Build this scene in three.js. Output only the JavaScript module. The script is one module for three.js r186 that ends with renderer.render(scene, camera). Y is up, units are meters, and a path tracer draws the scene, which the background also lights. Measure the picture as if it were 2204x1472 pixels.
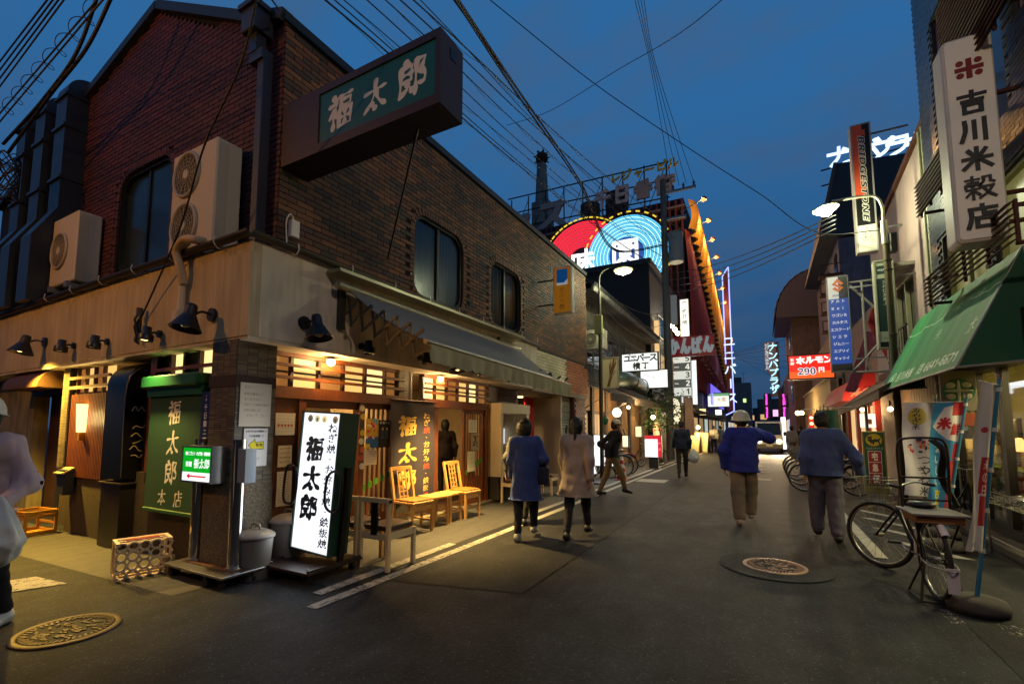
import * as THREE from 'three';
import { mergeGeometries, mergeVertices } from 'three/addons/utils/BufferGeometryUtils.js';
import { RectAreaLightUniformsLib } from 'three/addons/lights/RectAreaLightUniformsLib.js';
import { createNoise2D, createNoise3D } from 'simplex-noise';

// ---------- camera (metres; the street runs along -z, the side street along x) ----------
const FOCAL = 1003, CX = 1102, CY = 834, EYE = 1.5, PITCH = 0.0875, YAW = 0.4961;
const scene = new THREE.Scene();
const camera = new THREE.PerspectiveCamera(2 * Math.atan(736 / FOCAL) * 180 / Math.PI, 2204 / 1472, 0.05, 600);
camera.position.set(0, EYE, 0);
camera.rotation.set(PITCH, YAW, 0, 'YXZ');
camera.setViewOffset(2204, 1472, 0, 736 - CY, 2204, 1472);

// ---------- sky: dusk after sunset, thin streaks of cloud ----------
function rng(seed) { let s = seed | 0; return () => { s = (s + 0x6d2b79f5) | 0; let t = Math.imul(s ^ (s >>> 15), 1 | s); t = (t + Math.imul(t ^ (t >>> 7), 61 | t)) ^ t; return ((t ^ (t >>> 14)) >>> 0) / 4294967296; }; }
const noise2 = createNoise2D(rng(7)), noise3 = createNoise3D(rng(11));
{
  const W = 1024, H = 512, d = new Float32Array(W * H * 4);
  for (let j = 0; j < H; j++) for (let i = 0; i < W; i++) {
    const el = ((j + 0.5) / H - 0.5) * Math.PI, az = (i / W) * Math.PI * 2, y = Math.sin(el), c = Math.cos(el), x = Math.cos(az) * c, z = Math.sin(az) * c;
    const up = Math.max(0, y), t = Math.min(1, up / 0.62), e = t * t * (3 - 2 * t);
    let r = 0.022 + 0.004 * e, g = 0.068 + 0.066 * e, b = 0.155 + 0.18 * e;
    const k = 1 / (up + 0.18), n = noise2(x * k * 1.1 + 3, z * k * 2.4) * 0.55 + noise2(x * k * 2.6, z * k * 6 + 9) * 0.35 + noise2(x * k * 7, z * k * 13) * 0.2 + noise2(x * k * 17, z * k * 24) * 0.1 + 0.25;
    const cl = Math.max(0, n) * 0.45; r += (0.062 - r) * cl; g += (0.1 - g) * cl; b += (0.18 - b) * cl;
    if (y < 0) { r = 0.01; g = 0.014; b = 0.022; }
    d.set([r, g, b, 1], (j * W + i) * 4);
  }
  const t = new THREE.DataTexture(d, W, H, THREE.RGBAFormat, THREE.FloatType);
  t.mapping = THREE.EquirectangularReflectionMapping; t.magFilter = THREE.LinearFilter; t.minFilter = THREE.LinearFilter; t.wrapS = THREE.RepeatWrapping; t.needsUpdate = true;
  scene.background = t; scene.environment = t;
}
const renderer = new THREE.WebGLRenderer({ antialias: true });
renderer.toneMapping = THREE.LinearToneMapping;
renderer.toneMappingExposure = 1;
renderer.shadowMap.enabled = true;
RectAreaLightUniformsLib.init();
// what is left of the sun's glow behind the camera's right shoulder: very weak and very soft
const sun = new THREE.DirectionalLight(0x9db8e6, 0.03);
sun.position.set(30, 40, 30); sun.shadow.radius = 80; sun.castShadow = true;
Object.assign(sun.shadow.camera, { left: -60, right: 60, top: 60, bottom: -60, far: 200 });
scene.add(sun);

// ---------- from a photo pixel to a point on a plane of the place ----------
const ray = (px, py) => {
  const r = (px - CX) / FOCAL, u = -(py - CY) / FOCAL, c = Math.cos(PITCH), s = Math.sin(PITCH), u2 = u * c + s, f2 = c - u * s, cy = Math.cos(YAW), sy = Math.sin(YAW);
  return [r * cy - f2 * sy, u2, -r * sy - f2 * cy];
};
const onX = (px, py, X) => { const d = ray(px, py), t = X / d[0]; return new THREE.Vector3(X, EYE + d[1] * t, d[2] * t); };
const onZ = (px, py, Z) => { const d = ray(px, py), t = Z / d[2]; return new THREE.Vector3(d[0] * t, EYE + d[1] * t, Z); };
const onY = (px, py, Y = 0) => { const d = ray(px, py), t = (Y - EYE) / d[1]; return new THREE.Vector3(d[0] * t, Y, d[2] * t); };

// ---------- builders ----------
const V = (x, y, z) => new THREE.Vector3(x, y, z);
const taken = new Map();
const numbered = (n) => { const k = taken.get(n) ?? 0; taken.set(n, k + 1); return k ? n + '_' + String(k).padStart(3, '0') : n; };
function tag(o, label, category, group, kind) { if (label) o.userData.label = label; if (category) o.userData.category = category; if (group) o.userData.group = group; if (kind) o.userData.kind = kind; return o; }
function thing(name, label, category, pos = [0, 0, 0], turn = 0, group) {
  const o = new THREE.Group(); o.name = numbered(name); o.position.set(...pos); o.rotation.y = turn; scene.add(o); return tag(o, label, category, group);
}
function copyOf(o, label, pos, turn = 0) { const c = o.clone(); c.name = numbered(o.name.replace(/_\d{3}$/, '')); c.userData = { ...o.userData }; if (label) c.userData.label = label; if (pos) c.position.set(...pos); c.rotation.y = turn; scene.add(c); return c; }
const plain = (g) => { if (g.index) g = g.toNonIndexed(); for (const k of Object.keys(g.attributes)) if (!['position', 'normal', 'uv', 'color'].includes(k)) g.deleteAttribute(k); return g; };
const merge = (list) => { list = list.flat(9).filter(Boolean).map(plain); const col = list.some((g) => g.attributes.color); if (!col) list.forEach((g) => g.deleteAttribute('color')); return list.length === 1 ? list[0] : mergeGeometries(list, false); };
function add(name, geo, mat, parent) {
  const m = new THREE.Mesh(Array.isArray(geo) ? merge(geo) : geo, mat); m.castShadow = m.receiveShadow = true;
  m.name = parent ? name : numbered(name); (parent ?? scene).add(m); return m;
}
const solo = (name, geo, mat, label, category, group, kind) => tag(add(name, geo, mat), label, category, group, kind);
// box by its bounds, uv in metres
function bx(x0, x1, y0, y1, z0, z1) {
  const a = Math.min(x0, x1), b = Math.max(x0, x1), c = Math.min(y0, y1), d = Math.max(y0, y1), e = Math.min(z0, z1), f = Math.max(z0, z1);
  const g = new THREE.BoxGeometry(b - a, d - c, f - e); g.translate((a + b) / 2, (c + d) / 2, (e + f) / 2);
  const p = g.attributes.position, n = g.attributes.normal, uv = g.attributes.uv;
  for (let i = 0; i < p.count; i++) { const nx = Math.abs(n.getX(i)), ny = Math.abs(n.getY(i)); if (nx > 0.5) uv.setXY(i, p.getZ(i), p.getY(i)); else if (ny > 0.5) uv.setXY(i, p.getX(i), p.getZ(i)); else uv.setXY(i, p.getX(i), p.getY(i)); }
  return g;
}
const cb = (x, y, z, w, h, d) => bx(x - w / 2, x + w / 2, y - h / 2, y + h / 2, z - d / 2, z + d / 2);
// bevelled box
function rb(x0, x1, y0, y1, z0, z1, r = 0.01, seg = 1) {
  const w = x1 - x0, h = y1 - y0, d = z1 - z0; r = Math.min(r, w / 2.2, h / 2.2, d / 2.2);
  const s = new THREE.Shape(); const a = w / 2 - r, b = h / 2 - r;
  s.moveTo(-a - r, -b); s.lineTo(-a - r, b); s.absarc(-a, b, r, Math.PI, Math.PI / 2, true); s.lineTo(a, b + r); s.absarc(a, b, r, Math.PI / 2, 0, true); s.lineTo(a + r, -b); s.absarc(a, -b, r, 0, -Math.PI / 2, true); s.lineTo(-a, -b - r); s.absarc(-a, -b, r, -Math.PI / 2, -Math.PI, true);
  const e = Math.min(r * 0.5, d / 4), g = new THREE.ExtrudeGeometry(s, { depth: d - 2 * e, bevelEnabled: true, bevelThickness: e, bevelSize: e, bevelOffset: -e, bevelSegments: seg, curveSegments: 3 });
  g.translate((x0 + x1) / 2, (y0 + y1) / 2, z0 + e); return g;
}
// round rod between two points, or tube along points
function rod(a, b, r, r2 = r, n = 8) {
  a = a.isVector3 ? a : V(...a); b = b.isVector3 ? b : V(...b); const d = b.clone().sub(a), g = new THREE.CylinderGeometry(r2, r, d.length(), n); g.translate(0, d.length() / 2, 0);
  g.applyQuaternion(new THREE.Quaternion().setFromUnitVectors(V(0, 1, 0), d.normalize())); g.translate(a.x, a.y, a.z); return g;
}
function bar(a, b, w, h = w) { // square bar between two points
  a = a.isVector3 ? a : V(...a); b = b.isVector3 ? b : V(...b); const d = b.clone().sub(a), L = d.length(), g = bx(-w / 2, w / 2, -h / 2, h / 2, 0, L), m = new THREE.Matrix4().lookAt(d.clone(), V(0, 0, 0), Math.abs(d.y) > 0.99 * L ? V(1, 0, 0) : V(0, 1, 0));
  g.applyMatrix4(m); g.translate(a.x, a.y, a.z); return g;
}
const tube = (pts, r, n = 6, seg, closed = false) => new THREE.TubeGeometry(new THREE.CatmullRomCurve3(pts.map((p) => (p.isVector3 ? p : V(...p))), closed, 'centripetal'), seg ?? Math.max(6, pts.length * 4), r, n, closed);
const at = (g, x = 0, y = 0, z = 0, ry = 0, rx = 0, rz = 0) => { const m = new THREE.Matrix4().makeRotationFromEuler(new THREE.Euler(rx, ry, rz, 'YXZ')); m.setPosition(x, y, z); g.applyMatrix4(m); return g; };
const ball = (x, y, z, r, sx = 1, sy = 1, sz = 1, n = 14) => { const g = new THREE.SphereGeometry(r, n, Math.round(n * 0.7)); g.scale(sx, sy, sz); g.translate(x, y, z); return g; };
const lathe = (pts, n = 20) => new THREE.LatheGeometry(pts.map(([r, y]) => new THREE.Vector2(r, y)), n);
// extruded outline in the xy plane, front face at z = 0, depth behind it
function slab(pts, depth, holes = [], bevel = 0) {
  const s = new THREE.Shape(pts.map(([x, y]) => new THREE.Vector2(x, y))); for (const h of holes) s.holes.push(new THREE.Path(h.map(([x, y]) => new THREE.Vector2(x, y))));
  const g = new THREE.ExtrudeGeometry(s, { depth: depth - 2 * bevel, bevelEnabled: bevel > 0, bevelThickness: bevel, bevelSize: bevel, bevelOffset: -bevel, bevelSegments: 1, curveSegments: 6 }); g.translate(0, 0, -depth + bevel); return g;
}
// a flat rectangle w by h centred, facing +z, uv 0..1
const panel = (w, h, x = 0, y = 0, z = 0) => { const g = new THREE.PlaneGeometry(w, h); g.translate(x, y, z); return g; };
// quad from four corners (bottom left, bottom right, top right, top left), uv 0..1, nu by nv cells
function quad(a, b, c, d, nu = 1, nv = 1, f) {
  const P = [], U = [], I = []; for (let j = 0; j <= nv; j++) for (let i = 0; i <= nu; i++) { const u = i / nu, v = j / nv, p = a.clone().lerp(b, u).lerp(d.clone().lerp(c, u), v); if (f) f(p, u, v); P.push(p.x, p.y, p.z); U.push(u, v); }
  for (let j = 0; j < nv; j++) for (let i = 0; i < nu; i++) { const k = j * (nu + 1) + i; I.push(k, k + 1, k + nu + 2, k, k + nu + 2, k + nu + 1); }
  const g = new THREE.BufferGeometry(); g.setAttribute('position', new THREE.Float32BufferAttribute(P, 3)); g.setAttribute('uv', new THREE.Float32BufferAttribute(U, 2)); g.setIndex(I); g.computeVertexNormals(); return g;
}
// a sheet with thickness along its normal
function sheet(a, b, c, d, t, nu = 1, nv = 1, f) {
  const g = plain(quad(a, b, c, d, nu, nv, f)), n = b.clone().sub(a).cross(d.clone().sub(a)).normalize().multiplyScalar(-t), h = g.clone(); h.translate(n.x, n.y, n.z);
  const p = h.attributes.position.array, q = h.attributes.uv.array; for (let i = 0; i < p.length; i += 9) for (let k = 0; k < 3; k++) { const s = p[i + 3 + k]; p[i + 3 + k] = p[i + 6 + k]; p[i + 6 + k] = s; } for (let i = 0; i < q.length; i += 6) for (let k = 0; k < 2; k++) { const s = q[i + 2 + k]; q[i + 2 + k] = q[i + 4 + k]; q[i + 4 + k] = s; }
  h.computeVertexNormals(); const A = a.clone(), e = [[a, b], [b, c], [c, d], [d, a]].map(([s, u]) => quad(s.clone().add(n), u.clone().add(n), u, s)); return f ? merge([g, h]) : merge([g, h, ...e]);
}
// ---------- materials ----------
const mats = new Map();
function M(color, rough = 0.7, metal = 0, o) {
  const key = o ? null : [color, rough, metal].join(); if (key && mats.has(key)) return mats.get(key);
  const m = new THREE.MeshPhysicalMaterial({ color, roughness: rough, metalness: metal, side: THREE.DoubleSide, ...o }); if (key) mats.set(key, m); return m;
}
const glow = (color, k, base = 0x222222) => M(base, 0.5, 0, { emissive: color, emissiveIntensity: k });
function canvas(w, h, draw) { const c = document.createElement('canvas'); c.width = w; c.height = h; const x = c.getContext('2d'); draw(x, w, h); const t = new THREE.CanvasTexture(c); t.colorSpace = THREE.SRGBColorSpace; t.anisotropy = 8; t.name = 'print'; return t; }
const printed = (w, h, draw, rough = 0.6, o) => M(0xffffff, rough, 0, { map: canvas(w, h, draw), ...o });
function lit(w, h, draw, k, tint = 0xffffff) { const t = canvas(w, h, draw); return M(0x555555, 0.35, 0, { map: t, emissiveMap: t, emissive: tint, emissiveIntensity: k }); }
// data texture from a function of (u, v) in 0..1 that tiles
function grain(n, f, rep = 1, srgb = false) {
  const d = new Uint8Array(n * n * 4); for (let j = 0; j < n; j++) for (let i = 0; i < n; i++) { const c = f(i / n, j / n, i, j); const a = Array.isArray(c) ? c : [c, c, c]; for (let k = 0; k < 3; k++) d[(j * n + i) * 4 + k] = Math.max(0, Math.min(255, a[k] * 255)); d[(j * n + i) * 4 + 3] = 255; }
  const t = new THREE.DataTexture(d, n, n); t.wrapS = t.wrapT = THREE.RepeatWrapping; t.magFilter = THREE.LinearFilter; t.minFilter = THREE.LinearMipmapLinearFilter; t.generateMipmaps = true; t.repeat.set(rep, rep); if (srgb) t.colorSpace = THREE.SRGBColorSpace; t.needsUpdate = true; return t;
}
const tn = (u, v, f, s = 0) => { const a = u * Math.PI * 2, b = v * Math.PI * 2, r = f / (Math.PI * 2); return (noise3(Math.cos(a) * r + s, Math.sin(a) * r, Math.cos(b) * r + s) + noise3(Math.sin(b) * r + 5, Math.cos(a) * r + 2, Math.sin(a) * r + s)) * 0.5; };
// ---------- lettering: strokes on a 100 by 100 square, y down; "~" marks a stroke that is a curve ----------
const MARK = '80,2 86,14/92,0 98,12', RING = '~82,16 88,8 95,14 90,23 82,16';
const GLYPH = {
  福: '22,3 31,14/8,24 38,24 10,60/25,42 25,97/27,48 40,60/46,8 94,8/52,20 88,20 88,38 52,38 52,20/48,48 92,48 92,94 48,94 48,48/70,48 70,94/48,71 92,71',
  太: '8,34 92,32/~50,4 48,34 38,66 10,95/~52,36 66,68 95,93/40,76 53,92', 郎: '26,2 33,12/12,16 46,16 46,54 12,54/12,35 46,35/12,16 12,90 34,76/34,62 52,84/62,10 90,10 76,40/~76,40 92,58 86,76 72,72/62,10 62,98',
  本: '8,28 92,28/50,4 50,96/~50,28 34,58 8,80/~50,28 66,58 92,80/32,74 68,74', 店: '52,2 52,14/14,16 92,16/~16,16 16,56 6,94/56,24 56,56/56,38 88,38/34,56 82,56 82,92 34,92 34,56',
  米: '50,4 50,96/8,48 92,48/24,14 38,34/76,14 62,34/46,50 8,88/54,50 92,88', 吉: '10,20 90,20/50,4 50,44/20,44 80,44/24,60 76,60 76,94 24,94 24,60', 川: '~20,8 20,50 8,92/50,12 50,84/82,6 82,96',
  穀: '8,14 48,14/28,2 28,26/14,28 44,28/6,48 6,38 50,38 50,48/10,58 48,56/28,46 28,98/28,62 8,84/28,62 48,82/~62,8 62,26 54,38/62,8 84,8 84,28 94,34/56,50 90,50/~90,50 76,74 50,96/~62,56 76,78 96,96',
  味: '8,22 34,22 34,74 8,74 8,22/46,24 92,24/40,46 98,46/68,4 68,98/66,48 40,84/70,48 98,84', 園: '8,6 92,6 92,96 8,96 8,6/30,20 70,20/50,12 50,30/20,31 80,31/34,40 66,40 66,56 34,56 34,40/50,56 20,84/50,58 46,84/50,62 82,86',
  横: '4,28 40,28/22,4 22,98/22,30 4,66/22,34 38,56/48,18 96,18/62,6 62,32/82,6 82,32/44,34 98,34/52,44 92,44 92,78 52,78 52,44/72,34 72,78/52,61 92,61/60,82 46,98/82,82 98,96', 丁: '8,14 92,14/54,14 54,92 38,82',
  焼: '8,32 14,52/38,26 30,44/~24,6 24,50 6,94/25,54 40,84/48,20 96,20/72,4 72,34/54,34 92,34/60,24 60,46/84,24 84,46/44,50 98,50/~62,52 58,78 44,96/80,52 80,90 98,92 98,80',
  好: '22,4 12,50 36,72/~36,30 26,70 4,94/2,36 44,32/52,14 92,14 72,36/72,36 72,92 58,84/46,52 98,52', 鉄: '24,2 4,28/24,2 44,24/14,34 36,34/6,50 44,50/25,34 25,88/12,60 16,76/38,60 34,76/4,92 46,84/62,8 52,32/56,26 94,26/48,54 98,54/~74,4 74,56 48,96/76,56 98,94',
  板: '4,28 40,28/22,4 22,98/22,30 4,66/22,34 38,56/50,12 94,10/~52,12 52,50 40,94/54,34 88,34/~88,34 76,66 48,96/~58,48 72,72 98,94', 千: '74,6 24,20/8,46 92,46/50,14 50,98', 日: '22,8 78,8 78,94 22,94 22,8/22,50 78,50',
  前: '30,4 36,16/70,4 62,16/6,22 94,22/14,36 14,98/14,36 46,36 46,92 38,94/14,54 46,54/14,72 46,72/64,36 64,76/86,30 86,94 74,88', 二: '20,26 80,26/8,80 92,80', 目: '24,6 76,6 76,96 24,96 24,6/24,36 76,36/24,66 76,66',
  虎: '50,4 50,22/52,12 78,12/14,24 90,24 84,36/~16,24 16,60 6,94/30,38 70,32/46,28 46,46 76,46/~40,56 38,78 22,96/40,56 66,56 66,92 92,92 92,80', 宅: '50,2 50,14/10,28 10,18 90,18 86,30/66,28 26,38/8,58 94,50/46,36 46,92 88,92 88,78',
  急: '34,4 12,26/32,12 68,12 56,28/22,28 78,28 78,58 22,58/22,43 78,43/16,70 10,90/32,66 34,92 68,92 72,82/48,64 54,76/76,66 90,84', 便: '26,4 4,46/18,30 18,98/36,12 96,12/44,26 88,26 88,62 44,62 44,26/44,44 88,44/~66,12 66,62 54,84 32,96/~44,66 64,86 98,96',
  円: '12,8 12,98/12,8 88,8 88,92 76,90/50,8 50,52/12,52 88,52', 新: '26,2 26,12/8,14 46,14/16,20 20,32/38,20 34,32/4,36 50,36/27,36 27,96/6,56 48,56/24,60 6,84/30,62 44,78/92,6 58,18/58,18 58,60 48,96/58,46 98,46/80,46 80,98',
  鮮: '22,2 6,28/14,14 36,14 28,28/8,30 42,30 42,68 8,68 8,30/25,30 25,68/8,49 42,49/6,76 4,92/18,76 20,90/30,76 34,90/42,74 48,88/58,4 64,18/88,4 82,18/52,24 96,24/56,44 92,44/50,66 98,66/74,24 74,98',
  三: '14,14 86,14/22,50 78,50/8,88 92,88', 井: '12,30 88,30/6,64 94,64/~34,6 34,64 18,96/66,6 66,96', 住: '28,4 4,48/18,32 18,98/60,4 68,16/40,28 96,28/44,60 92,60/36,94 98,94/68,28 68,94', 友: '8,24 92,24/~42,4 36,46 8,94/36,46 78,46/~78,46 60,74 28,96/~40,56 60,78 94,96',
  海: '8,8 20,18/4,36 16,46/4,94 24,62/44,4 30,30/40,16 94,16/42,30 88,30 82,94 36,94 42,30/30,60 98,60/62,34 60,92', 上: '50,6 50,90/50,40 84,40/6,90 94,90', 木: '8,30 92,30/50,4 50,98/~50,30 34,62 8,86/~50,30 66,62 92,86', 自: '50,2 40,16/20,16 80,16 80,96 20,96 20,16/20,42 80,42/20,69 80,69',
  動: '44,4 10,12/4,26 54,26/28,10 28,88/10,38 48,38 48,64 10,64 10,38/10,51 48,51/8,78 50,78/4,92 54,88/58,32 94,32 90,92 78,88/~76,6 74,50 56,96', 車: '10,16 90,16/50,4 50,98/20,30 80,30 80,66 20,66 20,30/20,48 80,48/4,82 96,82',
  番: '74,4 26,12/26,18 32,28/74,18 68,28/8,32 92,32/50,10 50,54/48,34 8,56/52,34 92,56/24,58 76,58 76,96 24,96 24,58/50,58 50,96/24,77 76,77', 街: '22,4 4,24/24,28 4,54/16,46 16,98/32,18 64,18/48,4 48,40/30,40 66,40/34,60 64,60/48,48 48,84/30,88 68,84/72,16 96,16/68,42 98,42/84,42 84,94 74,90',
  別: '12,8 48,8 48,38 12,38 12,8/8,54 50,54 46,92 34,88/~28,38 24,70 6,94/66,16 66,72/88,6 88,94 76,88', 館: '24,2 4,24/24,2 44,22/12,30 38,30 38,60 12,60 12,30/12,45 38,45/12,60 12,92 30,84/30,66 46,90/72,2 72,12/50,24 50,14 96,14 94,24/58,30 88,30 88,50 58,50 58,30/58,30 58,96/58,66 90,66 90,94 58,94',
  天: '16,14 84,14/8,48 92,48/~50,14 46,60 8,94/~52,52 66,76 94,94', 牧: '14,12 6,36/8,28 42,28/24,4 24,98/4,60 46,52/60,4 48,36/56,24 96,24/~84,26 72,66 46,96/~56,38 70,70 98,94', 掘: '4,26 40,26/22,4 22,92 12,86/4,62 40,50/48,10 92,10 92,30 48,30/~48,10 48,50 40,96/72,38 72,92/56,44 56,62 90,62 90,44/52,70 52,92 94,92 94,70',
  ね: '24,4 24,96/6,26 40,24 6,76/~6,74 40,38 70,24 90,44 88,74 70,90 56,82 66,72 97,92', ぎ: '14,22 70,14/12,42 76,34/40,4 62,62/~20,72 34,90 66,90/' + MARK, お: '8,28 62,26/~34,4 34,84 14,82 22,62 62,48 84,66 72,90 52,92/72,14 92,32', み: '~14,14 50,14 30,62 10,76 8,58 40,56 94,76/~80,38 76,66 56,96',
  か: '~6,32 62,28 58,76 42,92 34,82/38,4 8,94/74,22 94,56', ん: '~46,4 28,50 8,94 34,52 50,56 54,88 74,92 94,62', ば: '~16,8 12,60 18,94/38,32 80,30/~62,10 62,84 46,92 40,80 54,72 84,92/' + MARK, は: '~16,8 12,60 18,94/38,32 90,30/~66,8 66,84 46,92 40,80 54,72 90,92', さ: '12,28 84,20/42,4 70,60/~20,66 30,90 74,92',
  ぺ: '4,60 36,28 96,82/' + RING, つ: '~4,34 60,20 92,44 76,76 36,86', や: '~6,50 70,22 92,40 70,62/44,4 52,20/22,18 54,96', い: '~12,18 14,70 28,86 38,68/~72,22 88,62', し: '~28,6 26,76 48,94 88,64', の: '~52,14 34,80 12,68 16,32 52,12 90,34 86,70 58,92', た: '6,26 58,22/34,4 10,94/54,46 88,44/~48,72 56,90 94,90',
  り: '24,10 20,52 30,60/~72,6 74,56 44,96', ご: '22,18 74,18/~16,66 34,90 86,86/' + MARK, ぷ: '~50,4 58,16 44,28/~48,32 60,60 50,86 34,76/14,64 6,86/78,60 94,82/' + RING, ら: '40,4 62,16/~28,32 24,70 58,48 86,64 76,90 40,96', と: '30,6 40,44/~84,26 30,52 14,76 34,92 88,90', こ: '22,18 74,18/~16,66 34,90 86,86', で: '10,18 88,16/~88,16 50,40 46,74 80,94/' + MARK, な: '6,26 52,22/34,4 12,60/70,14 92,30/~66,40 66,84 48,92 40,80 56,72 90,92', ま: '18,20 84,20/20,42 82,42/~52,4 52,84 34,94 22,82 40,72 84,94', す: '8,24 92,24/~56,4 56,60 40,66 36,50 56,48 58,72 40,96', て: '10,18 88,16/~88,16 50,40 46,74 80,94', に: '~16,10 12,60 18,94/42,24 88,22/~40,70 52,90 92,88',
  ア: '10,14 90,14 62,46/~50,30 46,66 18,94', イ: '~84,6 50,40 8,58/54,38 54,96', エ: '16,16 84,16/50,16 50,84/6,84 94,84', カ: '10,28 86,28 78,88 60,82/~46,4 40,50 10,94', キ: '16,28 82,20/8,56 92,46/44,4 58,96', ク: '40,4 10,46/~34,20 84,20/~84,20 70,60 24,96', コ: '14,18 84,18 84,86/10,84 88,84', ゴ: '14,18 78,18 78,86/10,84 82,84/' + MARK, ザ: '6,32 86,32/30,8 30,58/~66,8 66,50 56,78 34,96/' + MARK,
  シ: '18,10 38,24/8,38 28,50/~14,90 50,80 92,26', ジ: '18,10 38,24/8,38 28,50/~14,90 50,80 88,30/' + MARK, ス: '16,14 80,14/~80,14 58,54 8,92/54,56 92,92', タ: '40,4 10,46/34,20 84,20/~84,20 70,60 22,96/32,44 66,66', テ: '22,12 78,12/6,40 94,40/~54,40 46,72 22,94', ト: '34,4 34,96/34,38 78,60', ド: '30,4 30,96/30,38 74,60/' + MARK, ナ: '8,34 92,34/~54,6 50,56 20,94', ニ: '20,24 80,24/8,80 92,80',
  ネ: '46,2 56,14/16,24 82,24 50,54 8,78/52,52 52,98/62,58 90,78', バ: '~30,24 22,58 6,86/~56,20 78,54 92,86/' + MARK, ビ: '22,8 22,84 86,84/22,50 74,38/' + MARK, フ: '12,18 84,18/~84,18 70,62 26,94', プ: '12,22 76,22/~76,22 66,62 26,94/' + RING, ブ: '12,22 78,22/~78,22 66,62 26,94/' + MARK, ホ: '8,30 92,30/50,6 50,94 38,86/28,48 10,80/72,48 92,80', マ: '8,16 90,16 54,66/36,48 66,88', ム: '46,8 14,86 86,78/64,52 92,92',
  モ: '20,16 80,16/8,48 92,48/46,16 46,86 88,86', ヤ: '6,40 88,26 66,58/32,8 52,96', ャ: '26,58 80,48 66,70/42,40 56,96', ユ: '18,20 76,20 68,82/6,82 94,82', ラ: '20,12 80,12/10,38 88,38/~88,38 72,70 26,96', リ: '26,10 26,60/~74,6 74,54 40,96', ル: '~30,12 28,54 6,90/58,8 58,84 92,54', レ: '24,8 24,86 90,50', ロ: '16,18 84,18 84,86 16,86 16,18', ワ: '12,48 12,16 88,16/~88,16 76,62 34,94', ン: '12,14 38,32/~12,90 56,78 92,30', ー: '8,50 92,50', '｜': '50,8 50,92', '・': '46,49 54,51', '！': '50,6 50,66/50,86 50,90',
};
const strokesOf = new Map();
function strokes(ch) {
  if (strokesOf.has(ch)) return strokesOf.get(ch);
  const out = (GLYPH[ch] ?? '').split('/').filter(Boolean).map((s) => {
    const curve = s[0] === '~', pts = s.replace('~', '').split(' ').map((p) => p.split(',').map(Number));
    if (!curve || pts.length < 3) return pts;
    const c = new THREE.CatmullRomCurve3(pts.map(([x, y]) => V(x, y, 0)), false, 'centripetal'); return c.getPoints(pts.length * 5).map((p) => [p.x, p.y]);
  });
  strokesOf.set(ch, out); return out;
}
const glyphHash = (a, b) => { const s = Math.sin(a * 127.1 + b * 311.7) * 43758.5453; return s - Math.floor(s); };
// draw one character: style 'gothic' has even strokes, 'brush' swells and tapers like ink
function glyph(x, ch, px, py, size, weight, style = 'gothic', sx = 1) {
  const st = strokes(ch), k = size / 100;
  if (!st.length) { if (ch.trim()) { x.save(); x.font = 'bold ' + size * 1.1 + 'px sans-serif'; x.textAlign = 'left'; x.textBaseline = 'top'; x.translate(px, py); x.scale(sx, 1); x.fillText(ch, size * 0.16, -size * 0.1); x.restore(); } return; }
  st.forEach((pts, si) => {
    if (style === 'gothic') {
      x.lineWidth = weight * k * 100; x.lineJoin = 'miter'; x.miterLimit = 3; x.lineCap = 'square'; x.beginPath();
      pts.forEach(([a, b], i) => { const X = px + (8 + a * 0.84) * k * sx, Y = py + (8 + b * 0.84) * k; i ? x.lineTo(X, Y) : x.moveTo(X, Y); }); x.stroke(); return;
    }
    let L = 0; const seg = []; for (let i = 1; i < pts.length; i++) { const d = Math.hypot(pts[i][0] - pts[i - 1][0], pts[i][1] - pts[i - 1][1]); seg.push(d); L += d; }
    const steps = Math.max(6, Math.ceil(L / 1.2)); let s = 0, i = 0, acc = 0;
    for (let q = 0; q <= steps; q++) {
      const at_ = (q / steps) * L; while (i < seg.length - 1 && at_ > acc + seg[i]) { acc += seg[i]; i++; }
      const f = seg[i] ? Math.min(1, (at_ - acc) / seg[i]) : 0, a = pts[i][0] + (pts[i + 1][0] - pts[i][0]) * f, b = pts[i][1] + (pts[i + 1][1] - pts[i][1]) * f, t = q / steps;
      const horiz = Math.abs(pts[i + 1][0] - pts[i][0]) > Math.abs(pts[i + 1][1] - pts[i][1]) * 1.6;
      const w = weight * 100 * (0.42 + 0.25 * Math.cos(t * 6.28) + 0.12 * glyphHash(si, 3)) * (horiz ? 0.78 : 1) * (L > 40 && t > 0.86 ? 1 - (t - 0.86) * 3.6 : 1) + 0.4;
      x.beginPath(); x.ellipse(px + (8 + (a + (50 - b) * 0.06) * 0.84) * k * sx, py + (8 + (b - (a - 50) * 0.09) * 0.84) * k, Math.max(0.3, w * k * 0.62), Math.max(0.3, w * k * 0.5), -0.5, 0, 6.3); x.fill();
    }
  });
}
function words(x, text, px, py, size, weight = 0.1, style = 'gothic', gap = 1, vertical = false, sx = 1) {
  [...text].forEach((ch, i) => { const c = vertical && ch === 'ー' ? '｜' : ch; vertical ? glyph(x, c, px, py + i * size * gap, size, weight, style, sx) : glyph(x, c, px + i * size * gap * sx, py, size, weight, style, sx); });
}
const ink = (x, c) => { x.fillStyle = c; x.strokeStyle = c; };
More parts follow.
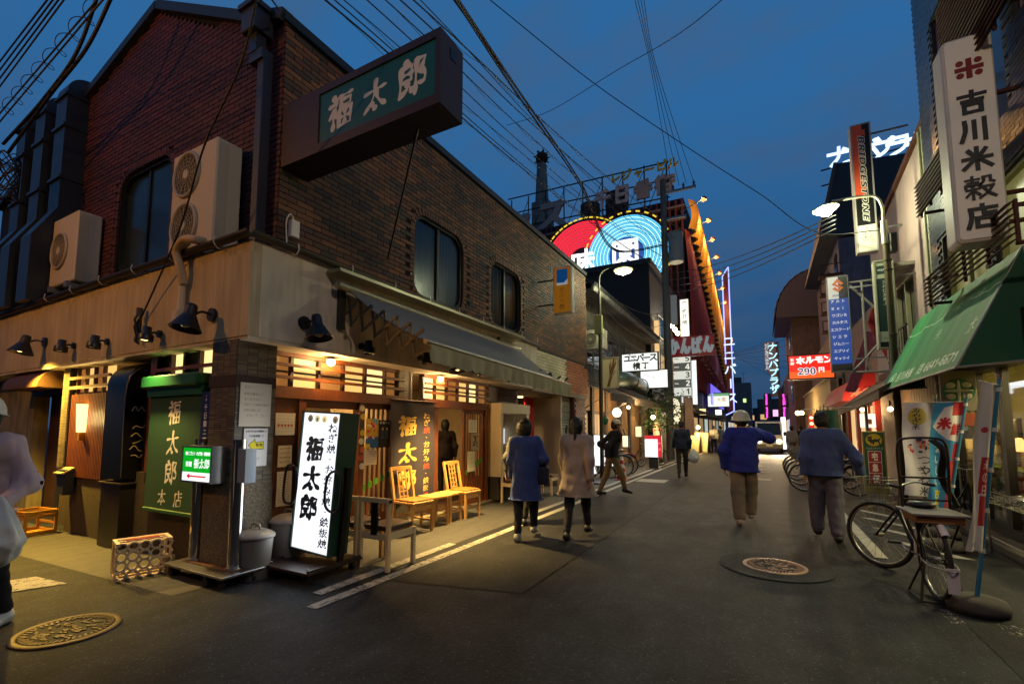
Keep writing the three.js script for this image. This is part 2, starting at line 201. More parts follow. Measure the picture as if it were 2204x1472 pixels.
// solid letters: strokes as bars of depth d (flat style) or as glass tubes
function letterGeo(ch, size, w, d, asTube) {
  const out = [], P = ([a, b]) => V((a / 100 - 0.5) * size, (0.5 - b / 100) * size, 0);
  for (const pts of strokes(ch)) {
    if (asTube) { for (let i = 1; i < pts.length; i++) out.push(rod(P(pts[i - 1]), P(pts[i]), w / 2, w / 2, 5)); continue; }
    for (let i = 1; i < pts.length; i++) { const a = P(pts[i - 1]), b = P(pts[i]), e = b.clone().sub(a), L = e.length(), g = new THREE.BoxGeometry(L + w, w, d); g.translate(L / 2, 0, 0); g.rotateZ(Math.atan2(e.y, e.x)); g.translate(a.x, a.y, (out.length % 5) * 0.003); out.push(g); }
  }
  return merge(out);
}
const scribble = (x, x0, y0, w, size, n, R) => { for (let i = 0; i < n; i++) { const cx = x0 + (i + 0.5) * w / n; for (let s = 0; s < 4; s++) { x.beginPath(); x.moveTo(cx + (R() - 0.6) * size * 0.8, y0 + R() * size); x.lineTo(cx + (R() - 0.4) * size * 0.8, y0 + R() * size); x.stroke(); } } };
// ---------- shared surfaces ----------
const asphaltMap = grain(1024, (u, v, i, j) => { const a = tn(u, v, 7), b = tn(u, v, 46, 9), h = glyphHash(Math.floor(i / 3) * 0.7 + 1, Math.floor(j / 3) * 1.3 + 5), st = h > 0.965 ? 0.24 * glyphHash(Math.floor(i / 3), Math.floor(j / 3) + 3) : 0, k = 0.135 + a * 0.05 + tn(u, v, 2.5, 21) * 0.03 + b * 0.03 + (glyphHash(i, j) - 0.5) * 0.07 + st; return [k * 0.97, k, k * 1.06]; }, 1, true);
const asphaltBump = grain(1024, (u, v, i, j) => 0.5 + tn(u, v, 60, 3) * 0.14 + tn(u, v, 170, 8) * 0.22 + (glyphHash(i * 1.1, j * 0.9 + 2) - 0.5) * 0.34);
for (const t of [asphaltMap, asphaltBump]) t.repeat.set(0.4, 0.4);
const asphalt = M(0xffffff, 0.72, 0, { map: asphaltMap, bumpMap: asphaltBump, bumpScale: 0.006, specularIntensity: 0.35 });
const patchMap = asphaltMap.clone(); patchMap.offset.set(0.3, 0.7);
const asphaltDark = M(0xe6e4e2, 0.75, 0, { map: patchMap, bumpMap: asphaltBump, bumpScale: 0.005, specularIntensity: 0.35 });
const asphaltPale = M(0xffffff, 0.7, 0, { map: grain(256, (u, v, i, j) => { const k = 0.2 + tn(u, v, 8, 2) * 0.04 + (glyphHash(i, j + 9) - 0.5) * 0.08; return [k * 1.03, k, k * 0.95]; }, 0.8, true), bumpMap: asphaltBump, bumpScale: 0.004 });
const woodMap = (a, b, rep, seed) => grain(256, (u, v) => { const n = tn(u, v * 0.12, 60, seed) * 0.6 + tn(u, v, 6, seed + 3) * 0.4, t = 0.5 + n * 0.7; return a.map((c, k) => c + (b[k] - c) * t); }, rep, true);
const woodOrange = M(0xffffff, 0.45, 0, { map: woodMap([0.3, 0.14, 0.05], [0.46, 0.24, 0.09], 1, 1) });
const woodDark = M(0xffffff, 0.5, 0, { map: woodMap([0.16, 0.08, 0.04], [0.28, 0.14, 0.07], 1, 5) });
const woodChair = M(0xffffff, 0.38, 0, { map: woodMap([0.68, 0.5, 0.27], [0.8, 0.62, 0.37], 3, 8) });
const woodPale = M(0xffffff, 0.5, 0, { map: woodMap([0.78, 0.68, 0.5], [0.88, 0.79, 0.62], 3, 12) });
const woodOld = M(0xffffff, 0.8, 0, { map: woodMap([0.26, 0.19, 0.13], [0.4, 0.3, 0.22], 1, 15) });
const plasterBump = grain(256, (u, v, i, j) => 0.5 + tn(u, v, 20, 4) * 0.2 + (glyphHash(i, j) - 0.5) * 0.4, 1);
const plasterMaps = new Map();
const plaster = (c, stain = 0.1, seed = 1) => {
  stain = stain < 0.15 ? 0.1 : stain < 0.28 ? 0.2 : 0.35; seed %= 3; const key = stain + ',' + seed;
  if (!plasterMaps.has(key)) plasterMaps.set(key, grain(256, (u, v) => { const n = 1 - stain * (0.5 + 0.5 * tn(u, v, 7, seed)) - stain * 0.6 * Math.max(0, tn(u, v * 0.15, 26, seed + 4)); return [n, n * 0.99, n * 0.97]; }, 0.35, true));
  return M(c, 0.9, 0, { map: plasterMaps.get(key), bumpMap: plasterBump, bumpScale: 0.002 });
};
const pebble = M(0xffffff, 0.85, 0, { map: grain(256, (u, v, i, j) => { const h = glyphHash(Math.floor(i / 2), Math.floor(j / 2)), k = 0.2 + 0.25 * h; return [k * 1.1, k, k * 0.8]; }, 1.2, true), bumpMap: plasterBump, bumpScale: 0.004 });
const steel = M(0xc8c8c8, 0.16, 1), steelBrushed = M(0x9a9a9a, 0.35, 1), blackIron = M(0x14130f, 0.5, 0.4), rust = M(0x4a2514, 0.85, 0.2), galv = M(0x7d7f80, 0.5, 0.7), rubber = M(0x0e0e0e, 0.75);
const blackPaint = M(0x0d0d0e, 0.4), cableBlack = M(0x08080a, 0.6), whitePaint = M(0xcfcac0, 0.5), acCream = M(0xb4ab99, 0.55), glassDark = M(0x0c1114, 0.06, 0, { specularIntensity: 1 });
const glassClear = new THREE.MeshPhysicalMaterial({ color: 0xffffff, roughness: 0.03, transmission: 1, thickness: 0, ior: 1.45 });
const concrete = plaster(0x6f6a63, 0.3, 6);

// ---------- ground, kerbs, markings ----------
{
  const g = new THREE.PlaneGeometry(320, 420, 1, 1); g.rotateX(-Math.PI / 2); g.translate(0, 0, -150); const p = g.attributes.position, uv = g.attributes.uv; for (let i = 0; i < p.count; i++) uv.setXY(i, p.getX(i), p.getZ(i));
  tag(add('ground', g, asphalt), 'dark asphalt of the two crossing streets', 'road', null, 'structure');
  const flat = (pts, y) => { const s = new THREE.Shape(pts.map(([x, z]) => new THREE.Vector2(x, -z))), h = new THREE.ShapeGeometry(s); h.rotateX(-Math.PI / 2); h.translate(0, y, 0); const q = h.attributes.position, w = h.attributes.uv; for (let i = 0; i < q.count; i++) w.setXY(i, q.getX(i), q.getZ(i)); return h; };
  const st = (name, geo, m) => tag(add(name, geo, m), null, null, null, 'structure');
  st('road_patch', flat([[-3.28, -3.6], [-2.0, -3.9], [-1.9, -60], [-3.28, -60]], 0.003), asphaltDark);
  st('road_patch', flat([[1.3, 2], [2.4, 2], [2.42, -60], [1.3, -60]], 0.003), asphaltDark);
  st('side_pavement', flat([[-14, -3], [-4.7, -3.0], [-4.75, -2.35], [-14, -1.9]], 0.003), asphaltPale);
  st('shopfront_pavement', flat([[-5.1, -3.2], [-3.62, -3.2], [-3.62, -60], [-5.1, -60]], 0.003), asphaltPale);
  // worn road paint: each stripe is a thin sheet with its flakes gone
  const worn = (k, seed) => { const t = grain(256, (u, v, i, j) => { const n = tn(u, v, 14, seed) * 0.5 + tn(u, v, 60, seed + 2) * 0.5 + (glyphHash(i + seed, j) - 0.5) * 0.5; return n > k ? 0 : 1; }, 1); t.repeat.set(1.2, 1.2); return M(0x98948a, 0.8, 0, { alphaMap: t, alphaTest: 0.5, bumpMap: plasterBump, bumpScale: 0.002 }); };
  const paintGood = worn(0.62, 1), paintWorn = worn(0.22, 5), paintFlakes = worn(-0.3, 9);
  const stripe = (pts, m = paintGood, y = 0.008) => st('road_marking', flat(pts, y), m);
  stripe([[-3.46, -2.75], [-3.34, -2.75], [-3.34, -6.0], [-3.46, -6.0]], paintWorn); stripe([[-3.46, -6.0], [-3.34, -6.0], [-3.34, -40], [-3.46, -40]]);
  stripe([[-3.7, -3.0], [-3.58, -3.0], [-3.58, -5.1], [-3.7, -5.1]], paintWorn); stripe([[-3.74, -7.6], [-3.62, -7.6], [-3.62, -26], [-3.74, -26]]);
  stripe([[1.06, -6.9], [1.19, -6.9], [1.19, -40], [1.06, -40]]);
  for (let i = 0; i < 4; i++) { const z = -7.3 - i * 0.9; stripe([[1.36, z - 0.75], [1.5, z - 0.75], [2.05, z], [1.88, z]], paintGood); }
  for (const [x, z, w] of [[1.5, -4.75, 0.22], [1.62, -4.0, 0.15], [1.7, -3.7, 0.2], [1.75, -3.3, 0.25], [1.85, -2.8, 0.3], [1.2, -4.9, 0.1]]) stripe([[x, z], [x + w, z], [x + w, z - 0.3], [x, z - 0.3]], paintFlakes);
  for (let i = 0; i < 5; i++) stripe([[-0.7, -15.5 - i * 2.6], [0.1, -15.5 - i * 2.6], [0.1, -15.9 - i * 2.6], [-0.7, -15.9 - i * 2.6]], paintWorn);
  stripe([[-3.3, -13.4], [-2.5, -13.4], [-2.5, -14.2], [-3.3, -14.2]], paintGood);
  const slabStone = onY(85, 1262); st('stone_slab', flat([[-6.55, -1.98], [-6.0, -2.04], [-6.16, -1.66], [-6.7, -1.6]], 0.009), worn(0.2, 3));
  // right-hand kerb and shop step
  const kerbM = plaster(0x55504a, 0.35, 8);
  st('kerb', rb(2.43, 2.6, 0, 0.1, -60, -4, 0.02), kerbM); st('shop_step', bx(2.6, 4.5, 0, 0.095, -60, -4), kerbM);
  // cracks as thin dark recesses would read as lines: shallow ribbons of bitumen sealing the trench cuts
  const seal = M(0x0c0b0a, 0.95, 0, { specularIntensity: 0.1 });
  for (const [a, b] of [[[-3.3, -3.6], [-2.0, -3.9]], [[-2.0, -3.9], [-1.9, -40]], [[-5, -0.6], [-1.5, -1.4]]]) { const dx = b[0] - a[0], dz = b[1] - a[1], l = Math.hypot(dx, dz), nx = -dz / l * 0.003, nz = dx / l * 0.003; st('trench_seam', flat([[a[0] - nx, a[1] - nz], [a[0] + nx, a[1] + nz], [b[0] + nx, b[1] + nz], [b[0] - nx, b[1] - nz]], 0.0095), seal); }
}
function manhole(c, label, col) {
  const t = thing('manhole_cover', label, 'manhole', [c.x, 0, c.z], 0.4, 'cast iron manhole covers in the road');
  const iron = M(col, 0.5, 0.55), R = rng(5);
  add('rim', lathe([[0.31, 0.001], [0.312, 0.014], [0.275, 0.016], [0.272, 0.008]], 40), iron, t);
  add('plate', new THREE.CylinderGeometry(0.272, 0.272, 0.006, 40).translate(0, 0.006, 0), M(0x120f0c, 0.7, 0.4), t);
  const rel = []; // cast relief: a moat of ripples, ridges and petals round a keep
  for (let i = 0; i < 46; i++) { const a = i / 46 * 6.283, r0 = 0.2 + R() * 0.03, r1 = 0.262; rel.push(bar([Math.cos(a) * r0, 0.012, Math.sin(a) * r0], [Math.cos(a + 0.08) * r1, 0.012, Math.sin(a + 0.08) * r1], 0.014, 0.008)); }
  for (let i = 0; i < 60; i++) { const x = (R() - 0.5) * 0.36, z = (R() - 0.5) * 0.36; if (Math.hypot(x, z) > 0.185) continue; const a = R() < 0.6 ? 0.2 : R() * 3, l = 0.03 + R() * 0.05; rel.push(bar([x - Math.cos(a) * l / 2, 0.012, z - Math.sin(a) * l / 2], [x + Math.cos(a) * l / 2, 0.012, z + Math.sin(a) * l / 2], 0.016, 0.008)); }
  add('cast_relief', rel, iron, t);
  return t;
}
manhole(onY(145, 1358), 'round cast iron manhole cover in the side street by the beer crate', 0x4a3a26);
{ const c = onY(1668, 1220); manhole(c, 'round cast iron manhole cover set in a ring of newer asphalt', 0x8a6a52);
  const r = add('asphalt_ring', new THREE.RingGeometry(0.315, 0.55, 48).rotateX(-Math.PI / 2).translate(c.x, 0.0105, c.z), asphaltDark); r.userData.kind = 'structure'; }
// ---------- the brick restaurant on the corner ----------
const XW = -4.75, ZW = -3.2, XFA = -4.6, ZFA = -2.83, XD = -5.05, FB = 2.45, FT = 3.46;
const facingX = (g, X) => at(g, X, 0, 0, Math.PI / 2); // outline drawn in (-z, y), front towards +x
const roundRect = (x0, x1, y0, y1, r, n = 5) => { const o = []; for (const [cx, cy, a] of [[x1 - r, y1 - r, 0], [x0 + r, y1 - r, 1], [x0 + r, y0 + r, 2], [x1 - r, y0 + r, 3]]) for (let i = 0; i <= n; i++) { const t = (a + i / n) * Math.PI / 2; o.push([cx + Math.cos(t) * r, cy + Math.sin(t) * r]); } return o; };
const inRound = (x, y, [x0, x1, y0, y1, r], e) => { const qx = Math.max(Math.abs(x - (x0 + x1) / 2) - (x1 - x0) / 2 + r, 0), qy = Math.max(Math.abs(y - (y0 + y1) / 2) - (y1 - y0) / 2 + r, 0); return Math.hypot(qx, qy) - r < e && Math.abs(x - (x0 + x1) / 2) < (x1 - x0) / 2 + e && Math.abs(y - (y0 + y1) / 2) < (y1 - y0) / 2 + e; };
const restaurant = thing('brick_restaurant', 'two storey corner restaurant of dark red and brown brick with timber shopfront', 'building');
const camPos = V(0, EYE, 0);
{
  const B = restaurant, mortar = M(0x0d0a09, 0.95), trim = M(0x23262b, 0.5, 0.3), roofM = M(0x1c1e22, 0.8);
  const topAt = (x) => (x > -5.35 ? 6.27 + (-4.75 - x) * 0.3 : x > -7.75 ? 6.5 + (-5.35 - x) * 0.535 : 7.784 - (-7.75 - x) * 0.27);
  const winL = [[5.54, 6.88, 3.6, 4.95, 0.26], [7.88, 9.17, 3.6, 4.93, 0.26]], winS = [[-8.62, -7.1, 3.55, 5.36, 0.3]];
  add('brick_backing', facingX(slab([[3.2, 3.2], [13.6, 3.2], [13.6, 6.26], [3.2, 6.26]], 0.22, winL.map((w) => roundRect(...w))), XW - 0.012), mortar, B);
  { const xs = [-4.97, -5.35, -7.75, -14]; add('brick_backing', at(slab([[-14, 3.2], [-4.97, 3.2], ...xs.map((x) => [x, topAt(x)])], 0.22, winS.map((w) => roundRect(...w))), 0, 0, ZW - 0.012), mortar, B); }
  // bricks: one list for both walls, the 300 that show largest become single bricks
  const list = [], R = rng(21), P = 0.0695, L = 0.236;
  const tonesL = [0x5e3a20, 0x6b4424, 0x523220, 0x43301f, 0x382a20, 0x704826, 0x553722].map((c) => new THREE.Color(c)), tonesS = [0x3e1519, 0x44181b, 0x381217, 0x471b1d].map((c) => new THREE.Color(c));
  const pickL = () => { const r = R(); return r < 0.3 ? 0 : r < 0.5 ? 1 : r < 0.66 ? 2 : r < 0.76 ? 3 : r < 0.84 ? 4 : r < 0.94 ? 6 : 5; };
  const put = (x, y, z, w, h, ry, rz, wall, tone) => { const d = V(x, y, z).sub(camPos).length(), nx = wall ? 0 : 1, nz = wall ? 1 : 0, face = Math.abs((x - camPos.x) * nx + (z - camPos.z) * nz) / d; list.push({ x, y, z, w, h, ry, rz, wall, tone, s: w * h * face / (d * d) }); };
  for (let row = 0; row < 40; row++) {
    const y = 3.46 + row * P, off = (row % 2) * L / 2;
    for (let u = 3.2 - L + off; u < 13.6; u += L) { const a = Math.max(3.2, u + 0.005), b = Math.min(13.6, u + L - 0.005); if (b - a < 0.04) continue; const c = (a + b) / 2; if (winL.some((w) => inRound(c, y, w, 0.1))) continue; const cluster = noise2(c * 1.6, y * 3) > 0.35 && R() < 0.6; put(XW - 0.006, y, -c, b - a, P - 0.011, Math.PI / 2, 0, 0, cluster ? (R() < 0.5 ? 4 : 3) : pickL()); }
    }
  for (let row = 0; row < 64; row++) {
    const y = 3.46 + row * P, off = (row % 2) * L / 2;
    for (let u = 4.75 - L + off; u < 10.6; u += L) { const a = Math.max(4.745, u + 0.005), b = u + L - 0.005; if (b - a < 0.04) continue; const c = -(a + b) / 2; if (y + P * 0.2 > Math.min(topAt(-a), topAt(-b))) continue; if (winS.some((w) => inRound(c, y, w, 0.1))) continue; put(c, y, ZW - 0.006, b - a, P - 0.011, 0, 0, 1, (R() * 4) | 0); }
  }
  const ringBricks = (w, wall) => { const o = roundRect(...w, 6); const c = new THREE.CatmullRomCurve3(o.map(([x, y]) => V(x, y, 0)), true, 'centripetal'), n = Math.round(c.getLength() / 0.068); for (let i = 0; i < n; i++) { const p = c.getPointAt(i / n), t = c.getTangentAt(i / n), nx = t.y, ny = -t.x, x = p.x + nx * 0.056, y = p.y + ny * 0.056; if (y < 3.5) continue; const a = Math.atan2(ny, nx); wall ? put(x, y, ZW - 0.003, 0.1, 0.056, 0, a, 1, (R() * 4) | 0) : put(XW - 0.003, y, -x, 0.1, 0.056, Math.PI / 2, a, 0, (R() * 3) | 0); } };
  winL.forEach((w) => ringBricks(w, 0)); winS.forEach((w) => ringBricks(w, 1));
  // pale facing tiles above the tempura shop; orange light coloured into far ones
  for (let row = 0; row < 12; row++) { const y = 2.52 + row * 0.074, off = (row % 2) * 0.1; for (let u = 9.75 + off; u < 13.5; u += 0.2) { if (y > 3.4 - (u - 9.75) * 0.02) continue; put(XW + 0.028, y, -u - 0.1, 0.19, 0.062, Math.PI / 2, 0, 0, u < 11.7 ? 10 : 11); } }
  for (let row = 0; row < 34; row++) for (let i = 0; i < 5; i++) { const u = 12.6 + i * 0.2 + (row % 2) * 0.1; if (u < 13.5) put(XW - 0.05, 0.06 + row * 0.072, -u - 0.1, 0.19, 0.06, Math.PI / 2, 0, 0, 12); }
  list.sort((a, b) => b.s - a.s);
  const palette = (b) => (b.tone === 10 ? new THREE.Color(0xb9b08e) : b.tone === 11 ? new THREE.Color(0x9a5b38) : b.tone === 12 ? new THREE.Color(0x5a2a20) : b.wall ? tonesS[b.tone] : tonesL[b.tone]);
  const unit = new THREE.BoxGeometry(1, 1, 1), mm = new Map(), geos = new Map();
  const brickBump = grain(128, (u, v, i, j) => 0.5 + tn(u, v, 12, 2) * 0.25 + (glyphHash(i, j) - 0.5) * 0.4);
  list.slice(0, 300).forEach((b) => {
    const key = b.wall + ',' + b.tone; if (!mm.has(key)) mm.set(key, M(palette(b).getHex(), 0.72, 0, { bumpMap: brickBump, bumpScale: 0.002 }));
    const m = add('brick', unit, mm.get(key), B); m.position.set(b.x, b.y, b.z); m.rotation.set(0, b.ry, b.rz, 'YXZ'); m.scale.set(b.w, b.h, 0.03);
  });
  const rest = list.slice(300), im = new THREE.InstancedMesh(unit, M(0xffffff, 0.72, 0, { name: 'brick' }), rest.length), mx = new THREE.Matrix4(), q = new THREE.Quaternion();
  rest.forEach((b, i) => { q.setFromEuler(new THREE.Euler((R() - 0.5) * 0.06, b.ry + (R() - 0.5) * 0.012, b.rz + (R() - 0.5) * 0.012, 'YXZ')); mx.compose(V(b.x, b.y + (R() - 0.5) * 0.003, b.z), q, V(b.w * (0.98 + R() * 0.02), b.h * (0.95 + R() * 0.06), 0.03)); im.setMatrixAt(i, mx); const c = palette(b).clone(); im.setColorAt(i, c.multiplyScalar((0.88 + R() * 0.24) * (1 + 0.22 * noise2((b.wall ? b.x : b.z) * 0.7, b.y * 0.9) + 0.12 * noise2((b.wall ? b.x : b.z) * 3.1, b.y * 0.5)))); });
  im.name = 'brick_courses'; im.userData.kind = 'stuff'; im.castShadow = im.receiveShadow = true; B.add(im);
  // upper windows
  const frameM = M(0x1a1a18, 0.4, 0.5), frost = M(0x1b2420, 0.22, 0, { specularIntensity: 0.9 }), frostGlass = M(0xb8c4bc, 0.18, 0, { transmission: 1, thickness: 0 });
  for (const w of winL) {
    const o = [w[0] + 0.04, w[1] - 0.04, w[2] + 0.04, w[3] - 0.04, w[4] - 0.03], mid = (w[0] + w[1]) / 2;
    const f = add('window', facingX(slab(roundRect(...w), 0.1, [roundRect(...o)]), XW - 0.03), frameM, B);
    add('mullion', facingX(slab([[mid - 0.03, w[2]], [mid + 0.03, w[2]], [mid + 0.03, w[3]], [mid - 0.03, w[3]]], 0.05), XW - 0.05), frameM, f);
    for (const [a, b, dx] of [[o[0], mid - 0.02, 0.085], [mid + 0.02, o[1], 0.07]]) add('pane', facingX(slab(roundRect(a, b, o[2], o[3], 0.02), 0.012), XW - dx), frostGlass, f);
    add('curtain', quad(V(XW - 0.17, w[2], -w[0]), V(XW - 0.17, w[2], -w[1]), V(XW - 0.17, w[3], -w[1]), V(XW - 0.17, w[3], -w[0]), 80, 1, (p, u) => { p.x += Math.sin(u * 70 + Math.sin(u * 9) * 3) * 0.022; }), M(0x2c3430, 0.9), f);
    add('sill_object', [rb(XW - 0.14, XW - 0.1, w[2], w[2] + 0.28, -w[0] - 0.34, -w[0] - 0.16, 0.02), rb(XW - 0.14, XW - 0.1, w[2], w[2] + 0.17, -mid - 0.3, -mid - 0.16, 0.02)], M(0x5a605a, 0.7), f);
  }
  for (const w of winS) {
    const o = [w[0] + 0.04, w[1] - 0.04, w[2] + 0.04, w[3] - 0.04, w[4] - 0.03], mid = (w[0] + w[1]) / 2, f = add('window', at(slab(roundRect(...w), 0.1, [roundRect(...o)]), 0, 0, ZW - 0.03), frameM, B);
    add('mullion', bx(mid - 0.03, mid + 0.03, w[2], w[3], ZW - 0.1, ZW - 0.05), frameM, f);
    for (const [a, b, dz] of [[o[0], mid - 0.02, 0.085], [mid + 0.02, o[1], 0.07]]) add('pane', at(slab(roundRect(a, b, o[2], o[3], 0.02), 0.012), 0, 0, ZW - dz), frost, f);
  }
  // roof
  const ridge = [-4.72, -5.35, -7.75, -14].map((x) => [x, topAt(x)]);
  for (let i = 0; i < 3; i++) add('roof_edge', bar(V(ridge[i][0], ridge[i][1] + 0.03, ZW + 0.02), V(ridge[i + 1][0], ridge[i + 1][1] + 0.03, ZW + 0.02), 0.14, 0.13), trim, B);
  add('roof_edge', bx(XW - 0.16, XW + 0.05, 6.24, 6.35, -13.6, ZW + 0.05), trim, B);
  add('roof', at(slab([[-14, 3.2], [-5, 3.2], ...ridge.map(([x, y]) => [Math.min(x, -5), y - 0.02])], 10), 0, 0, ZW - 0.3), roofM, B);
  // lower storey: fascia, its roof ledge, gutter
  const cream = plaster(0xd6cbb8, 0.2, 2), creamStreak = M(0xcfc0a6, 0.85, 0, { map: grain(512, (u, v) => { const s = tn(u, v * 0.06, 70, 2) * 0.5 + tn(u, v * 0.1, 26, 7) * 0.5, m = tn(u, v, 5, 3); const n = 0.86 + s * 0.12 + m * 0.08; return [n, n * 0.97, n * 0.9]; }, 0.3, true), bumpMap: plasterBump, bumpScale: 0.002 });
  add('fascia', bx(XFA - 0.12, XFA, FB, FT, -9.72, ZFA - 0.12), cream, B); add('fascia', bx(-14, XFA, FB, FT, ZFA - 0.12, ZFA), creamStreak, B);
  add('ledge_roof', [bx(-14, XFA - 0.12, FT - 0.06, FT, -3.32, ZFA - 0.12), bx(XW - 0.2, XFA - 0.12, FT - 0.06, FT, -9.72, -3.32)], roofM, B);
  add('soffit', [bx(-14, XFA - 0.01, FB - 0.04, FB, -3.5, ZFA - 0.01), bx(-5.3, XFA - 0.01, FB - 0.04, FB, -9.72, -3.5)], cream, B);
  const gut = (a, b) => { const s = new THREE.Shape(); s.absarc(0, 0, 0.055, Math.PI, 0, false); s.lineTo(0.045, 0); s.absarc(0, 0, 0.045, 0, Math.PI, true); const d = b.clone().sub(a), L2 = d.length(), g = new THREE.ExtrudeGeometry(s, { depth: L2, bevelEnabled: false, curveSegments: 8 }); g.applyMatrix4(new THREE.Matrix4().lookAt(d, V(0, 0, 0), V(0, 1, 0))); g.translate(a.x, a.y, a.z); return g; };
  const gutM = M(0x2b2620, 0.5);
  add('gutter', gut(V(XFA + 0.05, FT + 0.06, ZFA + 0.06), V(XFA + 0.05, FT - 0.02, -9.75)), gutM, B); add('gutter', gut(V(-14, FT + 0.02, ZFA + 0.05), V(XFA + 0.06, FT + 0.06, ZFA + 0.05)), gutM, B);
  for (let i = 0; i < 9; i++) add('gutter_bracket', tube([[XFA + 0.002, FT, -3.3 - i * 0.78], [XFA + 0.05, FT - 0.03, -3.3 - i * 0.78], [XFA + 0.108, FT + 0.02, -3.3 - i * 0.78], [XFA + 0.1, FT + 0.09, -3.3 - i * 0.78]], 0.006, 5), whitePaint, B);
  for (let i = 0; i < 6; i++) add('gutter_bracket', tube([[-5.1 - i * 0.9, FT, ZFA], [-5.1 - i * 0.9, FT - 0.03, ZFA + 0.05], [-5.1 - i * 0.9, FT + 0.02, ZFA + 0.108], [-5.1 - i * 0.9, FT + 0.09, ZFA + 0.1]], 0.006, 5), whitePaint, B);
  // rain hopper and downpipe at the corner
  const hx = -5.06; add('rain_hopper', [rb(hx - 0.13, hx + 0.13, 6.08, 6.36, ZW + 0.03, ZW + 0.27, 0.02), bx(hx - 0.16, hx + 0.16, 6.36, 6.42, ZW + 0.02, ZW + 0.3), bx(hx - 0.07, hx + 0.07, 5.86, 6.08, ZW + 0.08, ZW + 0.2), bx(hx - 0.07, hx + 0.17, 5.74, 5.86, ZW + 0.05, ZW + 0.19)], M(0x2a2b33, 0.45), B);
  add('downpipe', rb(hx + 0.05, hx + 0.17, 3.5, 5.76, ZW + 0.04, ZW + 0.16, 0.015), M(0x2a2b33, 0.45), B);
  // corner pillar: small horizontal tiles over a pebble-dash base
  const pill = [], tileIt = (x, y, z, w, h, ry, c) => pill.push({ x, y, z, w, h, ry, c });
  const pz0 = -3.27, pz1 = -2.83, px0 = -5.2; const pillarBase = 0.92;
  add('pillar_core', bx(px0, XW - 0.006, pillarBase, FB - 0.04, pz0, pz1 - 0.006), M(0x2a241c, 0.9), B); add('pillar_base', bx(px0 - 0.01, XW + 0.012, 0, pillarBase, pz0 - 0.01, pz1 + 0.012), pebble, B);
  const tc = [0x5b5140, 0x645a47, 0x51493a, 0x6d624d].map((c) => new THREE.Color(c));
  for (let r = 0; r < 66; r++) { const y = pillarBase + 0.012 + r * 0.0228; for (let i = 0; i < 4; i++) { tileIt(XW, y, pz1 - 0.055 - i * 0.11, 0.105, 0.019, Math.PI / 2, tc[(R() * 4) | 0]); tileIt(XW - 0.055 - i * 0.11, y, pz1, 0.105, 0.019, 0, tc[(R() * 4) | 0]); } }
  for (let r = 0; r < 66; r++) for (let i = 0; i < 2; i++) { tileIt(-4.985, pillarBase + 0.012 + r * 0.0228, -5.56 - i * 0.11, 0.105, 0.019, Math.PI / 2, tc[(R() * 4) | 0]); tileIt(-9.24 - i * 0.11, pillarBase + 0.012 + r * 0.0228, -2.97, 0.105, 0.019, 0, tc[(R() * 4) | 0]); }
  const tm = new THREE.InstancedMesh(unit, M(0xffffff, 0.55, 0, { name: 'tile' }), pill.length); pill.forEach((b, i) => { q.setFromEuler(new THREE.Euler(0, b.ry, 0)); mx.compose(V(b.x, b.y, b.z), q, V(b.w, b.h, 0.014)); tm.setMatrixAt(i, mx); tm.setColorAt(i, b.c); });
  tm.name = 'pillar_tiles'; tm.userData.kind = 'stuff'; B.add(tm);
  add('pillar_core', bx(-5.2, -4.992, 0, FB - 0.04, -5.78, -5.5), M(0x2a241c, 0.9), B); add('pillar_core', bx(-9.42, -9.18, pillarBase, FB - 0.04, -3.2, -2.977), M(0x2a241c, 0.9), B);
  add('pillar_band', [bx(px0 - 0.014, XW + 0.012, 1.93, 2.05, pz1 - 0.1, pz1 + 0.012), bx(XW - 0.1, XW + 0.012, 1.93, 2.05, pz0, pz1 - 0.1)], M(0x2c1a10, 0.7), B);
  // --- long front: timber frame, transoms, doors ---
  const zAt = (px) => onX(px, 950, XD).z, pane = glow(new THREE.Color(1, 0.6, 0.17), 1.0, 0x6a5a40), paneDim = glow(new THREE.Color(0.9, 0.35, 0.08), 0.32, 0x5a4026), paneWarm = glow(new THREE.Color(1, 0.72, 0.3), 1.35, 0x8a7a5a);
  const beamY = 1.97, z0 = -3.27, z1 = zAt(880), z2 = zAt(905), z3 = zAt(1045);
  const transom = (za, zb, n, y0, y1, slats, dark) => {
    add('head_beam', bx(XD - 0.06, XD + 0.06, y1, FB - 0.04, zb, za), woodOrange, B); add('lintel', bx(XD - 0.07, XD + 0.08, y0 - 0.14, y0, zb, za), woodOrange, B);
    const d = (zb - za) / n; for (let i = 0; i < n; i++) { const w = add('transom_window', [bx(XD - 0.04, XD + 0.03, y0, y1, za + d * i - 0.02, za + d * i + 0.02)], woodDark, B); const dk = i % 3 === 2 || i === dark; add('pane', bx(XD - 0.03, XD - 0.02, y0, y1, za + d * (i + 1) + 0.02, za + d * i - 0.02), dk ? paneDim : i % 2 ? pane : paneWarm, w); add('glazing_bar', bx(XD - 0.025, XD + 0.01, (y0 + y1) / 2 - 0.012, (y0 + y1) / 2 + 0.012, za + d * (i + 1) + 0.02, za + d * i - 0.02), woodDark, w); }
    for (let i = 0; i < slats; i++) { const y = y0 + (y1 - y0) * (i + 0.7) / (slats + 0.4); add('slat', bx(XD + 0.06, XD + 0.1, y - 0.018, y + 0.018, zb, za), woodOrange, B); }
  };
  transom(z0, zAt(862), 6, 2.0, 2.36, 2, 0); transom(z2, z3, 6, 2.0, 2.36, 2, 5);
  add('louvre_window', [bx(XD - 0.05, XD + 0.03, 1.9, 2.4, z1 - 0.02, z1 + 0.02), bx(XD - 0.05, XD - 0.03, 1.9, 2.4, z1, zAt(865))], woodDark, B);
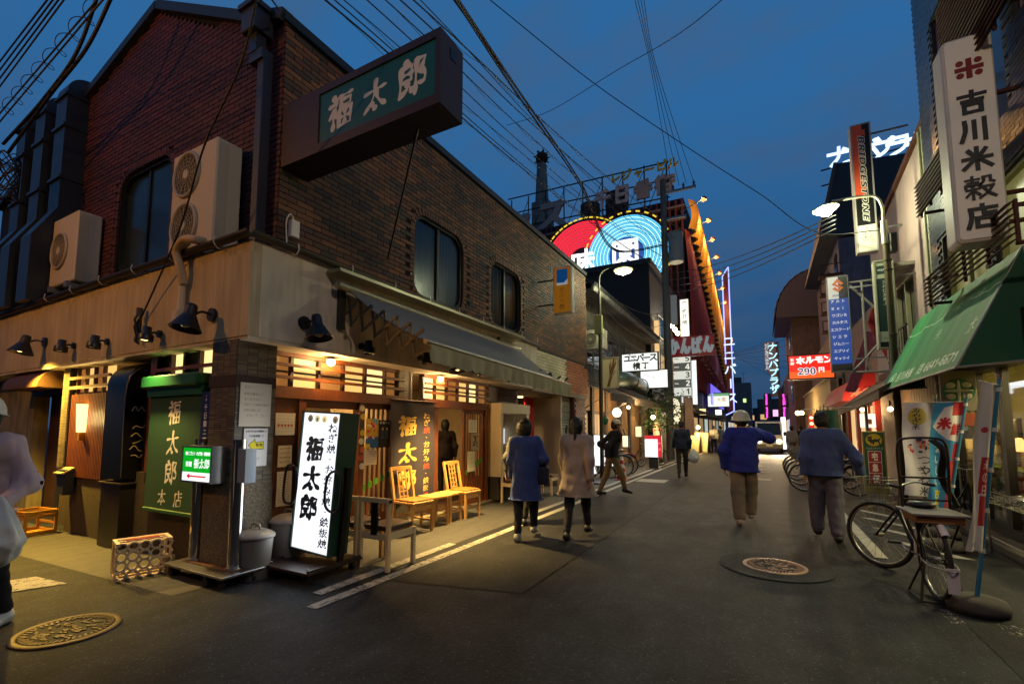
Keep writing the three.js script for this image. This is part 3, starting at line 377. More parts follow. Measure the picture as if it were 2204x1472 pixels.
  // sliding doors
  const post = (z, y1 = beamY) => add('door_post', bx(XD - 0.06, XD + 0.07, 0.05, y1, z - 0.05, z + 0.05), woodOrange, B);
  [-3.33, zAt(640), zAt(770), zAt(932), zAt(1042)].forEach((z) => post(z));
  function latticeDoor(za, zb, x, tall) {
    const d = add('sliding_door', [bx(x - 0.02, x + 0.02, 0.06, 1.86, za - 0.07, za), bx(x - 0.02, x + 0.02, 0.06, 1.86, zb, zb + 0.07), bx(x - 0.02, x + 0.02, 1.78, 1.86, zb + 0.07, za - 0.07), bx(x - 0.02, x + 0.02, 0.06, 0.28, zb + 0.07, za - 0.07)], woodOrange, B), w = za - zb - 0.14, n = Math.max(5, Math.round(w / 0.09));
    for (let i = 1; i < n; i++) add('lattice_bar', bx(x - 0.012, x + 0.012, 0.28, 1.78, zb + 0.07 + w * i / n - 0.014, zb + 0.07 + w * i / n + 0.014), woodOrange, d);
    add('pane', bx(x - 0.018, x - 0.014, 0.28, 1.78, zb + 0.07, za - 0.07), glassClear, d);
    return d;
  }
  const dA = latticeDoor(zAt(772), zAt(865), XD + 0.01), dB = latticeDoor(zAt(995), zAt(1040), XD + 0.01);
  for (const [d, za, zb] of [[dA, zAt(775), zAt(862)], [dB, zAt(998), zAt(1036)]]) { const R3 = rng(3); for (let i = 0; i < 7; i++) { const z = za + (zb - za) * (i + 0.5) / 7, y = 0.62 + i * 0.035; add('green_sticker', bx(XD + 0.023, XD + 0.026, y, y + 0.09, z - 0.035, z + 0.035), M(0x4f9a1e, 0.6), d); } }
  add('side_panel_door', [bx(XD - 0.03, XD + 0.03, 0.06, 1.86, zAt(640) + 0.05, -3.3), bx(XD + 0.03, XD + 0.05, 1.42, 1.86, zAt(640) + 0.05, -3.3)], woodOrange, B);
  add('door_head', [bx(XD - 0.05, XD + 0.03, 1.76, 1.86, zAt(770), zAt(640))], woodOrange, B); add('door_step', [rb(-5.2, -4.93, 0, 0.06, -9.6, -3.3, 0.015)], plaster(0x77705f, 0.3, 3), B);
  // waitress' side: interior room seen through the open doors
  const inWall = plaster(0xb9a888, 0.12, 9), zi0 = -3.35, zi1 = -9.1;
  add('interior_wall', [bx(-9.1, -9, 0, FB, zi1, zi0), bx(-9, -5.2, 0, FB, zi1 - 0.1, zi1), bx(-9, -5.3, 0, FB, zi0, zi0 + 0.1), bx(-7.2, -7.1, 0, FB, -7.6, -6.1)], inWall, B);
  add('interior_floor', bx(-9, -5.1, 0, 0.05, zi1, zi0), M(0x3a2414, 0.6), B); add('interior_ceiling', bx(-9, -5.2, FB, FB + 0.1, zi1, zi0), plaster(0xa89c88, 0.1, 4), B);
  // vitrine of the tempura shop
  const vz0 = zAt(1050), vz1 = zAt(1113);
  const vf = M(0xb9a98a, 0.6), vt = add('display_case', [bx(XD - 0.3, -4.72, 1.82, 2.02, vz1, vz0), bx(XD - 0.3, -4.74, 0.52, 0.68, vz1, vz0), bx(XD - 0.3, -4.74, 0.68, 1.82, vz0 - 0.09, vz0), bx(XD - 0.3, -4.74, 0.68, 1.82, vz1, vz1 + 0.12), bx(XD - 0.34, XD - 0.3, 0.5, 2.02, vz1, vz0)], vf, B);
  add('case_base', bx(XD - 0.3, -4.8, 0.06, 0.52, vz1, vz0), M(0x2e2a22, 0.8), B); add('cabinet_glass', bx(-4.8, -4.795, 0.68, 1.82, vz1 + 0.12, vz0 - 0.09), glassClear, vt);
  add('show_panel', bx(XD - 0.28, XD - 0.26, 1.15, 1.5, vz1 + 0.12, vz0 - 0.1), lit(128, 128, (x, w, h) => { x.fillStyle = '#f4f6fa'; x.fillRect(0, 0, w, h); ink(x, '#111'); words(x, '天ぷ', 20, 8, 56, 0.1, 'brush', 1, true); }, 0.9), vt);
  add('louvre_window', [bx(XD - 0.04, XD + 0.02, 2.04, 2.38, vz1, vz0)], woodDark, B); for (let i = 0; i < 6; i++) add('louvre_blade', at(bx(-0.05, 0.05, -0.004, 0.004, vz1 + 0.1, vz0 - 0.35), XD + 0.02, 2.09 + i * 0.05, 0, 0, 0, 0.6), woodDark, B);
  // tempura shop entrance
  const ez0 = vz1 - 0.02, ez1 = zAt(1190), ew = M(0x8a8272, 0.6);
  add('entrance_wall', [bx(-6.1, -6, 0, 2.4, ez1, ez0), bx(-6, -4.8, 0, 2.4, ez1 - 0.06, ez1), bx(-6, -5.05, 2.3, 2.4, ez1, ez0)], plaster(0x9a8468, 0.1, 3), B);
  add('entrance_reveal', bx(-5.9, -4.79, 0.05, 2.3, ez1, ez1 + 0.05), ew, B);
  for (let i = 0; i < 9; i++) add('lattice_bar', bx(-5.93, -5.9, 0.9, 2.2, ez1 + 0.3 + i * 0.09, ez1 + 0.33 + i * 0.09), woodOrange, B);
  add('noren_curtain', sheet(V(-5.3, 1.0, -10.45), V(-5.3, 1.0, -10.95), V(-5.3, 2.28, -10.95), V(-5.3, 2.28, -10.45), 0.01, 12, 4, (p, u) => { p.x += Math.sin(u * 14) * 0.03; }), M(0x9c0f0c, 0.8), B);
  add('shop_lintel', bx(XD - 0.2, -4.72, 2.38, 2.52, -13.55, -9.72), M(0x6a5a44, 0.7), B);
  // roller shutter and last door
  const sz0 = ez1 - 0.06, sz1 = zAt(1230); const sh = add('roller_shutter', bx(-4.98, -4.95, 0.02, 2.38, sz1, sz0), M(0x8d8a78, 0.6), B);
  for (let i = 0; i < 30; i++) add('shutter_slat', at(new THREE.CylinderGeometry(0.03, 0.03, sz0 - sz1 - 0.02, 6).rotateX(Math.PI / 2), -4.955, 0.06 + i * 0.077, (sz0 + sz1) / 2), M(0x8d8a78, 0.6), sh);
  { const dr = M(0x0c0a08, 0.7), R4 = rng(8); for (let i = 0; i < 9; i++) { const z = sz1 + 0.08 + R4() * (sz0 - sz1 - 0.2), y = 0.9 + R4() * 0.8; add('graffiti', tube([[-4.918, y, z], [-4.918, y + 0.2, z + 0.05], [-4.918, y + 0.1 + R4() * 0.3, z - 0.06], [-4.918, y - 0.1, z + R4() * 0.1]], 0.008, 4), dr, sh); } }
  add('back_door', bx(-5.1, -5.05, 0, 2.38, -12.65, sz1), M(0x1c120c, 0.6), B); add('end_wall', bx(-5.4, XW - 0.07, 0, 3.4, -13.6, -12.62), M(0x5a3a2c, 0.9), B);
  add('end_wall', [bx(-14, -5, 0, 3.2, -13.6, -13.45)], M(0x5a3a2c, 0.9), B);
  add('tile_backing', bx(-5.0, XW + 0.014, 2.46, 3.45, -13.6, -9.74), M(0x17120d, 0.9), B);
  // --- side front ---
  const zl = -3.02, lowWall = M(0xffffff, 0.85, 0, { map: pebble.map, color: 0xb0a488, bumpMap: plasterBump, bumpScale: 0.004 }), x0 = -9.15;
  add('dado_wall', bx(x0, px0, 0, 0.95, zl - 0.2, zl), lowWall, B);
  const sl = add('slat_screen', bx(x0, -8.02, 0.85, 1.97, zl - 0.05, zl), woodDark, B); for (let i = 0; i < 24; i++) add('slat', bx(x0 + 0.02 + i * 0.047, x0 + 0.05 + i * 0.047, 0.8, 2.0, zl + 0.002, zl + 0.035), woodOrange, sl);
  for (let i = 0; i < 4; i++) { const a = x0 + 0.12 + i * 0.28, w = add('transom_window', [bx(a - 0.02, a + 0.02, 2.0, 2.38, zl - 0.04, zl + 0.02)], woodDark, B); add('pane', bx(a + 0.02, a + 0.26, 2.0, 2.38, zl - 0.03, zl - 0.02), i % 2 ? pane : paneDim, w); }
  for (const y of [2.1, 2.24]) add('slat', bx(x0, -7.9, y - 0.02, y + 0.02, zl + 0.03, zl + 0.07), woodPale, B);
  add('side_wall', [bx(-8.02, px0, 0.95, 2.0, zl - 0.2, zl - 0.05), bx(x0, px0, 1.99, 2.03, zl - 0.2, zl)], woodDark, B);
  for (let i = 0; i < 5; i++) { const a = -6.75 + i * 0.31, w = add('transom_window', [bx(a - 0.02, a + 0.03, 2.03, 2.41, zl - 0.06, zl + 0.01)], woodDark, B); add('pane', bx(a + 0.03, a + 0.29, 2.03, 2.41, zl - 0.05, zl - 0.04), i === 1 || i === 3 ? paneWarm : i === 4 ? paneDim : M(0x241408, 0.6), w); }
  add('slat', bx(-6.75, px0, 2.2, 2.24, zl + 0.01, zl + 0.05), woodOrange, B);
  add('timber_post', [bx(-6.86, -6.72, 0.95, 2.41, zl - 0.04, zl + 0.03)], woodOrange, B);
  // service doorway at the far left, with a curved canopy
  add('side_wall', [bx(-9.9, x0 - 0.1, 0.85, 2.45, -3.4, -3.2), bx(-14, -11.3, 0, 2.45, -3.4, -3.2), bx(-11.3, -9.9, 2.1, 2.45, -3.4, -3.2)], plaster(0xa09678, 0.35, 12), B); add('dado_wall', bx(-9.9, x0 - 0.02, 0, 0.85, -3.4, -3.17), lowWall, B);
  add('service_door', bx(-11.3, -9.9, 0, 2.1, -3.5, -3.42), M(0x3a1e10, 0.6), B); add('door_frame', [bx(-10.0, -9.86, 0, 2.1, -3.42, -3.16), bx(-11.3, -9.86, 2.06, 2.14, -3.42, -3.16)], M(0x0f0b08, 0.6), B);
  { const s = new THREE.Shape(); s.moveTo(0, 0); s.lineTo(0.42, 0); s.absarc(0.12, 0, 0.3, 0, Math.PI / 2, false); s.lineTo(0, 0.3); const g = new THREE.ExtrudeGeometry(s, { depth: 1.5, bevelEnabled: false, curveSegments: 10 }); g.rotateY(-Math.PI / 2); add('door_canopy', at(g, -9.8, 2.14, -3.2), M(0x5a3c1c, 0.7), B); }
}
// ---------- on and in front of the restaurant ----------
const warm = new THREE.Color(1, 0.62, 0.25), amber = new THREE.Color(1, 0.64, 0.2), cool = new THREE.Color(0.88, 0.95, 1), lampGreen = new THREE.Color(0.95, 1, 0.62);
function pointLamp(parent, x, y, z, color, cd, soft = 2) { const l = new THREE.PointLight(color, cd); l.position.set(x, y, z); l.castShadow = true; l.shadow.radius = soft; l.name = 'lamp'; parent.add(l); return l; }
function spotLamp(parent, x, y, z, tx, ty, tz, color, cd, angle, soft = 2) { const l = new THREE.SpotLight(color, cd, 0, angle, 0.6, 2); l.position.set(x, y, z); l.target.position.set(tx, ty, tz); l.castShadow = true; l.shadow.radius = soft; l.name = 'lamp'; parent.add(l); parent.add(l.target); return l; }
function rectLamp(parent, w, h, x, y, z, dx, dy, dz, color, k) { const l = new THREE.RectAreaLight(color, k, w, h); l.position.set(x, y, z); l.name = 'lamp'; parent.add(l); parent.updateMatrixWorld(true); const p = V(x + dx, y + dy, z + dz).applyMatrix4(parent.matrixWorld); l.lookAt(p); return l; }
{ // retractable awning
  const a = thing('retractable_awning', 'grey fabric awning on scissor arms with a scalloped beige valance', 'awning'), grey = M(0x64605c, 0.85), beige = M(0x8f8a6a, 0.85);
  const t0 = V(-4.42, 3.2, -3.95), t1 = V(-4.42, 3.12, -8.5), f0 = V(-3.12, 2.42, -3.9), f1 = V(-3.12, 2.3, -8.0);
  add('canopy_fabric', sheet(f0, f1, t1, t0, 0.012, 20, 12, (p, u, v) => { p.y -= Math.sin(v * Math.PI) * 0.07; }), grey, a);
  add('roller_tube', rod(V(-4.44, 3.22, -3.8), V(-4.44, 3.12, -8.6), 0.05, 0.05, 14), M(0x8f8a70, 0.4, 0.5), a); add('hood', [bx(-4.58, -4.34, 3.36, 3.4, -8.6, -3.75)], M(0x9a957a, 0.4, 0.5), a);
  add('front_bar', rod(f0.clone().add(V(0, 0, 0.06)), f1, 0.03, 0.03, 12), M(0x77746a, 0.4, 0.6), a);
  const val = []; { const P = [], U = [], I = []; const n = 120; for (let i = 0; i <= n; i++) { const p = f0.clone().lerp(f1, i / n), d = 0.2 + 0.028 * Math.abs(Math.sin(i / n * Math.PI * 26)), s = Math.sin(i * 0.9) * 0.012 + Math.sin(i * 0.31) * 0.02; P.push(p.x + 0.02, p.y - 0.01, p.z, p.x + 0.02 + s, p.y - d, p.z); U.push(i / n, 1, i / n, 0); } for (let i = 0; i < n; i++) I.push(i * 2, i * 2 + 1, i * 2 + 3, i * 2, i * 2 + 3, i * 2 + 2); const g = new THREE.BufferGeometry(); g.setAttribute('position', new THREE.Float32BufferAttribute(P, 3)); g.setAttribute('uv', new THREE.Float32BufferAttribute(U, 2)); g.setIndex(I); g.computeVertexNormals(); val.push(g); }
  add('valance', val, beige, a);
  const arm = M(0x4a4945, 0.45, 0.7);
  for (const z of [-3.98, -7.9]) {
    add('wall_bracket', bx(-4.598, -4.53, 2.72, 3.3, z - 0.04, z + 0.04), arm, a);
    const dy = z < -5 ? -0.24 : 0, A = V(-4.52, 2.98 + dy, z), Bp = V(-3.32, 2.44 + dy * 0.6, z), n = 6, dir = Bp.clone().sub(A), up = V(-dir.y, dir.x, 0).normalize().multiplyScalar(0.17); if (up.y < 0) up.negate();
    for (let i = 0; i < n; i++) { const p = A.clone().addScaledVector(dir, i / n), q = A.clone().addScaledVector(dir, (i + 1.05) / n); add('scissor_link', bar(p.clone().add(up), q.clone().sub(up), 0.012, 0.034), arm, a); add('scissor_link', bar(p.clone().sub(up).add(V(0, 0, 0.016)), q.clone().add(up).add(V(0, 0, 0.016)), 0.012, 0.034), arm, a); }
    add('scissor_link', bar(Bp.clone().sub(up), V(-3.12, 2.42, z), 0.014, 0.034), arm, a);
  }
}
// projecting sign of the restaurant
{
  const s = thing('projecting_sign', 'long brown box sign jutting from the brick corner with white brush letters on green', 'sign'), brown = M(0x32211c, 0.45, 0.3), x0 = -4.73, x1 = -2.48, y0 = 4.46, y1 = 5.2;
  add('cabinet', [bx(x0, x1, y0, y0 + 0.1, -3.56, -3.2), bx(x0, x1, y1 - 0.08, y1, -3.56, -3.2), bx(x0, -4.12, y0 + 0.1, y1 - 0.08, -3.56, -3.2), bx(x1 - 0.05, x1, y0 + 0.1, y1 - 0.08, -3.56, -3.2), bx(-4.12, x1 - 0.05, y0 + 0.1, y1 - 0.08, -3.5, -3.26)], brown, s);
  const face = printed(1024, 360, (x, w, h) => { x.fillStyle = '#0b4a3c'; x.fillRect(0, 0, w, h); ink(x, '#c9c3b4'); glyph(x, '福', 60, 40, 290, 0.2, 'brush'); glyph(x, '太', 400, 60, 250, 0.2, 'brush'); glyph(x, '郎', 690, 35, 290, 0.2, 'brush'); }, 0.35);
  add('sign_face', panel(1.59, 0.56, (-4.12 + x1 - 0.05) / 2, (y0 + 0.1 + y1 - 0.08) / 2, -3.215), face, s);
  add('vent', bx(x1 - 0.002, x1 + 0.006, y1 - 0.2, y1 - 0.1, -3.45, -3.35), blackPaint, s); add('stay_rod', rod(V(-2.9, y0, -3.4), V(XW, 3.95, -4.95), 0.012), blackIron, s);
}
{ // tempura blade sign
  const s = thing('blade_sign', 'small orange lightbox with brush characters and a blue panel on the brick wall', 'sign'), z = -10, A = onZ(1190, 576, z), Bq = onZ(1231, 672, z), cx = (A.x + Bq.x) / 2, cy = (A.y + Bq.y) / 2, w = Bq.x - A.x, h = A.y - Bq.y;
  add('cabinet', rb(A.x, Bq.x, Bq.y, A.y, z - 0.2, z, 0.05), M(0xb6ae9c, 0.5), s);
  add('sign_face', panel(w - 0.05, h - 0.06, cx, cy, z + 0.004), lit(200, 480, (x, W, H) => { x.fillStyle = '#c8801c'; x.fillRect(0, 0, W, H); x.fillStyle = '#1660a8'; x.fillRect(34, 20, 132, 170); x.fillStyle = '#dfe6ea'; x.beginPath(); x.moveTo(34, 190); x.lineTo(166, 190); x.lineTo(166, 130); x.lineTo(120, 168); x.lineTo(34, 160); x.fill(); ink(x, '#3a1c06'); words(x, '天ぷら', 66, 212, 56, 0.09, 'brush', 1, true); glyph(x, '牧', 60, 386, 76, 0.1, 'brush'); }, 0.3), s);
  for (const y of [cy + 0.3, cy - 0.3]) add('bracket', bar(V(XW, y, z - 0.1), V(A.x, y, z - 0.1), 0.03), blackIron, s);
}
// lamps on the fascia
function bell(P, side, on, label, big) { // side 'x': on the street fascia, 'z': on the side fascia
  const k = big ? 1 : 0.62, t = thing(big ? 'bell_lamp' : 'spot_lamp', label, 'lamp', [P.x, P.y, P.z], side === 'x' ? Math.PI / 2 : 0, big ? 'bell shaded lamps on the fascia' : 'small black spot lamps on the fascia'), m = big ? M(0x1c1a1c, 0.45, 0.3) : blackPaint;
  add('wall_rose', new THREE.CylinderGeometry(0.075 * k, 0.075 * k, 0.03, 16).rotateX(Math.PI / 2).translate(0, 0.06 * k, 0.018), m, t); add('arm', tube([[0, 0.06 * k, 0.03], [0, 0.07 * k, 0.12 * k], [0, 0.02 * k, 0.2 * k]], 0.014, 6), m, t);
  const tilt = big ? 0.35 : 0.15, sh = big ? lathe([[0.001, 0.13], [0.045, 0.13], [0.055, 0.1], [0.058, 0.02], [0.075, -0.01], [0.14, -0.13], [0.152, -0.15], [0.146, -0.15], [0.07, -0.015], [0.001, -0.01]], 24) : lathe([[0.001, 0.1], [0.045, 0.1], [0.047, 0.02], [0.075, 0.005], [0.075, -0.07], [0.068, -0.07], [0.066, -0.02], [0.001, -0.02]], 20);
  const S = add('shade', at(sh, 0, 0, 0.24 * k, 0, -tilt * 0.6, 0), m, t);
  add('bulb', ball(0, big ? -0.075 : -0.045, 0.24 * k + (big ? 0.03 : 0.01), big ? 0.055 : 0.05, 1, big ? 1 : 0.4, 1), on ? glow(amber, 6, 0xffffff) : M(0x8a8272, 0.3), S);
  return t;
}
{
  const fx = (px, py) => onX(px, py, XFA + 0.002), fz = (px, py) => onZ(px, py, ZFA + 0.002);
  bell(fx(652, 706), 'x', false, 'large unlit bell lamp on the white fascia by the brick corner', true);
  bell(fx(776, 752), 'x', false, 'small black spot lamp below the scissor arm of the awning', false);
  bell(fx(902, 775), 'x', false, 'small black spot lamp left of the lit bell lamp', false);
  const lb = bell(fx(956, 783), 'x', true, 'lit bell lamp under the awning shining on the chairs', true);
  { const p = fx(956, 783); spotLamp(lb, 0, -0.16, 0.3, 0, -2.4, 0.55, amber, 115, 0.88, 3); }
  bell(fx(1018, 802), 'x', false, 'small black spot lamp right of the lit bell lamp', false); bell(fx(1086, 815), 'x', false, 'small black spot lamp near the tempura display case', false);
  bell(fz(458, 690), 'z', false, 'large unlit bell lamp beside the white conduit on the side fascia', true);
  const l1 = bell(fz(345, 726), 'z', true, 'small lit spot lamp over the green banner on the side street', false); spotLamp(l1, 0, -0.08, 0.16, 0.1, -2.2, 0.35, amber, 30, 0.9, 2);
  bell(fz(232, 742), 'z', false, 'small black spot lamp above the black metal chute', false); bell(fz(160, 750), 'z', false, 'small black spot lamp above the slatted screen', false);
  const l2 = bell(fz(97, 745), 'z', true, 'lit bell lamp above the service doorway', true); spotLamp(l2, 0, -0.16, 0.3, 0.5, -2.3, 0.3, new THREE.Color(1, 0.6, 0.08), 95, 1.12, 3);
  for (const [px, py, what] of [[712, 776, 'by the corner pillar'], [948, 815, 'above the open doorway']]) { const p = onX(px, py, -4.86), t = thing('soffit_bulb', 'round frosted bulb under the soffit ' + what, 'bulb', [p.x, FB - 0.045, p.z], 0, 'round bulbs under the soffit'); add('socket', new THREE.CylinderGeometry(0.05, 0.06, 0.03, 14).translate(0, -0.012, 0), whitePaint, t); add('globe', ball(0, -0.06, 0, 0.055), glow(warm, 8, 0xffffff), t); pointLamp(t, 0, -0.06, 0, warm, 5, 2.5); }
  // ceiling fittings inside the restaurant
  for (const [x, z] of [[-6.4, -4.2], [-6.2, -6.6], [-7.8, -5.6]]) { const t = thing('ceiling_light', 'flat square ceiling light inside the restaurant', 'light', [x, FB - 0.06, z], 0, 'ceiling lights inside the restaurant'); add('diffuser', rb(-0.22, 0.22, 0, 0.05, -0.22, 0.22, 0.02), glow(warm, 2.5, 0xffffff), t); rectLamp(t, 0.4, 0.4, 0, -0.02, 0, 0, -1, 0, warm, 85); }
  { const t = thing('ceiling_light', 'round downlight over the tempura shop entrance', 'light', [-5.35, 2.28, onX(1165, 900, XD).z + 0.6]); add('diffuser', new THREE.CylinderGeometry(0.07, 0.07, 0.03, 16), glow(warm, 6, 0xffffff), t); spotLamp(t, 0, -0.03, 0, 0.1, -2, 0, warm, 14, 1.2, 2); }
  { const p = onZ(176, 900, -2.95), t = thing('wall_lamp', 'white glass torch shaped wall lamp on the slatted screen', 'lamp', [p.x, p.y, p.z]); add('shade', [lathe([[0.001, -0.2], [0.055, -0.2], [0.075, 0.2], [0.07, 0.2], [0.05, -0.19]], 14), ball(0, 0, 0, 0.05, 1, 3, 1)], glow(new THREE.Color(1, 0.82, 0.36), 1.5, 0xffffff), t); add('base', [rb(-0.03, 0.03, -0.32, -0.2, -0.06, 0.03, 0.01)], M(0xa07a20, 0.4, 0.5), t); pointLamp(t, 0, 0, 0, new THREE.Color(1, 0.7, 0.25), 3, 3); }
}
// the wheeled white lightbox
{
  const f = -3.34, bl = onZ(617, 1185, f), br = onZ(706, 1193, f), tl = onZ(638, 878, f), W = 0.6, H = 1.46, cx = (bl.x + br.x) / 2;
  const s = thing('standing_lightbox', 'tall white lit sign with black brush characters on a wheeled brown base', 'sign', [cx, 0, f]);
  const lean = new THREE.Matrix4().makeRotationFromEuler(new THREE.Euler(-0.03, 0, -0.055)), L = (g) => { g.applyMatrix4(lean); return g; }, yb = 0.22, green = M(0x0e3a2a, 0.5), dark = M(0x15120f, 0.5, 0.4);
  add('cabinet', [L(bx(-W / 2, W / 2, yb, yb + H, -0.24, -0.012)), L(bx(-W / 2, -W / 2 + 0.018, yb, yb + H, -0.012, 0.01)), L(bx(W / 2 - 0.018, W / 2, yb, yb + H, -0.012, 0.01)), L(bx(-W / 2 + 0.018, W / 2 - 0.018, yb, yb + 0.018, -0.012, 0.01)), L(bx(-W / 2 + 0.018, W / 2 - 0.018, yb + H - 0.018, yb + H, -0.012, 0.01))], green, s);
  const face = lit(512, 1480, (x, w, h) => {
    x.fillStyle = '#f3f6ff'; x.fillRect(0, 0, w, h); ink(x, '#0a0a0c'); words(x, '福太郎', 40, 250, 300, 0.24, 'brush', 1.06, true);
    words(x, 'ねぎ焼・お好み焼・鉄板焼', 352, 100, 112, 0.17, 'brush', 0.99, true, 1.2);
    for (const [a, c, d] of [[90, '#7a5a3a', '#2c4a36'], [190, '#c8b890', '#4a5a3a'], [290, '#d8c890', '#9a8a50'], [440, '#8a6a4a', '#2c4a36']]) { x.fillStyle = c; x.beginPath(); x.ellipse(a, 62, 36, 40, 0, 0, 7); x.fill(); x.fillStyle = d; x.fillRect(a - 14, 50, 28, 40); }
  }, 1.25);
  add('lit_face', L(panel(W - 0.036, H - 0.036, 0, yb + H / 2, -0.008)), face, s);
  add('leg', [L(bx(W / 2 + 0.002, W / 2 + 0.045, 0.1, 1.12, -0.16, -0.1))], dark, s); add('leg', [L(bx(-W / 2 - 0.045, -W / 2 - 0.002, 0.1, 1.12, -0.16, -0.1))], dark, s);
  for (const sx of [-1, 1]) { const q = (a) => sx * (W / 2 + a); add('handle', L(tube([[q(-0.06), 1.02, 0.05], [q(0.0), 1.08, 0.045], [q(0.1), 1.08, 0.04], [q(0.13), 1.03, 0.04], [q(0.13), 0.74, 0.04], [q(0.1), 0.69, 0.04], [q(0), 0.69, 0.045], [q(-0.06), 0.74, 0.05]], 0.013, 8, 60, true)), dark, s); }
  add('base_plate', [rb(-0.36, 0.36, 0.1, 0.13, -0.42, 0.28, 0.008), bx(-0.36, -0.33, 0.13, 0.15, -0.4, 0.26), bx(0.33, 0.36, 0.13, 0.15, -0.4, 0.26)], M(0x30221d, 0.45, 0.3), s);
  for (const [x, z] of [[-0.28, 0.2], [0.28, 0.2], [-0.28, -0.34], [0.28, -0.34]]) { add('caster', [new THREE.CylinderGeometry(0.036, 0.036, 0.022, 14).rotateX(Math.PI / 2).translate(x, 0.036, z), bx(x - 0.02, x + 0.02, 0.05, 0.1, z - 0.02, z + 0.02)], rubber, s); add('bolt', ball(x, 0.14, z, 0.012, 1, 0.8, 1, 6), steelBrushed, s); }
  add('power_cord', tube([[0.02, 0.26, -0.2], [0.05, 0.2, -0.25], [-0.06, 0.145, -0.3], [-0.3, 0.14, -0.38], [-0.5, 0.01, -0.5]], 0.006, 5), cableBlack, s);
  rectLamp(s, 0.44, 1.3, -0.03, 0.95, 0.06, 0, 0, 1, cool, 3.2);
}
// the steel stand with the green lightbox
{
  const s = thing('steel_sign_stand', 'twin polished steel posts on a wheeled plate holding a small green lit sign', 'sign', [-4.96, 0, -2.83]);
  const post = (x) => { add('post', new THREE.CylinderGeometry(0.062, 0.062, 1.26, 24).translate(x, 0.13 + 0.63, 0), steel, s); add('post_foot', new THREE.CylinderGeometry(0.075, 0.08, 0.02, 24).translate(x, 0.14, 0), steelBrushed, s); };
  post(-0.35); post(0.33);
  add('base_plate', [rb(-0.52, 0.52, 0.105, 0.13, -0.2, 0.22, 0.006)], steelBrushed, s); add('joint_plate', rb(-0.45, 0.43, 0.13, 0.138, -0.09, 0.09, 0.004), rust, s);
  add('under_frame', [bx(-0.45, 0.45, 0.08, 0.105, 0.12, 0.16), bx(-0.45, 0.45, 0.08, 0.105, -0.16, -0.12)], rust, s);
  for (const [x, z] of [[-0.45, 0.17], [0.22, 0.19], [0.45, -0.12], [-0.45, -0.14], [0.4, 0.15]]) add('caster', [new THREE.CylinderGeometry(0.04, 0.04, 0.026, 14).rotateX(Math.PI / 2).translate(x, 0.04, z), bx(x - 0.022, x + 0.022, 0.05, 0.1, z - 0.02, z + 0.02)], rubber, s);
  const W = 0.54, y0 = 0.95, y1 = 1.32, cx = -0.14, z = 0.15;
  add('light_cabinet', [bx(cx - W / 2, cx + W / 2, y0, y1, -0.06, z - 0.012), bx(cx - W / 2, cx - W / 2 + 0.018, y0, y1, z - 0.012, z + 0.006), bx(cx + W / 2 - 0.018, cx + W / 2, y0, y1, z - 0.012, z + 0.006), bx(cx - W / 2 + 0.018, cx + W / 2 - 0.018, y0, y0 + 0.018, z - 0.012, z + 0.006), bx(cx - W / 2 + 0.018, cx + W / 2 - 0.018, y1 - 0.018, y1, z - 0.012, z + 0.006)], steelBrushed, s);
  add('lit_face', panel(W - 0.036, 0.334, cx, (y0 + y1) / 2, z), lit(640, 420, (x, w, h) => { x.fillStyle = '#06a01c'; x.fillRect(0, 0, w, h * 0.74); x.fillStyle = '#fdfdff'; x.fillRect(0, h * 0.74, w, h * 0.26); ink(x, '#ffffff'); words(x, '掘りごたつ・ねぎ焼・鉄板焼', 44, 46, 54, 0.13, 'gothic', 0.8, false); words(x, '別館', 60, 170, 78, 0.12, 'gothic', 0.95); words(x, '福太郎', 240, 130, 140, 0.17, 'brush', 0.88); ink(x, '#d8181c'); x.fillRect(160, 352, 380, 20); x.beginPath(); x.moveTo(90, 362); x.lineTo(170, 326); x.lineTo(170, 398); x.fill(); }, 1.2), s);
  add('end_panel', [bx(0.36, 0.5, y0 + 0.02, y1 - 0.02, -0.07, 0.04)], M(0xaebccc, 0.25, 0.6), s);
  rectLamp(s, 0.5, 0.3, cx, 1.13, z + 0.03, 0, 0, 1, new THREE.Color(0.5, 1, 0.6), 1.6);
}
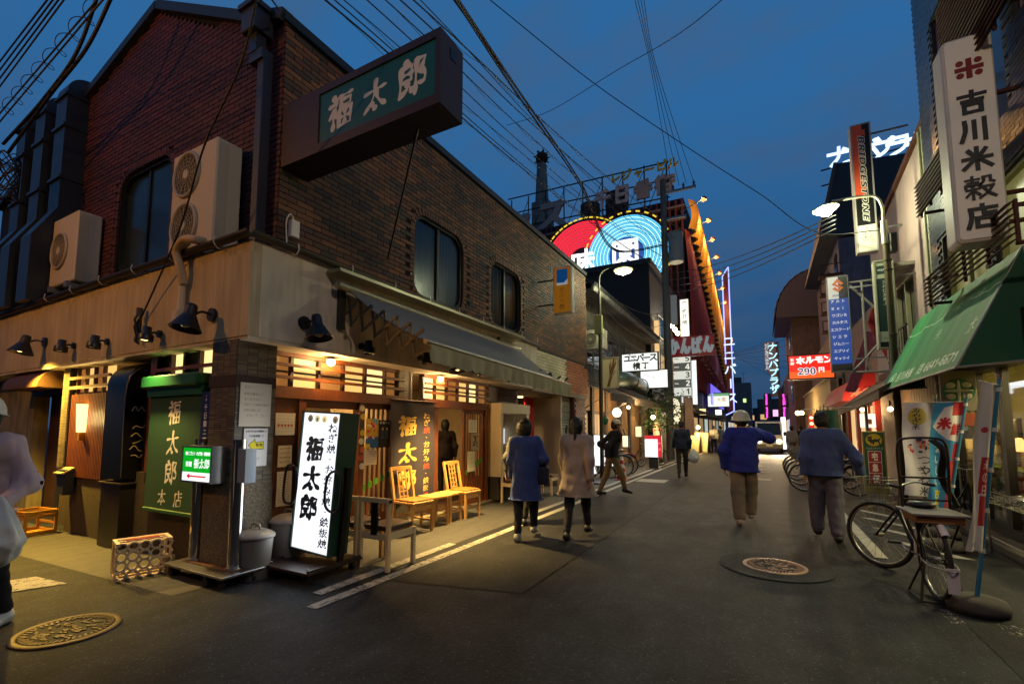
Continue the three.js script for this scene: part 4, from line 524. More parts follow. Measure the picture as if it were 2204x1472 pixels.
// green roll-down banner of the main shop, street name plate, papers
{
  const z = -2.93, s = thing('roll_banner', 'green banner with white characters hanging from a green case on the side wall', 'banner'), x0 = -6.62, x1 = -5.46, g = M(0x0c5226, 0.5);
  add('case', [rb(x0 - 0.02, x1 + 0.02, 1.98, 2.12, z - 0.06, z + 0.13, 0.03), bx(x0 - 0.01, x1 + 0.01, 1.88, 1.98, z - 0.05, z + 0.06)], g, s);
  add('fabric', panel(x1 - x0 - 0.04, 1.34, (x0 + x1) / 2, 1.22, z + 0.03), printed(512, 620, (x, w, h) => { x.fillStyle = '#0b3d20'; x.fillRect(0, 0, w, h); ink(x, '#d9d4c6'); words(x, '福太郎', 180, 22, 150, 0.15, 'brush', 1.06, true); glyph(x, '本', 130, 500, 100, 0.13, 'brush'); glyph(x, '店', 290, 500, 100, 0.13, 'brush'); }, 0.75), s);
  add('bottom_bar', rb(x0 + 0.01, x1 - 0.01, 0.53, 0.57, z + 0.015, z + 0.045, 0.01), g, s);
  const n = thing('street_name_plate', 'narrow dark blue street name plate with white characters by the pillar', 'sign'); add('plate', bx(-5.43, -5.25, 1.2, 1.9, z - 0.02, z + 0.06), M(0x0c1440, 0.4), n);
  add('lettering', panel(0.17, 0.68, -5.34, 1.55, z + 0.063), printed(128, 512, (x, w, h) => { x.fillStyle = '#10184c'; x.fillRect(0, 0, w, h); ink(x, '#e4e4ea'); words(x, '千日前二丁目', 36, 90, 62, 0.1, 'gothic', 1.08, true, 0.95); words(x, '千前', 52, 20, 26, 0.1, 'gothic', 1, true); }, 0.4), n);
  const paper = (name, A, Bq, label, draw, w, h, tone) => { const cy = (A.y + Bq.y) / 2, cz = (A.z + Bq.z) / 2, m = add(name, at(rb(-Math.abs(A.z - Bq.z) / 2, Math.abs(A.z - Bq.z) / 2, -Math.abs(A.y - Bq.y) / 2, Math.abs(A.y - Bq.y) / 2, 0, 0.003, 0.001), A.x, cy, cz, Math.PI / 2), M(tone, 0.8)); tag(m, label, 'poster'); const pr = add('print', at(panel(Math.abs(A.z - Bq.z) - 0.004, Math.abs(A.y - Bq.y) - 0.004), A.x + 0.0045, cy, cz, Math.PI / 2), printed(w, h, draw, 0.8), m); return m; };
  const px = XW + 0.016;
  paper('paper_notice', onX(517, 822, px), onX(580, 918, px), 'handwritten paper notice taped to the tiled corner pillar', (x, w, h) => { x.fillStyle = '#c6bca6'; x.fillRect(0, 0, w, h); ink(x, '#1a1714'); x.lineWidth = 3; const lines = ['お千い！！', '店前の新自にて', 'なりますので', '円かつて店前の味の', '日店の前には', '立たないで下さい！！']; lines.forEach((t, i) => { words(x, t, 44, 36 + i * 70 + (i ? 14 : 0), 42, 0.07, 'brush', 0.86); }); }, 400, 560, 0xc9c0ac);
  paper('paper_notice', onX(524, 922, px), onX(572, 1002, px), 'printed white notice with a yellow arrow below the handwritten one', (x, w, h) => { x.fillStyle = '#cfccc6'; x.fillRect(0, 0, w, h); ink(x, '#20201e'); words(x, '本日の日本店は別館前にて', 18, 18, 26, 0.12, 'gothic', 0.86); words(x, '千日前別館にて', 60, 70, 30, 0.12, 'gothic', 0.9); x.fillStyle = '#d8c81c'; x.strokeStyle = '#3a3a10'; x.lineWidth = 7; x.beginPath(); x.moveTo(60, 190); x.lineTo(140, 120); x.lineTo(140, 160); x.lineTo(250, 150); x.lineTo(250, 235); x.lineTo(140, 235); x.lineTo(140, 262); x.closePath(); x.fill(); x.stroke(); ink(x, '#222'); words(x, '牧牧', 150, 165, 46, 0.12, 'gothic', 1); words(x, '徒ほ二丁', 90, 330, 30, 0.1, 'gothic', 1); }, 300, 430, 0xd2cec6);
  const zz = (p) => onX(p, 950, XD + 0.07).z, dp = (p0, p1, y0, y1, label, draw, w, h, tone, dx = 0.072) => paper('paper_notice', V(XD + dx, y1, zz(p0)), V(XD + dx, y0, zz(p1)), label, draw, w, h, tone);
  const menu = (bg, fg, n, R) => (x, w, h) => { x.fillStyle = bg; x.fillRect(0, 0, w, h); ink(x, fg); x.lineWidth = 2; for (let i = 0; i < n; i++) scribble(x, w * 0.1, h * (0.08 + 0.86 * i / n), w * 0.8, h * 0.4 / n, 7 + ((R() * 4) | 0), R); };
  const R = rng(31);
  dp(590, 632, 1.42, 1.68, 'white menu sheet with red photographs on the wooden side panel', (x, w, h) => { menu('#d2c8b2', '#6a6258', 6, R)(x, w, h); x.fillStyle = '#b04a2a'; for (let i = 0; i < 5; i++) x.fillRect(w * (0.1 + i * 0.17), h * 0.5, w * 0.1, h * 0.12); }, 256, 160, 0xd2c8b2);
  dp(598, 628, 1.05, 1.3, 'framed paper on the wooden side panel beside the white lightbox', menu('#d6c8a6', '#8a6a3a', 4, R), 128, 128, 0xcdbf9d); dp(598, 630, 0.6, 1.0, 'long curling paper list pinned under the framed paper', menu('#d8ccb0', '#5a5044', 12, R), 128, 200, 0xd8ccb0);
  dp(786, 813, 1.22, 1.64, 'colourful summer poster on the lattice door', (x, w, h) => { x.fillStyle = '#d8b43a'; x.fillRect(0, 0, w, h); x.fillStyle = '#2a6ab4'; x.fillRect(0, h * 0.62, w, h * 0.38); for (let i = 0; i < 26; i++) { x.fillStyle = ['#d8305a', '#f0e0c0', '#4ab0d8', '#e88a2a'][i % 4]; x.beginPath(); x.ellipse(R() * w, R() * h * 0.7, 8 + R() * 26, 8 + R() * 20, R() * 3, 0, 7); x.fill(); } x.fillStyle = '#f0d020'; x.fillRect(0, h * 0.86, w * 0.34, h * 0.14); }, 200, 400, 0xc8a838);
  dp(814, 839, 1.22, 1.62, 'dark poster of two figures on the lattice door', (x, w, h) => { x.fillStyle = '#151c26'; x.fillRect(0, 0, w, h); ink(x, '#d8dce0'); words(x, '新福千日', 10, 14, 40, 0.12, 'gothic', 1.05); for (const a of [60, 130]) { x.fillStyle = '#c8a890'; x.beginPath(); x.ellipse(a, 120, 15, 20, 0, 0, 7); x.fill(); x.fillStyle = '#2a3f5c'; x.fillRect(a - 28, 142, 56, 120); } }, 190, 380, 0x18202a);
  dp(784, 811, 0.98, 1.2, 'plain white sheet below the colourful poster', menu('#d0c6b4', '#9a9080', 5, R), 128, 128, 0xcabfae);
  dp(1008, 1026, 1.42, 1.66, 'small printed sheet on the right lattice door', menu('#d6ceb4', '#5a5240', 5, R), 100, 120, 0xd0c8b0); dp(1013, 1031, 1.08, 1.4, 'food photograph poster on the right lattice door', (x, w, h) => { x.fillStyle = '#a89878'; x.fillRect(0, 0, w, h); for (let i = 0; i < 60; i++) { x.fillStyle = ['#5a2a1c', '#8a5a2a', '#3a2418', '#c8a46a'][i % 4]; x.beginPath(); x.ellipse(w * (0.2 + R() * 0.6), h * (0.1 + R() * 0.7), 6, 9, R() * 3, 0, 7); x.fill(); } }, 100, 180, 0xa09070); dp(1006, 1022, 0.68, 1.06, 'long cream sheet at the bottom of the right lattice door', menu('#dcd2b0', '#c8bc98', 4, R), 100, 180, 0xd8ceac);
  for (let i = 0; i < 8; i++) { const y = 1.78 - i * 0.115, st = add('round_sticker', at(new THREE.CylinderGeometry(0.045, 0.045, 0.004, 20).rotateX(Math.PI / 2), XD + 0.073, y, zz(777) - (i % 2) * 0.02, Math.PI / 2), M([0xb9b09a, 0xb8a23a, 0x2c2c2a, 0xc8b02a, 0xc9c0a8, 0xb05a2a, 0xa8402a, 0xc8c0b0][i], 0.6)); tag(st, 'small round sticker in the column on the door post', 'sticker', 'stickers on the wooden door post'); }
  // navy banner at the entrance
  const b = thing('cloth_banner', 'tall navy cloth banner with gold brush characters in front of the entrance', 'banner'), za = onX(840, 950, -4.94).z, zb = onX(934, 950, -4.94).z;
  add('cloth', sheet(V(-4.94, 0.42, za), V(-4.94, 0.42, zb), V(-4.94, 1.93, zb), V(-4.94, 1.93, za), 0.004, 24, 10, (p, u, v) => { p.x += Math.sin(u * 13 + v * 2) * 0.018 * (1.1 - v); p.z -= Math.sin(v * 5) * 0.01; }), printed(560, 1180, (x, w, h) => { x.fillStyle = '#2b2634'; x.fillRect(0, 0, w, h); ink(x, '#d9b45c'); words(x, '福太郎', 70, 170, 280, 0.2, 'brush', 1.16, true, 0.96); const t = [...'ねぎ焼・お好み焼・鉄板焼']; t.forEach((c, i) => { ink(x, c === '焼' ? '#c8401c' : '#d9b45c'); glyph(x, c, 410, 130 + i * 92, 92, 0.14, 'brush'); }); }, 0.85), b);
  add('top_rod', rod(V(-4.94, 1.94, za + 0.04), V(-4.94, 1.94, zb - 0.04), 0.012), woodDark, b);
}
// chairs
function gridChair(label, x, z, turn, grp) {
  const c = thing('grid_back_chair', label, 'chair', [x, 0, z], turn, grp), w = 0.19, d = 0.2;   // front towards +z of the chair
  add('seat', rb(-w - 0.02, w + 0.02, 0.41, 0.45, -d, d + 0.02, 0.015), woodChair, c); add('seat_pad', rb(-w, w, 0.45, 0.475, -d + 0.02, d, 0.012), M(0x8a5a22, 0.45), c);
  for (const s of [-1, 1]) { add('leg', bar([s * w, 0, d - 0.01], [s * w, 0.41, d - 0.01], 0.036), woodChair, c); add('leg', [bar([s * w, 0, -d - 0.03], [s * w, 0.42, -d + 0.01], 0.034), bar([s * w, 0.42, -d + 0.01], [s * w, 0.92, -d - 0.09], 0.034)], woodChair, c); add('rail', bar([s * w, 0.16, -d], [s * w, 0.16, d], 0.022), woodChair, c); }
  add('rail', bar([-w, 0.36, d - 0.01], [w, 0.36, d - 0.01], 0.02, 0.06), woodChair, c); add('top_rail', bar([-w, 0.905, -d - 0.088], [w, 0.905, -d - 0.088], 0.03, 0.05), woodChair, c); add('rail', bar([-w, 0.22, -d - 0.015], [w, 0.22, -d - 0.015], 0.02, 0.03), woodChair, c);
  const y = (t) => 0.47 + t * 0.42, zz = (t) => -d - t * 0.085; for (const a of [-0.075, 0, 0.075]) add('back_bar', bar([a, y(0), zz(0)], [a, y(1), zz(1)], 0.014, 0.016), woodChair, c); for (let i = 0; i < 6; i++) add('back_bar', bar([-0.085, y(i / 5.6 + 0.05), zz(i / 5.6 + 0.05) - 0.002], [0.085, y(i / 5.6 + 0.05), zz(i / 5.6 + 0.05) - 0.002], 0.014, 0.018), woodChair, c);
  return c;
}
function stool(label, x, z, turn) { const c = thing('wooden_stool', label, 'stool', [x, 0, z], turn); add('seat', rb(-0.19, 0.19, 0.42, 0.46, -0.18, 0.18, 0.02, 2), woodChair, c); for (const [a, b] of [[-1, -1], [1, -1], [-1, 1], [1, 1]]) add('leg', bar([a * 0.15, 0, b * 0.14], [a * 0.14, 0.42, b * 0.13], 0.034), woodChair, c); for (const b of [-1, 1]) add('stretcher', bar([-0.15, 0.16, b * 0.14], [0.15, 0.16, b * 0.14], 0.022), woodChair, c); return c; }
gridChair('brown wooden chair with a grid back below the navy banner', -4.58, -5.42, Math.PI / 2 - 0.12, 'grid back chairs by the entrance'); gridChair('brown wooden chair with a grid back beside the open doorway', -4.6, -6.75, Math.PI / 2 - 0.05, 'grid back chairs by the entrance');
stool('low wooden stool with a padded seat between the grid back chairs', -4.6, -5.95, 1.4); stool('square wooden stool next to the chair by the open doorway', -4.62, -6.34, 1.6);
function paleChair(label, x, z, turn) {
  const c = thing('pale_wood_chair', label, 'chair', [x, 0, z], turn, 'pale wooden chairs outside the restaurant'), w = 0.2, d = 0.2, cush = M(0x3c241e, 0.5);
  for (const s of [-1, 1]) { add('leg', bar([s * w, 0, -d], [s * w, 0.74, -d], 0.04), woodPale, c); add('leg', bar([s * w, 0, d], [s * w, 0.4, d], 0.04), woodPale, c); add('rail', bar([s * w, 0.36, -d], [s * w, 0.36, d], 0.022, 0.07), woodPale, c); }
  add('top_rail', bar([-w - 0.02, 0.73, -d], [w + 0.02, 0.73, -d], 0.042, 0.05), woodPale, c); add('rail', bar([-w, 0.35, -d], [w, 0.35, -d], 0.022, 0.07), woodPale, c); add('rail', bar([-w, 0.36, d], [w, 0.36, d], 0.022, 0.07), woodPale, c);
  add('back_slat', bx(-0.045, 0.045, 0.36, 0.71, -d - 0.012, -d + 0.012), M(0x14110f, 0.5), c); add('cushion', rb(-w + 0.02, w - 0.02, 0.4, 0.46, -d + 0.025, d + 0.02, 0.025, 2), cush, c); return c;
}
paleChair('pale wooden chair with a brown cushion on the white road line', -3.74, -4.0, Math.PI); paleChair('pale wooden chair hidden half behind the white lightbox', -4.2, -3.98, Math.PI + 0.03); paleChair('pale wooden chair under the tempura display case', -4.55, -8.55, Math.PI / 2); paleChair('pale wooden chair outside the tempura shop entrance', -4.45, -9.9, Math.PI / 2);
// bins, crates, chute, small things
function bin(label, x, z, r, h, c) { const t = thing('plastic_bin', label, 'bin', [x, 0, z]), m = M(c, 0.5); add('body', lathe([[0.001, 0], [r * 0.8, 0], [r, h], [r * 0.96, h], [r * 0.78, 0.02]], 24), m, t); add('lid', lathe([[0.001, h + 0.07], [r * 0.5, h + 0.06], [r * 0.9, h + 0.03], [r * 1.08, h + 0.005], [r * 1.08, h - 0.02], [r * 0.95, h - 0.02]], 24), m, t); add('handle', tube([[-r * 0.4, h + 0.055, 0], [-r * 0.35, h + 0.1, 0], [r * 0.35, h + 0.1, 0], [r * 0.4, h + 0.055, 0]], 0.012, 6), m, t); }
bin('round grey plastic bin with a lid at the corner pillar', -4.6, -3.02, 0.17, 0.42, 0x6e6a62); bin('taller grey plastic bin behind the white lightbox', -4.66, -3.44, 0.19, 0.5, 0x77706c);
function crate(label, x, y, z, turn, col, rx, w = 0.44, h = 0.36, d = 0.3, grp) {
  const t = thing('bottle_crate', label, 'crate', [x, y, z], turn, grp), m = M(col, 0.55), e = 0.022; const G = (g) => { if (rx) { g.rotateX(rx); } return g; };
  add('rim', [G(bx(-w / 2, w / 2, h - e * 2, h, -d / 2, -d / 2 + e)), G(bx(-w / 2, w / 2, h - e * 2, h, d / 2 - e, d / 2)), G(bx(-w / 2, -w / 2 + e, h - e * 2, h, -d / 2 + e, d / 2 - e)), G(bx(w / 2 - e, w / 2, h - e * 2, h, -d / 2 + e, d / 2 - e))], m, t);
  for (const [sx, sz] of [[-1, -1], [1, -1], [-1, 1], [1, 1]]) add('corner_post', G(bx(sx * w / 2 - (sx > 0 ? e * 1.5 : 0), sx * w / 2 + (sx < 0 ? e * 1.5 : 0), 0, h - e * 2, sz * d / 2 - (sz > 0 ? e * 1.5 : 0), sz * d / 2 + (sz < 0 ? e * 1.5 : 0))), m, t);
  const bot = []; for (let i = 0; i < 5; i++) for (let j = 0; j < 4; j++) { const g = new THREE.TorusGeometry(w / 10.2, 0.012, 5, 7); g.rotateX(Math.PI / 2); g.translate(-w / 2 + (i + 0.5) * w / 5, 0.01, -d / 2 + (j + 0.5) * d / 4); bot.push(G(g)); } add('bottom_lattice', bot, m, t);
  for (const s of [-1, 1]) { for (const y0 of [0.02, 0.13, 0.24]) add('side_rail', G(bx(-w / 2 + e, w / 2 - e, y0, y0 + 0.03, s * (d / 2 - e / 2) - e / 3, s * (d / 2 - e / 2) + e / 3)), m, t); }
  for (const s of [-1, 1]) for (const y0 of [0.02, 0.24]) add('end_rail', G(bx(s * (w / 2 - e / 2) - e / 3, s * (w / 2 - e / 2) + e / 3, y0, y0 + 0.04, -d / 2 + e, d / 2 - e)), m, t);
  add('label_strip', G(bx(-w * 0.3, w * 0.3, 0.14, 0.22, d / 2 - e * 0.2, d / 2 + 0.003)), M(0x8a1c14, 0.6), t);
  return t;
}
crate('orange plastic bottle crate standing on end in front of the green banner', -5.73, 0.18, -2.36, 1.3, 0xc8b294, -Math.PI / 2, 0.46, 0.3, 0.36).position.set(-5.6, 0.181, -2.5);
crate('yellow bottle crate against the wall by the service doorway', -9.3, 0, -2.72, 0.1, 0xb07a18, 0, 0.5, 0.34, 0.36); crate('yellow bottle crate tipped on its side in the side street', -8.75, 0.17, -2.2, 0.6, 0xb08a1c, Math.PI / 2, 0.46, 0.3, 0.36);
{ const t = thing('metal_chute', 'tall black metal chute with a curved top and chalk graffiti on the side wall', 'chute'), s = new THREE.Shape(); s.moveTo(0, 0); s.lineTo(0.42, 0); s.lineTo(0.42, 1.2); s.absarc(0.12, 1.2, 0.3, 0, Math.PI / 2, false); s.lineTo(0, 1.5);
  const g = new THREE.ExtrudeGeometry(s, { depth: 0.52, bevelEnabled: true, bevelSize: 0.008, bevelThickness: 0.008, bevelSegments: 2, curveSegments: 14 }); g.rotateY(-Math.PI / 2); add('body', at(g, -7.12, 0.86, -3.28), M(0x0f0e10, 0.3, 0.5), t); add('rim_strip', tube([[-7.106, 0.88, -2.852], [-7.106, 2.05, -2.852], [-7.106, 2.2, -2.9], [-7.106, 2.36, -3.1]], 0.006, 5), steelBrushed, t);
  const R = rng(14), ch = M(0x9a8a52, 0.8); for (let i = 0; i < 5; i++) add('graffiti', tube([0, 1, 2, 3, 4].map((k) => [-7.098, 1.1 + i * 0.09 + R() * 0.12, -2.92 - k * 0.05 - R() * 0.04]), 0.004, 4), ch, t); add('graffiti', tube([0, 1, 2, 3, 4, 5, 6].map((k) => [-7.098, 1.72 + (k % 2) * 0.06, -2.92 - k * 0.035]), 0.008, 4), M(0xb9a184, 0.8), t);
  const b = thing('metal_bin', 'open dark brown metal box bin below the chute', 'bin'), bm = M(0x1d1712, 0.4, 0.5); add('body', [bx(-7.62, -7.1, 0.01, 0.8, -2.87, -2.855), bx(-7.62, -7.605, 0.01, 0.8, -3.26, -2.87), bx(-7.115, -7.1, 0.01, 0.8, -3.26, -2.87), bx(-7.62, -7.1, 0.01, 0.8, -3.275, -3.26), bx(-7.6, -7.12, 0.01, 0.03, -3.26, -2.87)], bm, b); add('rim', [bx(-7.65, -7.07, 0.8, 0.82, -2.87, -2.82), bx(-7.65, -7.07, 0.8, 0.82, -3.3, -3.27), bx(-7.65, -7.6, 0.8, 0.82, -3.27, -2.87), bx(-7.12, -7.07, 0.8, 0.82, -3.27, -2.87)], M(0x3a2e24, 0.4, 0.6), b); }
{ const t = thing('letter_box', 'small dark letter box with a pale flap on the slatted screen', 'letter box', [-8.95, 0.55, -2.93]); add('body', rb(-0.13, 0.13, 0, 0.36, -0.06, 0.06, 0.015), M(0x1c1c20, 0.5), t); add('flap', at(bx(-0.14, 0.14, -0.01, 0.01, 0, 0.16), 0, 0.38, -0.05, 0, 0.5), M(0x9a8a5a, 0.5), t);
  for (const [x, z, h, n] of [[-5.62, -2.72, 0.17, 'upright brick end between crate and steel stand'], [-5.45, -2.7, 0.1, 'rounded stone at the foot of the steel stand']]) solo('loose_stone', rb(x - 0.06, x + 0.06, 0, h, z - 0.05, z + 0.05, 0.03, 2), plaster(0x8a7a60, 0.3, 3), 'loose ' + n, 'stone');
}
// air conditioners on the ledge
function acUnit(label, x0, x1, y0, y1, fans, z0 = -3.16, z1 = -2.86) {
  const t = thing('air_conditioner', label, 'air conditioner', [0, 0, 0], 0, 'outdoor units on the ledge'); add('casing', rb(x0, x1, y0, y1, z0, z1, 0.03), acCream, t); add('side_panel', bx(x1 + 0.001, x1 + 0.006, y0 + 0.05, y1 - 0.05, z0 + 0.16, z1 - 0.02), M(0xa89f8c, 0.5), t); add('feet', [bx(x0 + 0.1, x0 + 0.18, y0 - 0.09, y0, z0, z1 + 0.04), bx(x1 - 0.2, x1 - 0.12, y0 - 0.09, y0, z0, z1 + 0.04)], galv, t);
  const fx = x0 + (x1 - x0) * 0.36, r = Math.min((x1 - x0) * 0.31, (y1 - y0) / fans * 0.42);
  for (let f = 0; f < fans; f++) { const fy = y0 + (y1 - y0) * (f + 0.5) / fans, gr = add('fan_grille', [new THREE.TorusGeometry(r, 0.022, 8, 32).translate(fx, fy, z1 + 0.012), ...[0.25, 0.42, 0.58, 0.74, 0.88].map((k) => new THREE.TorusGeometry(r * k, 0.004, 4, 28).translate(fx, fy, z1 + 0.02)), ...[...Array(16).keys()].map((i) => rod(V(fx + Math.cos(i * 0.3927) * r * 0.18, fy + Math.sin(i * 0.3927) * r * 0.18, z1 + 0.02), V(fx + Math.cos(i * 0.3927) * r, fy + Math.sin(i * 0.3927) * r, z1 + 0.016), 0.004, 0.004, 4))], M(0x9d9484, 0.5), t); add('fan_recess', new THREE.CylinderGeometry(r, r, 0.008, 28).rotateX(Math.PI / 2).translate(fx, fy, z1 + 0.002), M(0x4c453b, 0.8), gr); add('hub', new THREE.CylinderGeometry(r * 0.2, r * 0.2, 0.012, 18).rotateX(Math.PI / 2).translate(fx, fy, z1 + 0.02), acCream, gr); for (let i = 0; i < 3; i++) add('blade', at(bx(-0.035, 0.035, r * 0.15, r * 0.85, -0.002, 0.002), fx, fy, z1 + 0.009, 0, 0, i * 2.094 + 0.5), M(0x51493f, 0.6), gr); }
  return t;
}
acUnit('tall twin fan outdoor unit on the ledge beside the brick corner', -6.34, -5.4, 3.58, 4.86, 2); acUnit('single fan outdoor unit on the ledge beside the black ducts', -9.95, -9.05, 3.72, 4.82, 1);
{ const z = ZFA + 0.05; const c = thing('white_conduit', 'ribbed beige hose looping over the gutter into a white conduit', 'pipe'), hose = M(0xb39a78, 0.6); add('hose', tube([onZ(440, 520, -2.8), onZ(420, 516, -2.7), onZ(395, 516, -2.68), onZ(380, 540, -2.7), onZ(388, 580, -2.74), onZ(395, 612, z)], 0.045, 10, 40), hose, c); const a = onZ(392, 610, z), b = onZ(388, 668, z), d = onZ(384, 702, z); add('conduit', rod(a, b, 0.038, 0.042, 10), M(0xc4b294, 0.5), c); add('end_piece', rb(d.x - 0.06, d.x + 0.06, d.y, b.y, z - 0.04, z + 0.06, 0.02), M(0xc4b294, 0.5), c);
  // the three black ducts
  for (const [i, x1] of [[0, -10.0], [1, -10.9], [2, -11.8]]) { const t = thing('ventilation_duct', ['square black duct nearest the side window with an arched top', 'square black duct between the two outer ducts', 'square black duct at the far end of the row'][i], 'duct', [0, 0, 0], 0, 'black ducts climbing the side wall'), m = M(0x272a31, 0.42, 0.4), x0 = x1 - 0.42, s = new THREE.Shape(); s.moveTo(0, 0); s.lineTo(0.3, 0); s.lineTo(0.3, 2.05); s.absarc(0, 2.05, 0.3, 0, Math.PI / 2, false); s.lineTo(-0.35, 2.35); s.lineTo(-0.35, 2.0); s.lineTo(0, 2.0);
    const g = new THREE.ExtrudeGeometry(s, { depth: 0.42, bevelEnabled: false, curveSegments: 16 }); g.rotateY(-Math.PI / 2); add('riser', at(g, x1, 5.1, -3.2), m, t); for (const y of [5.6, 6.5, 7.05]) add('flange', bx(x0 - 0.03, x1 + 0.03, y, y + 0.05, -3.2, -2.87), m, t);
    add('lower_elbow', [quad(V(x0, 5.1, -2.9), V(x1, 5.1, -2.9), V(x1, 4.55, -2.62), V(x0, 4.55, -2.62)), quad(V(x1, 5.1, -3.2), V(x1, 4.55, -2.95), V(x1, 4.55, -2.62), V(x1, 5.1, -2.9))], m, t); add('lower_riser', bx(x0, x1, 3.5, 4.55, -2.95, -2.62), m, t); }
  const sw = thing('wall_switch_box', 'small white switch box with a looped cable on the brick wall', 'box'), p = onX(628, 495, XW + 0.03); add('box', rb(p.x, p.x + 0.07, p.y - 0.1, p.y + 0.1, p.z - 0.05, p.z + 0.05, 0.01), whitePaint, sw); add('cable', tube([[p.x + 0.03, p.y + 0.1, p.z], [p.x + 0.03, p.y + 0.17, p.z + 0.04], [p.x + 0.03, p.y + 0.1, p.z + 0.09], [p.x + 0.01, p.y - 0.2, p.z + 0.07]], 0.008, 5), whitePaint, sw); }
// ---------- right-hand side, near: rice shop ----------
const XR = 2.78;
{
  const B = thing('rice_shop', 'tall rice shop clad in dark slate tiles with a glazed lit shopfront', 'building'), core = M(0x14161b, 0.7), R = rng(41), zF = -10.75, zN = -5.2;
  const openings = [[6.6, 8.3, 3.35, 4.7], [8.55, 10.2, 3.35, 4.7], [6.2, 7.3, 6.3, 8.4], [7.6, 9.9, 5.4, 8.4]];
  add('tile_backing', facingX(slab([[-zN, 2.9], [-zF, 2.9], [-zF, 10.5], [-zN, 10.5]], 0.2, openings.map(([a, b, c, d]) => [[a, c], [b, c], [b, d], [a, d]])), XR + 0.2), core, B);
  // slate tiles, laid in courses; they face -x
  const unit = new THREE.BoxGeometry(1, 1, 1), tiles = []; for (let r = 0; r < 120; r++) { const y = 2.95 + r * 0.063, o = (r % 2) * 0.11; for (let u = -zN + o; u < -zF - 0.02; u += 0.225) { const a = u, b = Math.min(u + 0.219, -zF); if (b - a < 0.05) continue; const c = (a + b) / 2; if (openings.some(([p, q, s, t]) => c > p - 0.06 && c < q + 0.06 && y > s - 0.02 && y < t + 0.02)) continue; tiles.push([c, y, b - a]); } }
  const im = new THREE.InstancedMesh(unit, M(0xffffff, 0.28, 0, { name: 'slate' }), tiles.length), mx = new THREE.Matrix4(), q = new THREE.Quaternion(); tiles.forEach(([c, y, w], i) => { q.setFromEuler(new THREE.Euler(0, (R() - 0.5) * 0.03, (R() - 0.5) * 0.03)); mx.compose(V(XR - 0.012, y, -c), q, V(0.02, 0.057, w)); im.setMatrixAt(i, mx); const k = 0.5 + R() * 0.5; im.setColorAt(i, new THREE.Color(0.05 * k, 0.055 * k, 0.07 * k)); }); im.name = 'slate_courses'; im.userData.kind = 'stuff'; B.add(im);
  add('far_wall', bx(XR, 9, 0, 10.5, zF, zF + 0.15), core, B); add('roof', bx(XR, 9, 10.4, 10.6, zF, zN), core, B);
  // windows
  openings.forEach(([a, b, c, d], i) => { const w = add('window', [bx(XR + 0.05, XR + 0.12, c, d, -a - 0.05, -a), bx(XR + 0.05, XR + 0.12, c, d, -b, -b + 0.05), bx(XR + 0.05, XR + 0.12, c, c + 0.05, -b, -a), bx(XR + 0.05, XR + 0.12, d - 0.05, d, -b, -a), bx(XR + 0.05, XR + 0.1, c, d, -(a + b) / 2 - 0.03, -(a + b) / 2 + 0.03)], i < 2 ? M(0x8a8a4c, 0.5) : M(0x6a5560, 0.5), B); add('pane', bx(XR + 0.13, XR + 0.14, c, d, -b, -a), i < 2 ? glow(new THREE.Color(0.75, 0.68, 0.22), 0.16, 0x55522a) : M(0x30364a, 0.08, 0, { specularIntensity: 1 }), w); add('curtain_wall', bx(XR + 0.3, XR + 0.32, c, d, -b, -a), M(0x3a3a40, 0.9), w); });
  // shopfront: posts, glass, lit interior with shelves
  const zs = [2065, 2112, 2166, 2235].map((p) => onX(p, 1000, XR - 0.05).z), wood = M(0x1e160e, 0.6);
  for (const z of [...zs, zF + 0.08]) add('timber_post', bx(XR - 0.05, XR + 0.04, 0.1, 2.9, z - 0.055, z + 0.055), wood, B);
  add('shop_lintel', bx(XR - 0.1, XR + 0.1, 2.3, 2.9, zF, zN), wood, B); add('plinth', bx(XR - 0.06, XR + 0.04, 0.09, 0.22, zF, zN), wood, B);
  for (let i = 0; i < zs.length - 1; i++) add('shop_glass', bx(XR - 0.01, XR - 0.004, 0.22, 2.3, zs[i] + 0.07, zs[i + 1] - 0.07), glassClear, B);
  add('shop_glass', bx(XR - 0.01, XR - 0.004, 0.22, 2.3, zF + 0.2, zs[0] - 0.07), glassDark, B);
  add('interior_wall', [bx(5.2, 5.3, 0, 2.9, zF, zN), bx(XR + 0.1, 5.2, 0, 2.9, zN, zN + 0.1), bx(XR + 0.15, 5.2, 0, 2.9, zF + 0.15, zF + 0.2)], plaster(0xa89a5a, 0.15, 5), B); add('interior_floor', bx(XR, 5.2, 0.09, 0.12, zF, zN), M(0x4a4438, 0.7), B); add('interior_ceiling', bx(XR + 0.1, 5.2, 2.8, 2.9, zF, zN), plaster(0xb0a468, 0.1, 7), B);
  for (let k = 0; k < 2; k++) { const t = thing('ceiling_light', 'fluorescent ceiling light inside the rice shop', 'light', [3.5 + k * 0.9, 2.74, -6.9 - k], 0, 'fluorescent lights inside the rice shop'); add('tube', rb(-0.07, 0.07, 0, 0.05, -0.6, 0.6, 0.02), glow(new THREE.Color(1, 0.93, 0.5), 3, 0xffffff), t); rectLamp(t, 0.14, 1.2, 0, -0.02, 0, 0, -1, 0, new THREE.Color(1, 0.86, 0.4), 190); }
